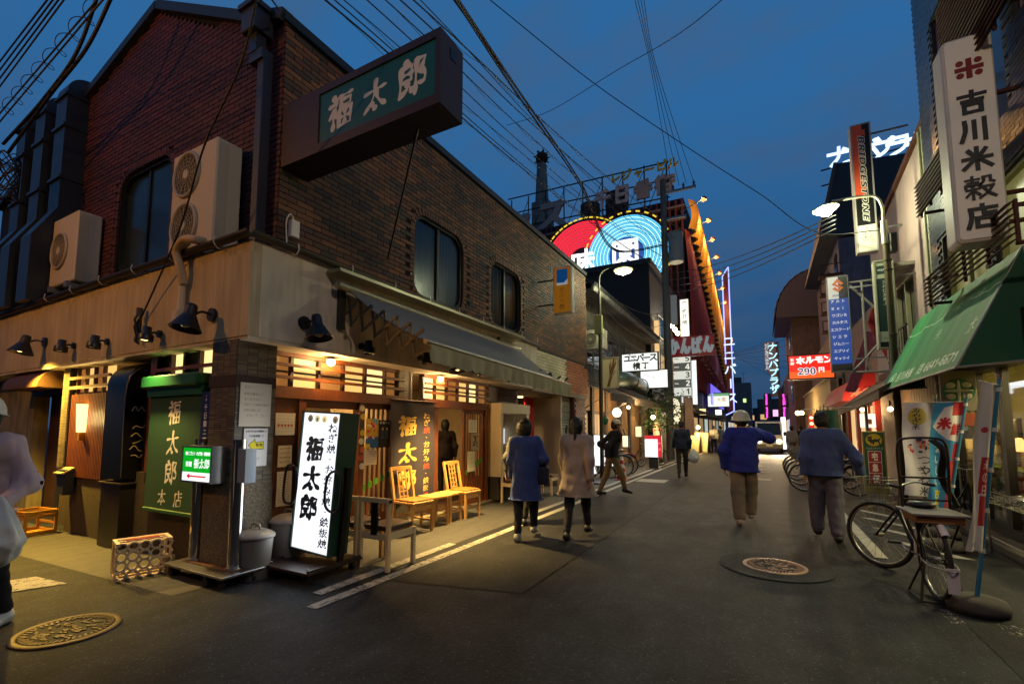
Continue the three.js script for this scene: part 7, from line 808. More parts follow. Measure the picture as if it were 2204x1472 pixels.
  for (const [i, x, r, h] of [[0, -13.4, 0.9, 2.6], [1, -10.9, 1.0, 3.0]]) { const tk = thing('water_tank', ['shorter rusty water tank behind the roof letters', 'taller rusty water tank behind the roof letters'][i], 'tank', [x, top, -40]); add('shell', new THREE.CylinderGeometry(r, r, h, 20).translate(0, h / 2 + 0.3, 0), M(0x5a4a44, 0.8, 0.2), tk); add('bands', [0.5, 1.4, 2.3].map((y) => new THREE.TorusGeometry(r + 0.02, 0.04, 5, 24).rotateX(Math.PI / 2).translate(0, y, 0)), rust, tk); add('legs', [bx(-0.6, -0.5, 0, 0.3, -0.1, 0.1), bx(0.5, 0.6, 0, 0.3, -0.1, 0.1)], rust, tk); }
  const tw = thing('roof_tower', 'pale tapered roof tower topped by a rusty spiked ball', 'tower', [-18.3, top - 1, -40]); add('shaft', [bx(-0.8, 0.95, 0, 5.2, -0.7, 0.7), new THREE.CylinderGeometry(0.5, 0.72, 4.2, 4).rotateY(0.785).translate(0, 7.2, 0)], plaster(0x9a948e, 0.35, 4), tw); const sp = [ball(0, 9.9, 0, 0.62)]; for (let i = 0; i < 26; i++) { const f = (i + 0.5) / 26, ph = Math.acos(1 - 2 * f), a = i * 2.4, d = V(Math.sin(ph) * Math.cos(a), Math.cos(ph), Math.sin(ph) * Math.sin(a)); sp.push(rod(d.clone().multiplyScalar(0.55).add(V(0, 9.9, 0)), d.multiplyScalar(0.85).add(V(0, 9.9, 0)), 0.07, 0.05, 5)); } add('spiked_ball', sp, rust, tw);
}
{ // tall vertical neon of the leisure building
  const z = -54, r = rectZ(1555, 588, 1581, 885, z), t = thing('vertical_neon_sign', 'tall red fin sign outlined in blue white neon with stacked characters', 'neon sign', [r.cx, 0, z]); add('fin', slab([[-r.w / 2, r.y0], [r.w / 2, r.y0], [r.w / 2, r.y1 + 0.6], [-r.w / 2, r.y1 - 0.4]], 0.5), M(0x5a1810, 0.6), t); const nb = glow(new THREE.Color(0.3, 0.36, 1), 2.2), w2 = r.w / 2; for (const [a, b] of [[[-w2, r.y0 + 5], [-w2, r.y1 - 0.4]], [[-w2, r.y1 - 0.4], [w2, r.y1 + 0.6]], [[w2, r.y1 + 0.6], [w2, r.y0]], [[w2, r.y0], [w2 - 0.8, r.y0 - 0.4]]]) add('neon_tube', rod(V(a[0], a[1], 0.1), V(b[0], b[1], 0.1), 0.055), nb, t); [...'ユニバース'].forEach((c, i) => add('character', at(letterGeo(c === 'ー' ? '｜' : c, 1.05, 0.13, 0.1), 0.1, r.y0 + 7.4 - i * 1.5, 0.15), glow(new THREE.Color(0.65, 0.78, 1), 1.4), t)); rectLamp(t, 1.2, 12, 0, 10, 0.4, 0, 0, 1, new THREE.Color(0.5, 0.6, 1), 0.8);
  // low frontages between the dark block and the vertical sign
  const lo = thing('low_shop_row', 'row of low dark shopfronts under the drapes', 'building'); add('wall', bx(-6.5, -4.6, 0, 3.2, -74, -31.2), M(0x3a3028, 0.8), lo); for (let i = 0; i < 10; i++) { const w = add('shop_window', bx(-4.6, -4.55, 0.3, 2.4, -35 - i * 3.6, -32.4 - i * 3.6), M(0x2a2420, 0.6), lo); add('pane', bx(-4.55, -4.54, 0.4, 2.3, -34.9 - i * 3.6, -32.5 - i * 3.6), glow(i % 3 ? warm : new THREE.Color(0.8, 1, 0.9), i % 2 ? 0.5 : 0.25, 0x5a5040), w); }
  add('awning_strip', bx(-4.6, -3.9, 2.6, 2.75, -60, -32), M(0x3a342c, 0.8), lo);
}

// small lit signs and windows further down the lane
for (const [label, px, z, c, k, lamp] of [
  ['narrow white lit strip on the edge of the floor directory', [1489, 776, 1502, 870], -28.3, new THREE.Color(0.92, 1, 0.95), 1.2, 2], ['tall plank strip beside the utility pole with its warm lamplight built in as a glow', [1408, 690, 1422, 826], -25.2, new THREE.Color(1, 0.62, 0.25), 0.9, 3],  // plank strip: lamplight falling on it is built as a glow
  ['small yellow lit sign over the far shops', [1506, 880, 1520, 893], -40, new THREE.Color(1, 0.75, 0.3), 1.4, 3], ['small white lit sign hanging before the violet panel', [1540, 882, 1554, 893], -48, new THREE.Color(1, 1, 1), 1.4, 3], ['low white lit board at the foot of the vertical neon sign', [1558, 930, 1571, 950], -52, new THREE.Color(1, 0.9, 0.7), 1.4, 4], ['tiny green lit sign at the end of the street', [1600, 858, 1607, 866], -74, new THREE.Color(0.6, 1, 0.3), 1.3, 2], ['row of white lights on a far shopfront', [1576, 897, 1594, 904], -70, new THREE.Color(1, 0.95, 0.85), 1.6, 4], ['small pink lit window on the far right terrace', [1664, 882, 1676, 896], -62, new THREE.Color(1, 0.5, 0.9), 1.2, 2], ['warm lit menu case under the striped canopy', [1368, 918, 1381, 940], -19.4, new THREE.Color(1, 0.7, 0.35), 1.3, 4], ['small lit paper sign at the first shop door', [1340, 938, 1352, 962], -16.4, new THREE.Color(1, 0.8, 0.5), 1.2, 3]]) {
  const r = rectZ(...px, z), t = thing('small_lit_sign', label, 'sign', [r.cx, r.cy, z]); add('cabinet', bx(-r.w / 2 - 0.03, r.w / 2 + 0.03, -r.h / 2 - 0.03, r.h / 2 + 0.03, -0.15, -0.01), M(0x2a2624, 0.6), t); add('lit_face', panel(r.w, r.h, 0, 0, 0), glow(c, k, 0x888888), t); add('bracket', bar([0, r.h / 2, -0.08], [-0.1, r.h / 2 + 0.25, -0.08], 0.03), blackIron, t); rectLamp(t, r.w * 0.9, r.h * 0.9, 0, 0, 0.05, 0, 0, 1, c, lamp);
}
// ---------- right side beyond the rice shop ----------
{
  const B = thing('pink_plaster_house', 'pale pink plastered house lit by the street lamp behind the rice shop', 'building'), pk = plaster(0xa58f8c, 0.14, 3), X = 2.92, z0 = -10.95, z1 = -16.6;
  add('upper_wall', facingX(slab([[10.95, 3.0], [16.6, 3.0], [16.6, 6.7], [10.95, 7.3]], 0.2, [[[12.6, 3.2], [14.2, 3.2], [14.2, 4.9], [12.6, 4.9]]]), X + 0.2), pk, B); add('rear_wall', bx(X + 0.2, 9, 0, 7, z1, z1 + 0.2), pk, B); add('near_wall', bx(X + 0.2, 9, 0, 7.3, z0 - 0.15, z0), pk, B); add('roof_edge', bar(V(X - 0.02, 7.34, z0), V(X - 0.02, 6.74, z1), 0.1, 0.12), rust, B);
  const w = add('window', [bx(X + 0.02, X + 0.1, 3.2, 4.9, -12.7, -12.6), bx(X + 0.02, X + 0.1, 3.2, 4.9, -14.2, -14.1), bx(X + 0.02, X + 0.1, 3.2, 4.9, -13.43, -13.37), bx(X + 0.02, X + 0.1, 4.82, 4.9, -14.1, -12.7)], M(0x8a866a, 0.5), B); add('pane', bx(X + 0.11, X + 0.12, 3.2, 4.9, -14.1, -12.7), M(0x3a3c34, 0.1), w); add('hood', bx(X - 0.35, X + 0.02, 4.95, 5.02, -14.4, -12.4), plaster(0x9a968a, 0.2, 2), w); add('grille', [...[...Array(9).keys()].map((k) => bx(X - 0.2, X - 0.18, 3.1, 3.7, -14.2 + k * 0.2, -14.18 + k * 0.2)), bx(X - 0.21, X - 0.17, 3.68, 3.72, -14.3, -12.5), bx(X - 0.21, X - 0.17, 3.08, 3.12, -14.3, -12.5)], M(0x3a3026, 0.7), w);
  for (const z of [-11.05, -11.25]) add('downpipe', rod(V(X - 0.06, 0.1, z), V(X - 0.06, 7.2, z), 0.04), M(0x8a8a68, 0.5), B);
  add('ground_wall', bx(X, X + 0.2, 0.1, 3, z1, z0), woodOld, B); for (let i = 0; i < 14; i++) add('plank', bx(X - 0.02, X, 0.15, 2.5, -11.2 - i * 0.19, -11.03 - i * 0.19), woodOld, B);
  // low wooden eave and stall frame
  const e = thing('wooden_eave', 'worn wooden lean-to eave below the green name board', 'canopy'); add('eave_sheet', sheet(V(1.95, 2.2, -11.1), V(1.95, 2.02, -17), V(X, 2.75, -17), V(X, 2.75, -11.1), 0.06), woodOld, e); for (let i = 0; i < 8; i++) add('rafter', bar(V(1.98, 2.12 - i * 0.022, -11.3 - i * 0.75), V(X, 2.66, -11.3 - i * 0.75), 0.05, 0.07), woodOld, e); add('fascia_board', bar(V(1.95, 2.13, -11.1), V(1.95, 1.95, -17), 0.03, 0.14), woodOld, e); for (const z of [-12.9, -16.9]) add('post', rod(V(2.0, 0, z), V(2.0, 2.1, z), 0.03), galv, e);
  const c = rectZ(1757, 883, 1808, 940, -14.2), cl = thing('hanging_cloth', 'dark green cloth with a white paper hanging from the stall frame', 'cloth'); add('cloth', sheet(V(c.x0, c.y0, -14.2), V(c.x1, c.y0, -14.2), V(c.x1, c.y1, -14.2), V(c.x0, c.y1, -14.2), 0.006, 10, 4, (p, u) => { p.z += Math.sin(u * 10) * 0.02; }), M(0x0c3a2c, 0.8), cl); add('paper', panel(0.16, 0.22, c.cx - 0.06, c.cy + 0.1, -14.16), M(0xa8a8a0, 0.7), cl); add('line', rod(V(c.x0 - 0.3, c.y1 + 0.02, -14.2), V(2.0, c.y1 + 0.08, -14.2), 0.006), whitePaint, cl);
}
faceSign('projecting_sign', 'tall red tyre shop sign with vertical lettering and a penny farthing picture', [1829, 272, 1893, 538], -13, { depth: 0.25, edge: 0.03, frame: M(0x9a9892, 0.5), draw: (x, w, h) => {
  fillC(x, '#d4502a'); x.fillStyle = '#d4d0c2'; x.fillRect(0, h * 0.8, w, h * 0.2); x.save(); x.translate(w * 0.52, h * 0.08); x.rotate(Math.PI / 2); x.font = 'italic bold ' + w * 0.4 + 'px sans-serif'; x.textBaseline = 'middle'; x.lineWidth = w * 0.05; x.lineJoin = 'round'; x.strokeStyle = '#d8d4c6'; const k = h * 0.68 / x.measureText('BRIDGESTONE').width; x.scale(k, 1.15); x.strokeText('BRIDGESTONE', 0, 0); x.fillStyle = '#182024'; x.fillText('BRIDGESTONE', 0, 0); x.restore();
  x.fillStyle = '#d4502a'; x.beginPath(); x.moveTo(w * 0.34, h * 0.05); x.lineTo(w * 0.76, h * 0.04); x.lineTo(w * 0.76, h * 0.1); x.fill(); x.strokeStyle = '#22262a'; x.lineWidth = 6; x.beginPath(); x.arc(w * 0.42, h * 0.895, w * 0.26, 0, 7); x.stroke(); x.lineWidth = 2; for (let i = 0; i < 16; i++) { x.beginPath(); x.moveTo(w * 0.42, h * 0.895); x.lineTo(w * 0.42 + Math.cos(i * 0.39) * w * 0.26, h * 0.895 + Math.sin(i * 0.39) * w * 0.26); x.stroke(); } x.lineWidth = 6; x.beginPath(); x.arc(w * 0.82, h * 0.93, w * 0.09, 0, 7); x.stroke(); x.beginPath(); x.moveTo(w * 0.42, h * 0.895); x.lineTo(w * 0.46, h * 0.82); x.quadraticCurveTo(w * 0.7, h * 0.83, w * 0.82, h * 0.93); x.moveTo(w * 0.36, h * 0.825); x.lineTo(w * 0.56, h * 0.822); x.stroke(); }, to: [[0.9, 1.3], [0.9, -1.0]], tw: 300 });
faceSign('projecting_sign', 'dark green insurance sign with a vertical row of pale characters', [1880, 562, 1937, 748], -12.3, { depth: 0.2, edge: 0.03, frame: M(0x8a8c78, 0.5), tw: 256, draw: (x, w, h) => { fillC(x, '#9aa08c'); x.fillStyle = '#0a2c28'; x.fillRect(0, h * 0.2, w, h * 0.62); x.fillStyle = '#1a3a30'; x.fillRect(20, h * 0.05, w - 40, h * 0.1); x.fillStyle = '#c8ccc0'; x.font = 'bold 56px sans-serif'; x.textBaseline = 'middle'; x.fillText('MSAD', 30, h * 0.1); ink(x, '#b0b8b0'); words(x, '三井住友海上', 84, h * 0.22, 84, 0.09, 'gothic', 1.0, true); ink(x, '#3a423c'); words(x, '三木自動車', 50, h * 0.89, 34, 0.1); }, to: [[0.7, 0.6]] });
faceSign('projecting_sign', 'blue and white car dealer sign with an orange emblem and nine rows of names', [1779, 597, 1839, 799], -14, { depth: 0.18, edge: 0.02, k: 0.6, frame: M(0x5a5c60, 0.5), draw: (x, w, h) => { fillC(x, '#e4e2d4'); x.fillStyle = '#d8641c'; x.beginPath(); const P = [[0.5, 0.02], [0.8, 0.075], [0.66, 0.092], [0.46, 0.062], [0.4, 0.074], [0.8, 0.12], [0.5, 0.165], [0.22, 0.125], [0.36, 0.108], [0.55, 0.138], [0.62, 0.126], [0.2, 0.08]]; P.forEach(([a, b], i) => (i ? x.lineTo(a * w, b * h) : x.moveTo(a * w, b * h))); x.fill(); x.fillStyle = '#1c2c80'; x.font = 'bold 84px sans-serif'; x.textAlign = 'center'; x.textBaseline = 'middle'; x.fillText('SUZUKI', w / 2, h * 0.2); x.fillStyle = '#1c4fae'; x.fillRect(0, h * 0.235, w, h * 0.69); const rows = ['アルト', 'Kei', 'ワゴンR', 'カルタス', 'エスクード', 'シエラ', 'ジムニー', 'エブリイ', 'キャリイ']; rows.forEach((t, i) => { ink(x, '#e8ecf0'); const n = [...t].length, s = 108; words(x, t, (w - n * s * (n < 4 ? 1.3 : 0.92)) / 2, h * (0.243 + i * 0.0755), s, 0.14, 'gothic', n < 4 ? 1.3 : 0.92); }); ink(x, '#1a1a1a'); words(x, '三木自動車', 24, h * 0.934, 92, 0.12, 'gothic', 1); }, to: [[1.2, 0.9], [1.2, -0.9]] });
faceSign('lit_sign', 'red lit sign with big white characters and a price of 290', [1695, 765, 1800, 814], -21, { k: 1.25, lamp: 2.2, lampColor: new THREE.Color(1, 0.12, 0.05), draw: (x, w, h) => { fillC(x, '#f01408'); const g = x.createLinearGradient(0, 0, 0, h); x.fillStyle = '#ff5a1c'; x.fillRect(0, h * 0.7, w, h * 0.3); ink(x, '#fff4ec'); words(x, '新鮮', 14, h * 0.08, 52, 0.1, 'gothic', 1, true); words(x, 'ホルモン', 80, h * 0.03, 112, 0.2, 'gothic', 0.96); x.font = 'bold 128px sans-serif'; x.textBaseline = 'middle'; x.lineWidth = 14; x.lineJoin = 'round'; x.strokeText('290', 100, h * 0.7); x.fillStyle = '#3a3460'; x.fillText('290', 100, h * 0.7); ink(x, '#ffffff'); glyph(x, '円', 332, h * 0.52, 84, 0.12); } });
{ // bracket tower holding the signs, and small shops
  const t = thing('sign_frame', 'white steel lattice frame carrying the dealer sign', 'frame'), m = M(0x8a8680, 0.5, 0.3); for (const [a, b] of [[[2.0, 5.2], [2.9, 5.2]], [[2.0, 2.9], [2.9, 2.9]], [[2.0, 5.2], [2.9, 4.0]], [[2.9, 4.0], [2.0, 2.9]], [[2.3, 5.2], [2.3, 2.9]], [[2.75, 5.6], [2.75, 2.9]]]) add('strut', rod(V(a[0], a[1], -14.3), V(b[0], b[1], -14.3), 0.03), m, t);
  const r = thing('barrel_awning', 'red barrel vaulted awning in front of the small eatery', 'awning', [0, 0, 0]); const s = new THREE.Shape(); s.moveTo(0, 0); s.absarc(0, 0, 0.85, Math.PI, Math.PI / 2, true); s.lineTo(0, 0); const g = new THREE.ExtrudeGeometry(s, { depth: 5, bevelEnabled: false, curveSegments: 12 }); add('canopy_fabric', at(g, 3.0, 2.35, -22.5), M(0x9a1018, 0.7), r); add('end_letters', [...'米の'].map((c, i) => at(letterGeo(c, 0.3, 0.05, 0.01), 2.5 + i * 0.3, 2.6, -17.49)), M(0xb07068, 0.7), r);
  const f = thing('flag_pennant', 'slanting pink and red cloth pennant above the red awning', 'banner'); add('cloth', sheet(V(2.15, 2.6, -16.9), V(2.4, 2.55, -16.9), V(3.1, 4.3, -16.9), V(2.75, 4.35, -16.9), 0.02), M(0xa05060, 0.7), f); add('cloth', sheet(V(2.55, 4.3, -15.4), V(2.95, 3.2, -15.4), V(2.95, 5.6, -15.4), V(2.9, 5.6, -15.4), 0.02), M(0x8a1018, 0.7), f);
  const B = thing('small_eatery', 'small red pillared eatery with a lit window under the red awning', 'building'); add('wall', bx(3.0, 8, 0, 5.2, -23.4, -16.8), plaster(0x6a5a58, 0.2, 2), B); for (const z of [-17.2, -18.6, -20.4, -22.4]) add('red_pillar', bx(2.86, 3.0, 0.1, 2.6, z - 0.14, z + 0.14), M(0x7a1410, 0.5), B); for (const [a, b] of [[-17.4, -18.4], [-18.8, -20.2], [-20.6, -22.2]]) { const w = add('shop_window', bx(2.96, 3.0, 0.2, 2.4, b, a), woodDark, B); add('pane', bx(2.95, 2.96, 0.5, 2.2, b + 0.1, a - 0.1), glow(warm, 0.8, 0x8a6a40), w); }
  const lp = thing('menu_light', 'lit menu with a beer glass picture hanging by the red pillar', 'sign', [2.6, 1.72, -16.6]); add('lit_face', at(rb(-0.18, 0.18, -0.2, 0.2, -0.03, 0, 0.02), 0, 0, 0, -0.2), glow(new THREE.Color(1, 0.95, 0.8), 1.1), lp); add('glass_picture', cb(0.05, -0.03, 0.02, 0.08, 0.14, 0.01), M(0xc8901c, 0.5), lp); add('hanger', rod(V(0, 0.2, 0), V(0.1, 0.8, 0), 0.008), blackIron, lp); rectLamp(lp, 0.3, 0.35, 0, 0, 0.06, 0, 0, 1, warm, 4);
  for (const [i, x, y, z] of [[0, 2.55, 2.05, -17.0], [1, 2.6, 1.95, -13.8]]) { const b = thing('bare_bulb', ['bare bulb glowing under the red awning', 'bare bulb glowing under the wooden eave'][i], 'bulb', [x, y, z]); add('globe', ball(0, 0, 0, 0.055), glow(warm, 14, 0xffffff), b); add('socket', rod(V(0, 0.05, 0), V(0, 0.2, 0), 0.02), blackPaint, b); pointLamp(b, 0, 0, 0, warm, i ? 3 : 7, 2.5); }
  // red bulb marquee strip
  const l = rectZ(1741, 893, 1756, 965, -19), q = thing('bulb_marquee', 'upright red board edged with round glowing bulbs', 'sign', [l.cx, 0, -19]); add('board', rb(-l.w / 2, l.w / 2, 0.1, l.y1, -0.08, 0, 0.02), M(0x8a140c, 0.5, 0, { emissive: 0xff1808, emissiveIntensity: 0.5 }), q); for (let i = 0; i < 9; i++) add('bulb', ball(0, 0.25 + i * (l.y1 - 0.35) / 8, 0.03, 0.055), glow(new THREE.Color(1, 0.35, 0.16), 5), q); rectLamp(q, 0.16, 1.6, 0, 1, 0.1, 0, 0, 1, new THREE.Color(1, 0.2, 0.08), 5);
  for (const [i, a] of [[0, 1718], [1, 1726]]) { const p = onZ(a, 889, -30 - i), w = thing('globe_lamp', ['left', 'right'][i] + ' one of two yellow globe lamps on the cream arcade wall', 'lamp', [p.x, p.y, p.z]); add('globe', ball(0, 0, 0, 0.13), glow(new THREE.Color(1, 0.72, 0.25), 7, 0xffffff), w); add('arm', rod(V(0.1, -0.1, 0), V(2.45 - p.x, -0.3, 0), 0.02), blackIron, w); pointLamp(w, 0, 0, 0, new THREE.Color(1, 0.7, 0.3), 8, 7); }
  const pl = rectZ(1683, 900, 1692, 952, -34), lc = thing('light_column', 'bright white upright lightbox beside the van', 'sign', [pl.cx, 0, -34]); add('lit_face', bx(-0.13, 0.13, 0.2, 2.2, -0.1, 0), glow(cool, 2), lc); add('post', bx(-0.16, 0.16, 0, 0.2, -0.12, 0.02), blackPaint, lc); rectLamp(lc, 0.25, 2, 0, 1.2, 0.05, 0, 0, 1, cool, 5);
}
{ // cream arcade
  const B = thing('arcade_wall', 'long cream wall with a row of narrow arches', 'building'), arch = []; for (let i = 0; i < 8; i++) { const c = 25 + i * 1.6, o = []; for (let k = 0; k <= 10; k++) { const a = Math.PI * k / 10; o.push([c + Math.cos(a) * 0.5, 1.9 + Math.sin(a) * 0.75]); } o.push([c - 0.5, 0.3], [c + 0.5, 0.3]); arch.push(o); }
  add('wall', at(slab([[-38, 0], [-23.6, 0], [-23.6, 3.6], [-38, 3.6]].map(([a, b]) => [a, b]), 0.3, arch.map((o) => o.map(([a, b]) => [-a, b]).reverse())), 2.5, 0, 0, -Math.PI / 2), plaster(0xb89a70, 0.12, 4), B).position.set(0, 0, 0);
  add('recess_wall', bx(2.95, 3.0, 0, 3.6, -38, -23.6), plaster(0xb89a70, 0.12, 4), B); add('coping', bx(2.4, 2.95, 3.6, 3.7, -38, -23.6), plaster(0xa8977a, 0.2, 2), B); add('rear_block', bx(3, 9, 0, 6, -38, -24), plaster(0x7a6058, 0.2, 6), B);
}
{ // tall block with a dark sloping top and blue roof letters
  const B = thing('hotel_block', 'tall block with a dark sloping crown and blue neon letters on its roof', 'building'), z = -26; add('wall', bx(3.4, 12, 0, 10.4, -36, z), plaster(0x6a6070, 0.15, 2), B); const p = (a, b) => { const q = onZ(a, b, z); return [q.x, q.y]; }; add('crown', at(slab([p(1766, 505), p(2000, 500), p(2000, 322), p(1798, 352)], 10), 0, 0, z), M(0x24262c, 0.6), B); add('crown_edge', bar(V(...p(1766, 505), z + 0.05), V(...p(1798, 352), z + 0.05), 0.15), M(0x4a3a30, 0.6), B); for (let i = 0; i < 3; i++) for (let k = 0; k < 2; k++) add('window', bx(3.36, 3.4, 5.4 + i * 1.7, 6.5 + i * 1.7, z - 1.4 - k * 3, z - 0.6 - k * 3), glassDark, B);
  const s = thing('roof_neon_letters', 'blue white neon letters on the roof of the tall block', 'neon sign', [0, 0, z - 1]); [...'ナンバプラザ'].forEach((c, i) => { const q = onZ(1805 + i * 32, 336 - i * 6, z - 1); add('character', at(letterGeo(c, 0.95, 0.13, 0.08), q.x, q.y, 0), glow(new THREE.Color(0.45, 0.6, 1), 2.2), s); }); add('frame', [rod(V(3, 13.6, -0.1), V(9, 14.1, -0.1), 0.04), rod(V(3, 14.4, -0.1), V(9, 14.9, -0.1), 0.04)], blackIron, s);
  const F = thing('fire_stair', 'rusty steel fire stair on the corner of the tall block', 'stair', [3.1, 0, z - 0.3]); for (let i = 0; i < 4; i++) { add('landing', bx(-0.5, 0.4, 6 + i * 0.9, 6.06 + i * 0.9, -0.4, 0.4), rust, F); add('rail', [rod(V(-0.5, 6.5 + i * 0.9, 0.4), V(0.4, 6.5 + i * 0.9, 0.4), 0.02), rod(V(-0.5, 6 + i * 0.9, 0.4), V(-0.5, 6.5 + i * 0.9, 0.4), 0.02)], rust, F); }
  // house with the shingled barrel crown
  const H = thing('barrel_crown_building', 'brown building with a shingled barrel shaped crown', 'building'), zb = -40; add('wall', bx(2.05, 9, 0, 10.2, -50, zb), plaster(0x7a5a4c, 0.15, 3), H); const prof = []; for (let k = 0; k <= 14; k++) { const a = Math.PI * (0.97 - 0.62 * k / 14); prof.push([3.6 + Math.cos(a) * 2.55, 9.4 + Math.sin(a) * 3.6]); } prof.push([9, 12], [9, 9.2]); add('crown', at(slab(prof, 9), 0, 0, zb + 0.6), M(0x5c4a48, 0.7), H);
  for (let k = 0; k < 12; k++) { const a = Math.PI * (0.97 - 0.62 * k / 12), b = Math.PI * (0.97 - 0.62 * (k + 1) / 12), P = (t, z2, e) => V(3.6 + Math.cos(t) * (2.58 + e), 9.4 + Math.sin(t) * (3.63 + e), z2); add('shingle_row', sheet(P(a, zb + 0.62, 0.06), P(a, zb - 8, 0.06), P(b, zb - 8, 0), P(b, zb + 0.62, 0), 0.04), M(0x6a5654, 0.7), H); } for (let i = 0; i < 3; i++) { const w = add('window', bx(2.0, 2.05, 3.5 + i * 2.1, 4.9 + i * 2.1, zb - 3.4, zb - 1.6), M(0x4a4440, 0.5), H); add('pane', bx(1.99, 2.0, 3.6 + i * 2.1, 4.8 + i * 2.1, zb - 3.3, zb - 1.7), i === 1 ? glow(warm, 0.3, 0x4a4030) : glassDark, w); } { const w = add('window', bx(3.9, 5.3, 6.6, 7.8, zb, zb + 0.04), M(0x8a8a84, 0.5), H); add('pane', bx(4.0, 5.2, 6.7, 7.7, zb + 0.04, zb + 0.05), M(0x8a9098, 0.2), w); }
}
{ // hotel neon and the far end of the street
  const r = rectZ(1645, 737, 1676, 852, -66), t = thing('vertical_neon_sign', 'pale blade sign with blue neon characters far down the street', 'neon sign', [r.cx, 0, -66]); add('blade', slab([[-r.w / 2, r.y1], [r.w / 2, r.y1], [r.w / 2, r.y0], [-0.1, r.y0], [-0.1, r.y0 + r.h * 0.4], [-r.w / 2, r.y0 + r.h * 0.5]].reverse(), 0.4), M(0x6a5c5a, 0.6), t); [...'ナンバプラザ'].forEach((c, i) => add('character', at(letterGeo(c, 0.95, 0.13, 0.06), r.w * 0.22, r.y1 - 0.65 - i * 1.06, 0.1), glow(new THREE.Color(0.4, 0.8, 1), 1.9), t)); [...'ビジネスホテル'].forEach((c, i) => add('character', at(letterGeo(c, 0.46, 0.06, 0.05), -r.w * 0.3, r.y1 - 0.4 - i * 0.48, 0.1), glow(new THREE.Color(0.8, 0.9, 1), 0.8), t)); add('mast', bx(r.w / 2, r.w / 2 + 0.3, 0, r.y1, -0.4, -0.1), M(0x3a3436, 0.6), t);
  for (const [i, px, w0, txt] of [[0, 1651, 0.35, 'pink vertical neon sign below the pale blade sign'], [1, 1688, 0.3, 'pink vertical neon sign beside the barrel crown building']]) { const q = rectZ(px - 4, 848, px + 4, 900, -64), s = thing('pink_neon_sign', txt, 'neon sign', [q.cx, 0, -64]); add('board', bx(-0.3, 0.3, q.y0, q.y1, -0.2, -0.05), M(0x1a0a1a, 0.6), s); [...'GROOVY MARKET'].forEach((c, k) => { if (c === ' ') return; const y = q.y0 + (k + 0.5) * q.h / 13; add('character', [new THREE.TorusGeometry(0.085, 0.022, 5, 10, 4.6).rotateZ(k).translate(0, y, 0), rod(V(-0.1, y - 0.05, 0), V(0.1, y + 0.03, 0), 0.022, 0.022, 4)], glow(new THREE.Color(1, 0.08, 0.75), 2.4), s); }); }
  const R = rng(61); for (let i = 0; i < 11; i++) { const x = -13 + i * 2.7 + R(), h = 3.5 + R() * 7, z = -92 - R() * 40, b = thing('distant_building', ['low', 'square', 'narrow', 'stepped', 'plain', 'grey', 'pale', 'dim', 'flat roofed', 'broad', 'dusky'][i] + ' distant building closing the end of the street', 'building', [x, 0, z], 0, 'distant buildings at the end of the street'); add('wall', bx(-2.2, 2.2, 0, h, -6, 0), plaster([0x5a6068, 0x6a6460, 0x4a5058, 0x707478][i % 4], 0.15, i % 3), b); add('roof_hut', bx(-0.8, 0.6, h, h + 1.2, -3, -1), M(0x44484e, 0.8), b); for (let k = 0; k < 4; k++) { const wx = -1.7 + (k % 2) * 2, wy = 1.2 + Math.floor(k / 2) * 2.2; if (wy < h - 1) add('window', bx(wx, wx + 1.2, wy, wy + 1.1, 0, 0.04), R() < 0.35 ? glow(warm, 0.7) : glassDark, b); } add('aerial', [rod(V(1, h, -1), V(1, h + 2.2, -1), 0.03), rod(V(0.4, h + 1.9, -1), V(1.6, h + 1.9, -1), 0.02)], blackIron, b); }
  const w = thing('right_terrace', 'dim terrace of shops beyond the barrel crown building', 'building'); add('wall', bx(2.2, 9, 0, 7, -90, -50.2), plaster(0x55485a, 0.15, 4), w); for (let i = 0; i < 9; i++) add('shop_window', bx(2.14, 2.2, 0.3, 2.4, -54.5 - i * 4, -51.5 - i * 4), glow([new THREE.Color(0.7, 0.5, 1), cool, warm][i % 3], 0.6), w); add('upper_windows', [...Array(9).keys()].map((i) => bx(2.15, 2.2, 3.6, 5, -54 - i * 4, -52 - i * 4)), glassDark, w);
  const l = thing('left_terrace', 'dim terrace of shops beyond the vertical neon sign', 'building'); add('wall', bx(-9, -4.7, 0, 5.5, -92, -74.2), plaster(0x4a4650, 0.15, 4), l); for (let i = 0; i < 4; i++) add('shop_window', bx(-4.7, -4.64, 0.3, 2.4, -78.5 - i * 4, -75.5 - i * 4), glow([cool, warm][i % 2], 0.6), l);
  // low red frontage and bicycles along the right kerb
  for (let i = 0; i < 4; i++) bicycle(['bicycle at the near end of the row by the stall', 'second bicycle of the row by the stall', 'third bicycle of the row by the stall', 'bicycle at the far end of the row by the stall'][i], [1.75, 0, -12.9 - i * 1.35], 1.15, 0.2, { group: 'bicycles parked along the right kerb', color: [0x16161a, 0x6a6a6e, 0x2a1a14, 0x4a4a50][i] });
}
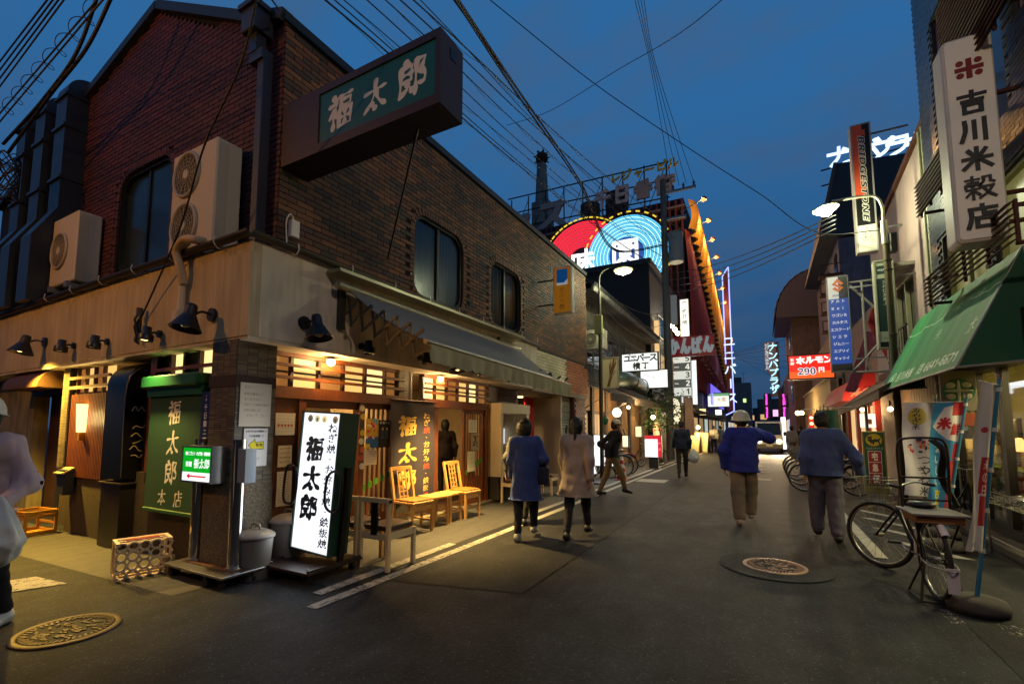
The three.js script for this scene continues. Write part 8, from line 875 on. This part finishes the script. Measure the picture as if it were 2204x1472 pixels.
// ---------- vehicles ----------
{
  const z = -32, t = thing('white_van', 'small white van driving towards us with a headlight on', 'van', [0.2, 0, z]), w = 0.72, body = M(0x9a948c, 0.3, 0, { clearcoat: 0.6 });
  const side = [[0, 0.35], [0, 0.95], [0.32, 1.08], [0.75, 1.88], [1.0, 1.93], [3.3, 1.93], [3.35, 0.35]]; const g = slab(side, 2 * w, [], 0.04); g.rotateY(Math.PI / 2); g.translate(-0, 0, 0); add('body', at(g, w, 0, 0), body, t);
  add('windscreen', quad(V(-w + 0.08, 1.12, -0.3), V(w - 0.08, 1.12, -0.3), V(w - 0.12, 1.82, -0.68), V(-w + 0.12, 1.82, -0.68)), M(0x12161a, 0.08), t); add('bumper', rb(-w, w, 0.3, 0.56, -0.02, 0.06, 0.03), M(0x5a5650, 0.5), t); add('number_plate', bx(-0.17, 0.17, 0.42, 0.55, 0.062, 0.07), M(0xb0a890, 0.5), t); add('grille', bx(-0.35, 0.35, 0.7, 0.78, 0.002, 0.02), blackPaint, t);
  for (const s of [-1, 1]) { add('headlight', at(ball(0, 0, 0, 0.13, 1, 0.8, 0.4), s * 0.52, 0.72, 0.02), glow(new THREE.Color(1, 0.8, 0.45), s > 0 ? 30 : 14, 0xffffff), t); add('mirror', rb(s * (w + 0.12) - 0.08, s * (w + 0.12) + 0.08, 1.05, 1.3, -0.42, -0.34, 0.03), blackPaint, t); for (const k of [-0.55, -2.7]) { const wh = add('wheel', new THREE.CylinderGeometry(0.27, 0.27, 0.16, 20).rotateZ(Math.PI / 2).translate(s * (w - 0.08), 0.27, k), rubber, t); add('wheel_rim', new THREE.CylinderGeometry(0.16, 0.16, 0.17, 14).rotateZ(Math.PI / 2).translate(s * (w - 0.078), 0.27, k), galv, wh); } }
  spotLamp(t, 0.52, 0.72, 0.16, 0.4, 0.0, 9, new THREE.Color(1, 0.74, 0.42), 130, 0.5, 4); spotLamp(t, -0.52, 0.72, 0.16, -0.6, 0.0, 9, new THREE.Color(1, 0.74, 0.42), 60, 0.5, 4);
}
// ---------- people: each body is one skin meshed from a field of tapered bones ----------
const smin = (a, b, k) => { const h = Math.max(k - Math.abs(a - b), 0) / k; return Math.min(a, b) - h * h * k * 0.25; };
function bonesField(list, k) { return (x, y, z) => { let d = 9; for (const b of list) { const [ax, ay, az, ar, bx2, by, bz, br, sx = 1, sz = 1] = b; const px = (x - ax) / sx, py = y - ay, pz = (z - az) / sz, ex = (bx2 - ax) / sx, ey = by - ay, ez = (bz - az) / sz, h = Math.max(0, Math.min(1, (px * ex + py * ey + pz * ez) / (ex * ex + ey * ey + ez * ez + 1e-9))); const v = Math.hypot(px - ex * h, py - ey * h, pz - ez * h) - (ar + (br - ar) * h); d = smin(d, v, k); } return d; }; }
function skin(list, cell, k = 0.05, floor = -9) { // surface nets
  let lo = [9, 9, 9], hi = [-9, -9, -9]; for (const b of list) for (const o of [0, 4]) for (let c = 0; c < 3; c++) { const r = b[o + 3] * Math.max(1, c === 0 ? b[8] ?? 1 : c === 2 ? b[9] ?? 1 : 1) + cell * 2; lo[c] = Math.min(lo[c], b[o + c] - r); hi[c] = Math.max(hi[c], b[o + c] + r); }
  const f = bonesField(list, k), n = [0, 1, 2].map((c) => Math.ceil((hi[c] - lo[c]) / cell) + 2), v = new Float32Array(n[0] * n[1] * n[2]), id = (i, j, l) => (l * n[1] + j) * n[0] + i; for (let l = 0; l < n[2]; l++) for (let j = 0; j < n[1]; j++) for (let i = 0; i < n[0]; i++) v[id(i, j, l)] = Math.max(f(lo[0] + i * cell, lo[1] + j * cell, lo[2] + l * cell), floor - lo[1] - j * cell);
  const vi = new Int32Array(v.length).fill(-1), P = [], I = [];
  for (let l = 0; l < n[2] - 1; l++) for (let j = 0; j < n[1] - 1; j++) for (let i = 0; i < n[0] - 1; i++) { let c = 0, sx = 0, sy = 0, sz = 0; const q = (a, b) => { const va = v[id(i + (a & 1), j + ((a >> 1) & 1), l + (a >> 2))], vb = v[id(i + (b & 1), j + ((b >> 1) & 1), l + (b >> 2))]; if (va < 0 === vb < 0) return; const t = va / (va - vb); sx += (a & 1) + ((b & 1) - (a & 1)) * t; sy += ((a >> 1) & 1) + (((b >> 1) & 1) - ((a >> 1) & 1)) * t; sz += (a >> 2) + ((b >> 2) - (a >> 2)) * t; c++; }; for (const [a, b] of [[0, 1], [2, 3], [4, 5], [6, 7], [0, 2], [1, 3], [4, 6], [5, 7], [0, 4], [1, 5], [2, 6], [3, 7]]) q(a, b); if (c) { vi[id(i, j, l)] = P.length / 3; P.push(lo[0] + (i + sx / c) * cell, lo[1] + (j + sy / c) * cell, lo[2] + (l + sz / c) * cell); } }
  for (let l = 1; l < n[2] - 1; l++) for (let j = 1; j < n[1] - 1; j++) for (let i = 1; i < n[0] - 1; i++) { const a = v[id(i, j, l)] < 0; const fc = (b, p, q, r, s) => { if (a === b) return; const k4 = [p, q, r, s].map((e) => vi[e]); a ? I.push(k4[0], k4[1], k4[2], k4[0], k4[2], k4[3]) : I.push(k4[0], k4[2], k4[1], k4[0], k4[3], k4[2]); }; fc(v[id(i + 1, j, l)] < 0, id(i, j - 1, l - 1), id(i, j, l - 1), id(i, j, l), id(i, j - 1, l)); fc(v[id(i, j + 1, l)] < 0, id(i - 1, j, l - 1), id(i - 1, j, l), id(i, j, l), id(i, j, l - 1)); fc(v[id(i, j, l + 1)] < 0, id(i - 1, j - 1, l), id(i, j - 1, l), id(i, j, l), id(i - 1, j, l)); }
  const g = new THREE.BufferGeometry(); g.setAttribute('position', new THREE.Float32BufferAttribute(P, 3)); g.setIndex(I); g.computeVertexNormals(); return g;
}
// faces -z; o: stride, elbows, coat length, colours
function person(label, pos, turn, o) {
  const t = thing('person', label, 'person', [pos.x, 0, pos.z], turn), s = (o.h ?? 1.68) / 1.7, c = o.cell ?? 0.014, st = o.stride ?? 0.25, J = (x, y, z) => [x * s, y * s, z * s];
  const hipY = 0.9, shY = 1.4, lean = o.lean ?? 0.02, sh = o.shoulder ?? 0.178, hipw = 0.095;
  const L = {}; for (const [k, e] of [['l', -1], ['r', 1]]) { const ph = e * st, foot = [e * 0.1, 0.09 + Math.max(0, ph) * 0.25, -ph * 0.9], knee = [e * 0.1, 0.49, -ph * 0.4 - 0.04 - Math.max(0, ph) * 0.1]; L[k] = { hip: [e * hipw, hipY, 0], knee, foot, toe: [e * 0.12, 0.045 + Math.max(0, ph) * 0.1, foot[2] - 0.15], sh: [e * sh, shY, -lean], ...(o[k] ?? { elbow: [e * (sh + 0.05), 1.12, ph * 0.5 + 0.03], hand: [e * (sh + 0.06), 0.86, ph * 0.8 - 0.03] }) }; }
  const bone = (a, ra, b, rb2, sx, sz) => [...J(...a), ra * s, ...J(...b), rb2 * s, sx, sz], head = [0, 1.6, -lean - 0.03], g = o.grow ?? 0;
  const torso = (e, y0) => [bone([0, 1.3, -lean], 0.125 + e, [0, 1.02, 0], 0.115 + e, 1.25, 0.85), bone([-sh + 0.05, shY - 0.02, -lean], 0.075 + e, [sh - 0.05, shY - 0.02, -lean], 0.075 + e), bone([0, 1.05, 0], 0.12 + e, [0, y0, 0], 0.135 + e + (e > 0 ? o.flare ?? 0 : 0), 1.22, 0.9)];
  const arm = (q, e, cut = 1) => [bone(q.sh, 0.05 + e, q.elbow, 0.044 + e), bone(q.elbow, 0.044 + e, q.elbow.map((v2, i) => v2 + (q.hand[i] - v2) * cut), 0.032 + e)], leg = (q, e, cut = 1) => [bone(q.hip, 0.088 + e * 0.35, q.knee, 0.06 + e), bone(q.knee, 0.06 + e, q.knee.map((v2, i) => v2 + (q.foot[i] - v2) * cut), 0.042 + e)];
  const hand = (q) => { const d = V(...q.hand).sub(V(...q.elbow)).normalize(), sd = V(q.sh[0] < 0 ? 1 : -1, 0, 0), fw = V(0, 0, -1), out = [bone(q.hand, 0.03, V(...q.hand).addScaledVector(d, 0.07).toArray(), 0.028, 0.6, 1)]; for (let i = 0; i < 4; i++) { const b = V(...q.hand).addScaledVector(d, 0.075).addScaledVector(fw, (i - 1.5) * -0.019), m = b.clone().addScaledVector(d, 0.034).addScaledVector(sd, 0.012), e = m.clone().addScaledVector(d, 0.026 + (i === 1 ? 0.006 : 0)).addScaledVector(sd, 0.02); out.push(bone(b.toArray(), 0.0095, m.toArray(), 0.009), bone(m.toArray(), 0.009, e.toArray(), 0.0075)); } const th = V(...q.hand).addScaledVector(fw, 0.028).addScaledVector(d, 0.02); out.push(bone(th.toArray(), 0.012, th.clone().addScaledVector(fw, 0.02).addScaledVector(d, 0.035).toArray(), 0.009)); return out; };
  const fz = (dx, dy, dz) => [head[0] + dx, head[1] + dy, head[2] + dz], face = [bone(fz(0, 0.035, 0.01), 0.088, fz(0, -0.03, -0.02), 0.07, 0.88, 1.05), bone(fz(0, -0.05, -0.045), 0.05, fz(0, -0.075, -0.045), 0.042), bone(fz(0, 0.0, -0.085), 0.011, fz(0, -0.025, -0.103), 0.015), bone(fz(-0.078, 0.0, 0.01), 0.016, fz(-0.08, -0.03, 0.012), 0.012, 0.6, 1.2), bone(fz(0.078, 0.0, 0.01), 0.016, fz(0.08, -0.03, 0.012), 0.012, 0.6, 1.2), bone([0, 1.52, -lean - 0.005], 0.054, [0, 1.4, -lean], 0.06)];
  const body = mergeGeometries([skin([...torso(-0.03, 0.92), ...arm(L.l, -0.01), ...arm(L.r, -0.01), ...leg(L.l, -0.014), ...leg(L.r, -0.014), face[5]], c * 1.3), skin(face, c * 0.55, 0.025), skin(hand(L.l), Math.min(c * 0.5, 0.006), 0.008), skin(hand(L.r), Math.min(c * 0.5, 0.006), 0.008)]); add('body', body, M(o.skin ?? 0x9a6a50, 0.6), t);
  for (const e of [-1, 1]) add('eye', ball(...J(...fz(e * 0.032, 0.008, -0.082)), 0.011 * s), M(0x14100e, 0.2), t); add('mouth', at(ball(0, 0, 0, 0.022 * s, 1, 0.25, 0.4), ...J(...fz(0, -0.052, -0.092))), M(0x6a342c, 0.5), t);
  const wrinkle = (geo, a) => { const p = geo.attributes.position, nn = geo.attributes.normal; for (let i = 0; i < p.count; i++) { const x = p.getX(i), y = p.getY(i), z = p.getZ(i), d = a * (noise3(x * 6 + y * 5, y * 6 + pos.x * 3, z * 6) + 0.7 * noise3(x * 15, y * 5, z * 15 + 4)); p.setXYZ(i, x + nn.getX(i) * d, y + nn.getY(i) * d, z + nn.getZ(i) * d); } geo.computeVertexNormals(); return geo; };
  const coatY = o.coatY ?? 0.88; add(o.topName ?? 'jacket', wrinkle(skin([...torso(0.012 + g, coatY - 0.1), ...arm(L.l, 0.01 + g * 0.45, o.sleeve ?? 0.93), ...arm(L.r, 0.01 + g * 0.45, o.sleeve ?? 0.93), ...(o.hood ? [bone([0, 1.46, -lean + 0.06], 0.07, [0, 1.42, -lean + 0.05], 0.08, 1.3, 1)] : [])], c, 0.06, coatY * s), 0.006), M(o.top, 0.85), t);
  add('trousers', wrinkle(skin([bone([0, 0.98, 0], 0.125, [0, 0.9, 0], 0.135, 1.15, 0.9), ...leg(L.l, o.baggy ?? 0.012, 0.9), ...leg(L.r, o.baggy ?? 0.012, 0.9)], c, 0.03, 0.07 * s), 0.006), M(o.legs, 0.85), t);
  for (const q of [L.l, L.r]) add('shoe', skin([bone([q.foot[0], Math.max(0.045, q.foot[1] - 0.045), q.foot[2] + 0.03], 0.045, q.toe, 0.036), bone([q.foot[0], q.foot[1], q.foot[2]], 0.045, [q.foot[0], q.foot[1] - 0.02, q.foot[2]], 0.048)], c), M(o.shoes ?? 0x141210, 0.5), t);
  const H = o.hair ?? 0x0e0b0a; if (o.hat) { add('hat', o.hat === 'helmet' ? at(lathe([[0.001, 0.13], [0.06, 0.12], [0.1, 0.085], [0.125, 0.03], [0.132, -0.02], [0.15, -0.03], [0.148, -0.036], [0.12, -0.02], [0.001, -0.02]], 26), ...J(...fz(0, 0.05, 0.0)), 0, 0.12) : at(merge([lathe([[0.001, 0.085], [0.07, 0.075], [0.1, 0.03], [0.102, -0.02], [0.097, -0.02], [0.001, 0.0]], 22), at(new THREE.CylinderGeometry(0.1, 0.1, 0.008, 20, 1, false, Math.PI * 0.55, Math.PI * 0.9), 0, -0.012, -0.055)]), ...J(...fz(0, 0.06, 0)), 0, 0.05), M(o.hatC ?? 0xb4b0a8, 0.4), t); }
  const hb = [bone(fz(0, 0.045, 0.02), 0.094, fz(0, -0.01, 0.035), 0.088, 0.98, 1)]; if (o.tail) hb.push(bone(fz(0, -0.02, 0.1), 0.035, fz(0, -0.2, 0.13), 0.02)); if (o.bob) hb.push(bone(fz(0, 0, 0.03), 0.093, fz(0, -0.06, 0.03), 0.08)); if (o.bun) hb.push(bone(fz(0, 0.1, 0.075), 0.042, fz(0, 0.11, 0.085), 0.04)); const hg = skin(hb, c * 0.6, 0.02), hp = hg.attributes.position, hn = hg.attributes.normal; for (let i = 0; i < hp.count; i++) { const d = 0.006 * noise3(hp.getX(i) * 70, hp.getY(i) * 12, hp.getZ(i) * 70) + 0.004 * noise3(hp.getX(i) * 25, hp.getY(i) * 25, hp.getZ(i) * 25); hp.setXYZ(i, hp.getX(i) + hn.getX(i) * d, hp.getY(i) + hn.getY(i) * d, hp.getZ(i) + hn.getZ(i) * d); } hg.computeVertexNormals(); add('hair', hg, M(H, 0.6), t);
  add('collar', at(new THREE.TorusGeometry(0.062 * s, 0.016 * s, 8, 22).scale(1.1, 1, 1.6), 0, 1.455 * s, -lean * s, 0, Math.PI / 2 - 0.15), M(o.top, 0.85), t); add('hem_band', at(new THREE.TorusGeometry((0.155 + g + (o.flare ?? 0) * 0.9) * s, 0.011 * s, 6, 40).scale(1.22, 0.9, 1), 0, (coatY + 0.012) * s, 0, 0, Math.PI / 2), M(o.top, 0.85), t);
  t.userData.J = null; delete t.userData.J; t.joints = L; t.s = s; return t;
}
function plasticBag(label, p) { const g = new THREE.SphereGeometry(0.16, 40, 30); const q = g.attributes.position; for (let i = 0; i < q.count; i++) { const x = q.getX(i), y = q.getY(i), z = q.getZ(i), n = 1 + 0.12 * noise3(x * 9 + p[0], y * 9, z * 9) + 0.1 * Math.abs(noise3(x * 26, y * 12 + p[0], z * 26)), k = y > 0 ? 1 - y * 3.6 : 1; q.setXYZ(i, x * n * k, y * (y > 0 ? 1.7 : 1.05), z * n * k * 0.75); } g.computeVertexNormals(); const m = solo('plastic_bag', g, M(0xc4c4c0, 0.45, 0, { transmission: 0.25, thickness: 0 }), label, 'bag'); m.position.set(...p); return m; }
{
  const P = (x, y) => onY(x, y), F = 0.03;
  // woman in blue and companion
  person('person in a long blue coat with a hair bun walking past the wooden chairs', P(1132, 1160), 0.35, { h: 1.6, top: 0x2c3f78, legs: 0x101014, shoes: 0x8a8a84, coatY: 0.56, flare: 0.05, grow: 0.01, bun: true, bob: true, stride: 0.2, topName: 'coat', r: { elbow: [0.28, 1.14, 0.02], hand: [0.2, 0.98, -0.2] }, cell: 0.015 });
  person('person with dark hair and dark clothes half hidden by the blue coat', P(1122, 1126), 0.2, { h: 1.58, top: 0x2a2622, legs: 0x14110f, bob: true, stride: -0.18, cell: 0.017 });
  person('person in a long pale beige coat with a ponytail walking down the street', P(1243, 1158), 0.1, { h: 1.62, top: 0x8f827a, legs: 0x1a1a22, coatY: 0.6, flare: 0.08, grow: 0.02, tail: true, bob: true, stride: 0.22, topName: 'coat', shoes: 0x0c0a0a, cell: 0.015 });
  { const q = solo('shoulder_bag', at(rb(-0.17, 0.17, -0.12, 0.12, -0.06, 0.06, 0.05, 3), -2.78, 0.86, -5.86, 0.3), M(0x12172c, 0.6), 'dark blue shoulder bag carried by the person in the blue coat', 'bag'); }
  person('person in a black jacket, pale cap and khaki trousers beside the lit white boards', P(1318, 1066), -0.9, { h: 1.66, top: 0x0c0c10, legs: 0x6a5638, hat: 'cap', hatC: 0xa8a290, stride: 0.3, lean: 0.1, grow: 0.02, l: { elbow: [-0.36, 1.16, 0.14], hand: [-0.2, 1.0, -0.05] }, cell: 0.016 });
  person('person in a dark blue jacket carrying a white plastic bag down the lane', P(1470, 1028), 0.15, { h: 1.7, top: 0x161a30, legs: 0x28201c, stride: 0.12, grow: 0.01, cell: 0.02 }); { const p = P(1470, 1028); plasticBag('white plastic bag held by the person in the dark blue jacket', [p.x + 0.34, 0.62, p.z + 0.05]); }
  const hm = P(1606, 1126); person('person in a royal blue jacket, white helmet and baggy pale trousers with one arm raised', hm, 0.15, { h: 1.72, top: 0x1c2a86, legs: 0x7a6c58, hat: 'helmet', hatC: 0xc4c8b4, stride: 0.18, grow: 0.035, baggy: 0.045, coatY: 0.8, r: { elbow: [0.4, 1.32, -0.04], hand: [0.2, 1.46, -0.16] }, l: { elbow: [-0.3, 1.12, 0.06], hand: [-0.28, 0.86, 0.02] }, shoes: 0x9a8a80, cell: 0.014 });
  person('person in a faded denim blue jacket and grey trousers seen from behind', P(1784, 1162), 0.0, { h: 1.7, top: 0x3a4a78, legs: 0x4c4a58, stride: -0.14, grow: 0.035, baggy: 0.04, coatY: 0.86, r: { elbow: [0.36, 1.1, 0.05], hand: [0.42, 0.86, -0.1] }, shoes: 0x0e0c0e, cell: 0.014 });
  person('person in a white printed shirt waiting by the lit sandwich boards', P(1538, 974), 0.1, { h: 1.64, top: 0xb0a48e, legs: 0x14141c, stride: 0.04, cell: 0.028, topName: 'shirt' }); person('person in a grey jacket, pale cap and light trousers beside the white shirt', P(1553, 973), -0.6, { h: 1.66, top: 0x5a6470, legs: 0x9a8c70, hat: 'cap', stride: 0.05, cell: 0.028 });
  person('person in pale clothes walking by the white light column', P(1708, 988), 0.3, { h: 1.6, top: 0x8a8078, legs: 0x5a544c, bob: true, stride: 0.15, cell: 0.028 }); person('person in black beside the pale walker', P(1728, 986), 0.3, { h: 1.6, top: 0x0c0c0e, legs: 0x101012, stride: 0.1, cell: 0.028 });
  person('restaurant worker in dark clothes standing inside the open doorway', V(-6.0, 0, onX(958, 980, -6.0).z), 1.0, { h: 1.6, top: 0x1c1210, legs: 0x14100e, bob: true, stride: 0.05, cell: 0.018 }).position.y = 0.06;
  // cook at the left edge
  const ck = onY(-78, 1372), cook = person('cook in a white cap and pale shirt carrying a plastic bag in the side street', ck, -2.3, { h: 1.68, top: 0xb09a9c, legs: 0x0e1016, hat: 'helmet', hatC: 0xc0bcb4, stride: 0.24, grow: 0.02, shoes: 0xa8b0b4, cell: 0.012, topName: 'shirt', l: { elbow: [-0.3, 1.1, -0.02], hand: [-0.22, 0.95, -0.22] } });
  plasticBag('white plastic bag carried by the cook', [ck.x + 0.36, 0.72, ck.z - 0.02]).scale.set(1.1, 1.15, 1.1); add('apron', skin([[0, 1.2, -0.085, 0.1, 0, 0.66, -0.1, 0.13, 1.3, 0.5]], 0.014), M(0x6a4a30, 0.85), cook);
}
// furniture seen through the doorway
{ gridChair('dark wooden chair inside the restaurant', -6.35, onX(985, 1000, -6.35).z, 2.2); for (const [i, px] of [[0, 970], [1, 990]]) { const q = onX(px, 905, -7.08), f = thing('picture_frame', ['larger framed paper on the ochre wall inside', 'smaller framed paper on the ochre wall inside'][i], 'picture', [-7.09, q.y, q.z]); add('frame', bx(0, 0.03, -0.26, 0.26, -0.2, 0.2), woodDark, f); add('paper', bx(0.03, 0.034, -0.2, 0.2, -0.15, 0.15), M(0xc8b48c, 0.8), f); } }
// ---------- overhead wires ----------
{
  let n = 0; const grp = 'overhead cables along and across the street';
  const wire = (label, pts, r, extra = []) => { const o = thing('overhead_cable', label, 'cable', [0, 0, 0], 0, grp); add('cable', tube(pts, r, 5, pts.length * 12), cableBlack, o); for (const e of extra) add(e[0], e[1], cableBlack, o); return o; };
  const sag = (a, b, d) => [0, 0.17, 0.33, 0.5, 0.67, 0.83, 1].map((t) => a.clone().lerp(b, t).add(V(0, -4 * d * t * (1 - t), 0)));
  const far = V(-4.15, 9.5, -24.2), R = rng(90);
  // bundles over the restaurant roof running along the street
  const runs = [[700, 720, 0.011], [790, 0, 0.008], [830, 0, 0.008], [862, 0, 0.01], [890, 0, 0.009], [720, 0, 0.008], [740, 0, 0.007], [905, 0, 0.007]];
  runs.forEach(([px, _, r], i) => { const d = ray(px, 0), T = 6.4 / (1e-9 + d[1]), hgt = 6.6 + (i % 4) * 0.28, k = (hgt - EYE) / d[1], a = V(d[0] * k, hgt, d[2] * k), dir = V(-4.2 + (i % 5) * 0.22, 9.6 + (i % 5) * 0.5, -24.2); const back = a.clone().sub(dir).multiplyScalar(0.6).add(a); const pts = sag(a, dir, 0.35); const tw = []; for (let q = 0; q < 40; q++) { const t = q / 39, c = new THREE.CatmullRomCurve3(pts).getPoint(t); tw.push(c.add(V(Math.cos(q * 2.1) * 0.03, Math.sin(q * 2.1) * 0.03 - 0.03, 0))); } wire('dark cable of the bundle over the restaurant roof', [back, ...pts], r * 1.1, i % 2 ? [] : [['lashing_wire', tube(tw, 0.004, 4, 160)]]); });
  // heavy twisted bundle across the middle of the sky
  for (let i = 0; i < 3; i++) { const a = onZ(975 + i * 7, 0, -5.5), m = onZ(1110, 190, -9), b = onZ(1250, 395, -16), e = onZ(1330, 540, -22), off = V(Math.sin(i * 2.1) * 0.045, Math.cos(i * 2.1) * 0.045, 0); wire('thick twisted cable bundle swinging over the lane', [a.clone().sub(m).multiplyScalar(0.7).add(a), a, m, b, e, V(-4.15, 10.9, -24.2)].map((p) => p.clone().add(off)), 0.026); }
  // long thin wires across the street
  wire('thin wire crossing the sky to the lamp beside the rice shop', [onZ(1055, 0, -9), onZ(1280, 180, -12), onZ(1500, 330, -14), onZ(1640, 420, -14), onZ(1760, 500, -13), V(2.36, 5.6, -11.9)], 0.012);
  wire('thin wire crossing the sky from the upper right', [onZ(1600, -40, -14), onZ(1480, 60, -15), onZ(1330, 150, -17), onZ(1180, 240, -20), onZ(1090, 270, -22)], 0.014);
  for (let i = 0; i < 4; i++) { wire('long wire rising steeply from the pole crossarm', [onZ(1362 + i * 7, -20, -14), onZ(1400 + i * 4, 140, -19), V(-3.7 + i * 0.35, 13.9, -24.2)], 0.012); wire('service wire from the utility pole to the rice shop lamp', sag(V(-4.1, 9.4 - i * 0.35, -24.2), onZ(1800, 462 + i * 10, -12), 0.3), 0.014); }
  for (let i = 0; i < 7; i++) wire('thin wire strung across the far street', sag(V(-4.3, 6.4 + i * 0.8, -34 - i * 4), V(2.6, 6.2 + (i % 3) * 1.3, -28 - i * 5), 0.35 + (i % 3) * 0.2), 0.013);
  for (let i = 0; i < 5; i++) wire('slack service wire in front of the old town house', sag(V(-4.4, 5.9 - i * 0.25, -13.9), V(-4.2, 7.4 - i * 0.6, -24.2), 0.4 + i * 0.1), 0.012);
  // left corner: bundles from the pole out of frame, with the drop to the restaurant
  const lp = V(-11.2, 6.6, -1.9); for (let i = 0; i < 6; i++) { const a = onZ(100 + i * 12 + (i > 3 ? 60 : 0), 0, -1.7), b = onZ(0, 130 + i * 18 + (i > 3 ? 40 : 0), -1.9); wire('black cable of the bundle in the upper left sky', [a.clone().sub(b).multiplyScalar(2).add(a), a, b, b.clone().sub(a).multiplyScalar(0.6).add(b)], 0.009, i === 4 ? [['spiral_hanger', tube([...Array(60).keys()].map((k) => { const t = k / 59, c = a.clone().lerp(b, t); return c.add(V(0, Math.cos(k * 0.9) * 0.07 - 0.06, Math.sin(k * 0.9) * 0.07)); }), 0.004, 4, 240)]] : []); }
  for (const [i, p] of [[0, [[213, -20], [165, 110], [95, 210], [5, 310]]], [1, [[245, -20], [190, 95], [110, 200], [15, 330]]]]) wire('heavy sagging cable in front of the black ducts', p.map(([x, y]) => onZ(x, y, -2.35)), 0.022);
  { const tg = thing('cable_tangle', 'tangle of coiled black wires hanging beside the black ducts', 'cables'); const pts = []; for (let i = 0; i < 90; i++) { const a = i * 1.1, c = onZ(14, 385, -2.3); pts.push(c.add(V(Math.cos(a) * (0.14 + R() * 0.16), Math.sin(a * 0.73) * 0.3 + (R() - 0.5) * 0.2, Math.sin(a) * 0.12))); } add('coil', tube(pts, 0.009, 4, 420), cableBlack, tg); }
  wire('thin cable dropping over the outdoor unit to the side fascia', [onZ(556, -20, -2.3), onZ(520, 130, -2.4), onZ(440, 310, -2.5), onZ(390, 480, -2.6), onZ(345, 590, -2.72), onZ(300, 690, -2.78)], 0.01);
  wire('thin cable dropping over the outdoor unit to the side fascia', [onZ(600, 20, -3.0), onZ(585, 0, -2.8), onZ(570, -20, -2.6)], 0.01);
  { const c = onZ(295, 710, -2.76), j = thing('cable_junction', 'knot of black cables with a sensor on the side fascia', 'cables'); const pts = []; for (let i = 0; i < 30; i++) pts.push(V(c.x + (R() - 0.5) * 0.1, c.y + (R() - 0.5) * 0.4, c.z + (R() - 0.5) * 0.06)); add('coil', tube(pts, 0.01, 5, 160), cableBlack, j); add('sensor', new THREE.CylinderGeometry(0.035, 0.035, 0.1, 12).translate(c.x + 0.02, c.y + 0.22, c.z), M(0x3a342c, 0.5), j); }
}
// the other corners of the crossing, which hide part of the sky
for (const [l, x0, x1, z0, z1, h] of [['plain corner building across the side street', -16, -4.4, 4.2, 14, 8], ['plain corner building next to the rice shop', 3.4, 12, -3.2, 9, 9.5], ['plain building across the crossing', -4, 3, 15, 22, 9]]) { const b = thing('corner_building', l, 'building'); add('wall', bx(x0, x1, 0, h, z0, z1), plaster(0x4a4440, 0.2, 2), b); add('parapet', bx(x0 - 0.1, x1 + 0.1, h, h + 0.3, z0 - 0.1, z1 + 0.1), M(0x2a2826, 0.8), b); }
scene.traverse((o) => { if (o.isMesh) { o.castShadow = true; o.receiveShadow = true; } });
renderer.render(scene, camera);
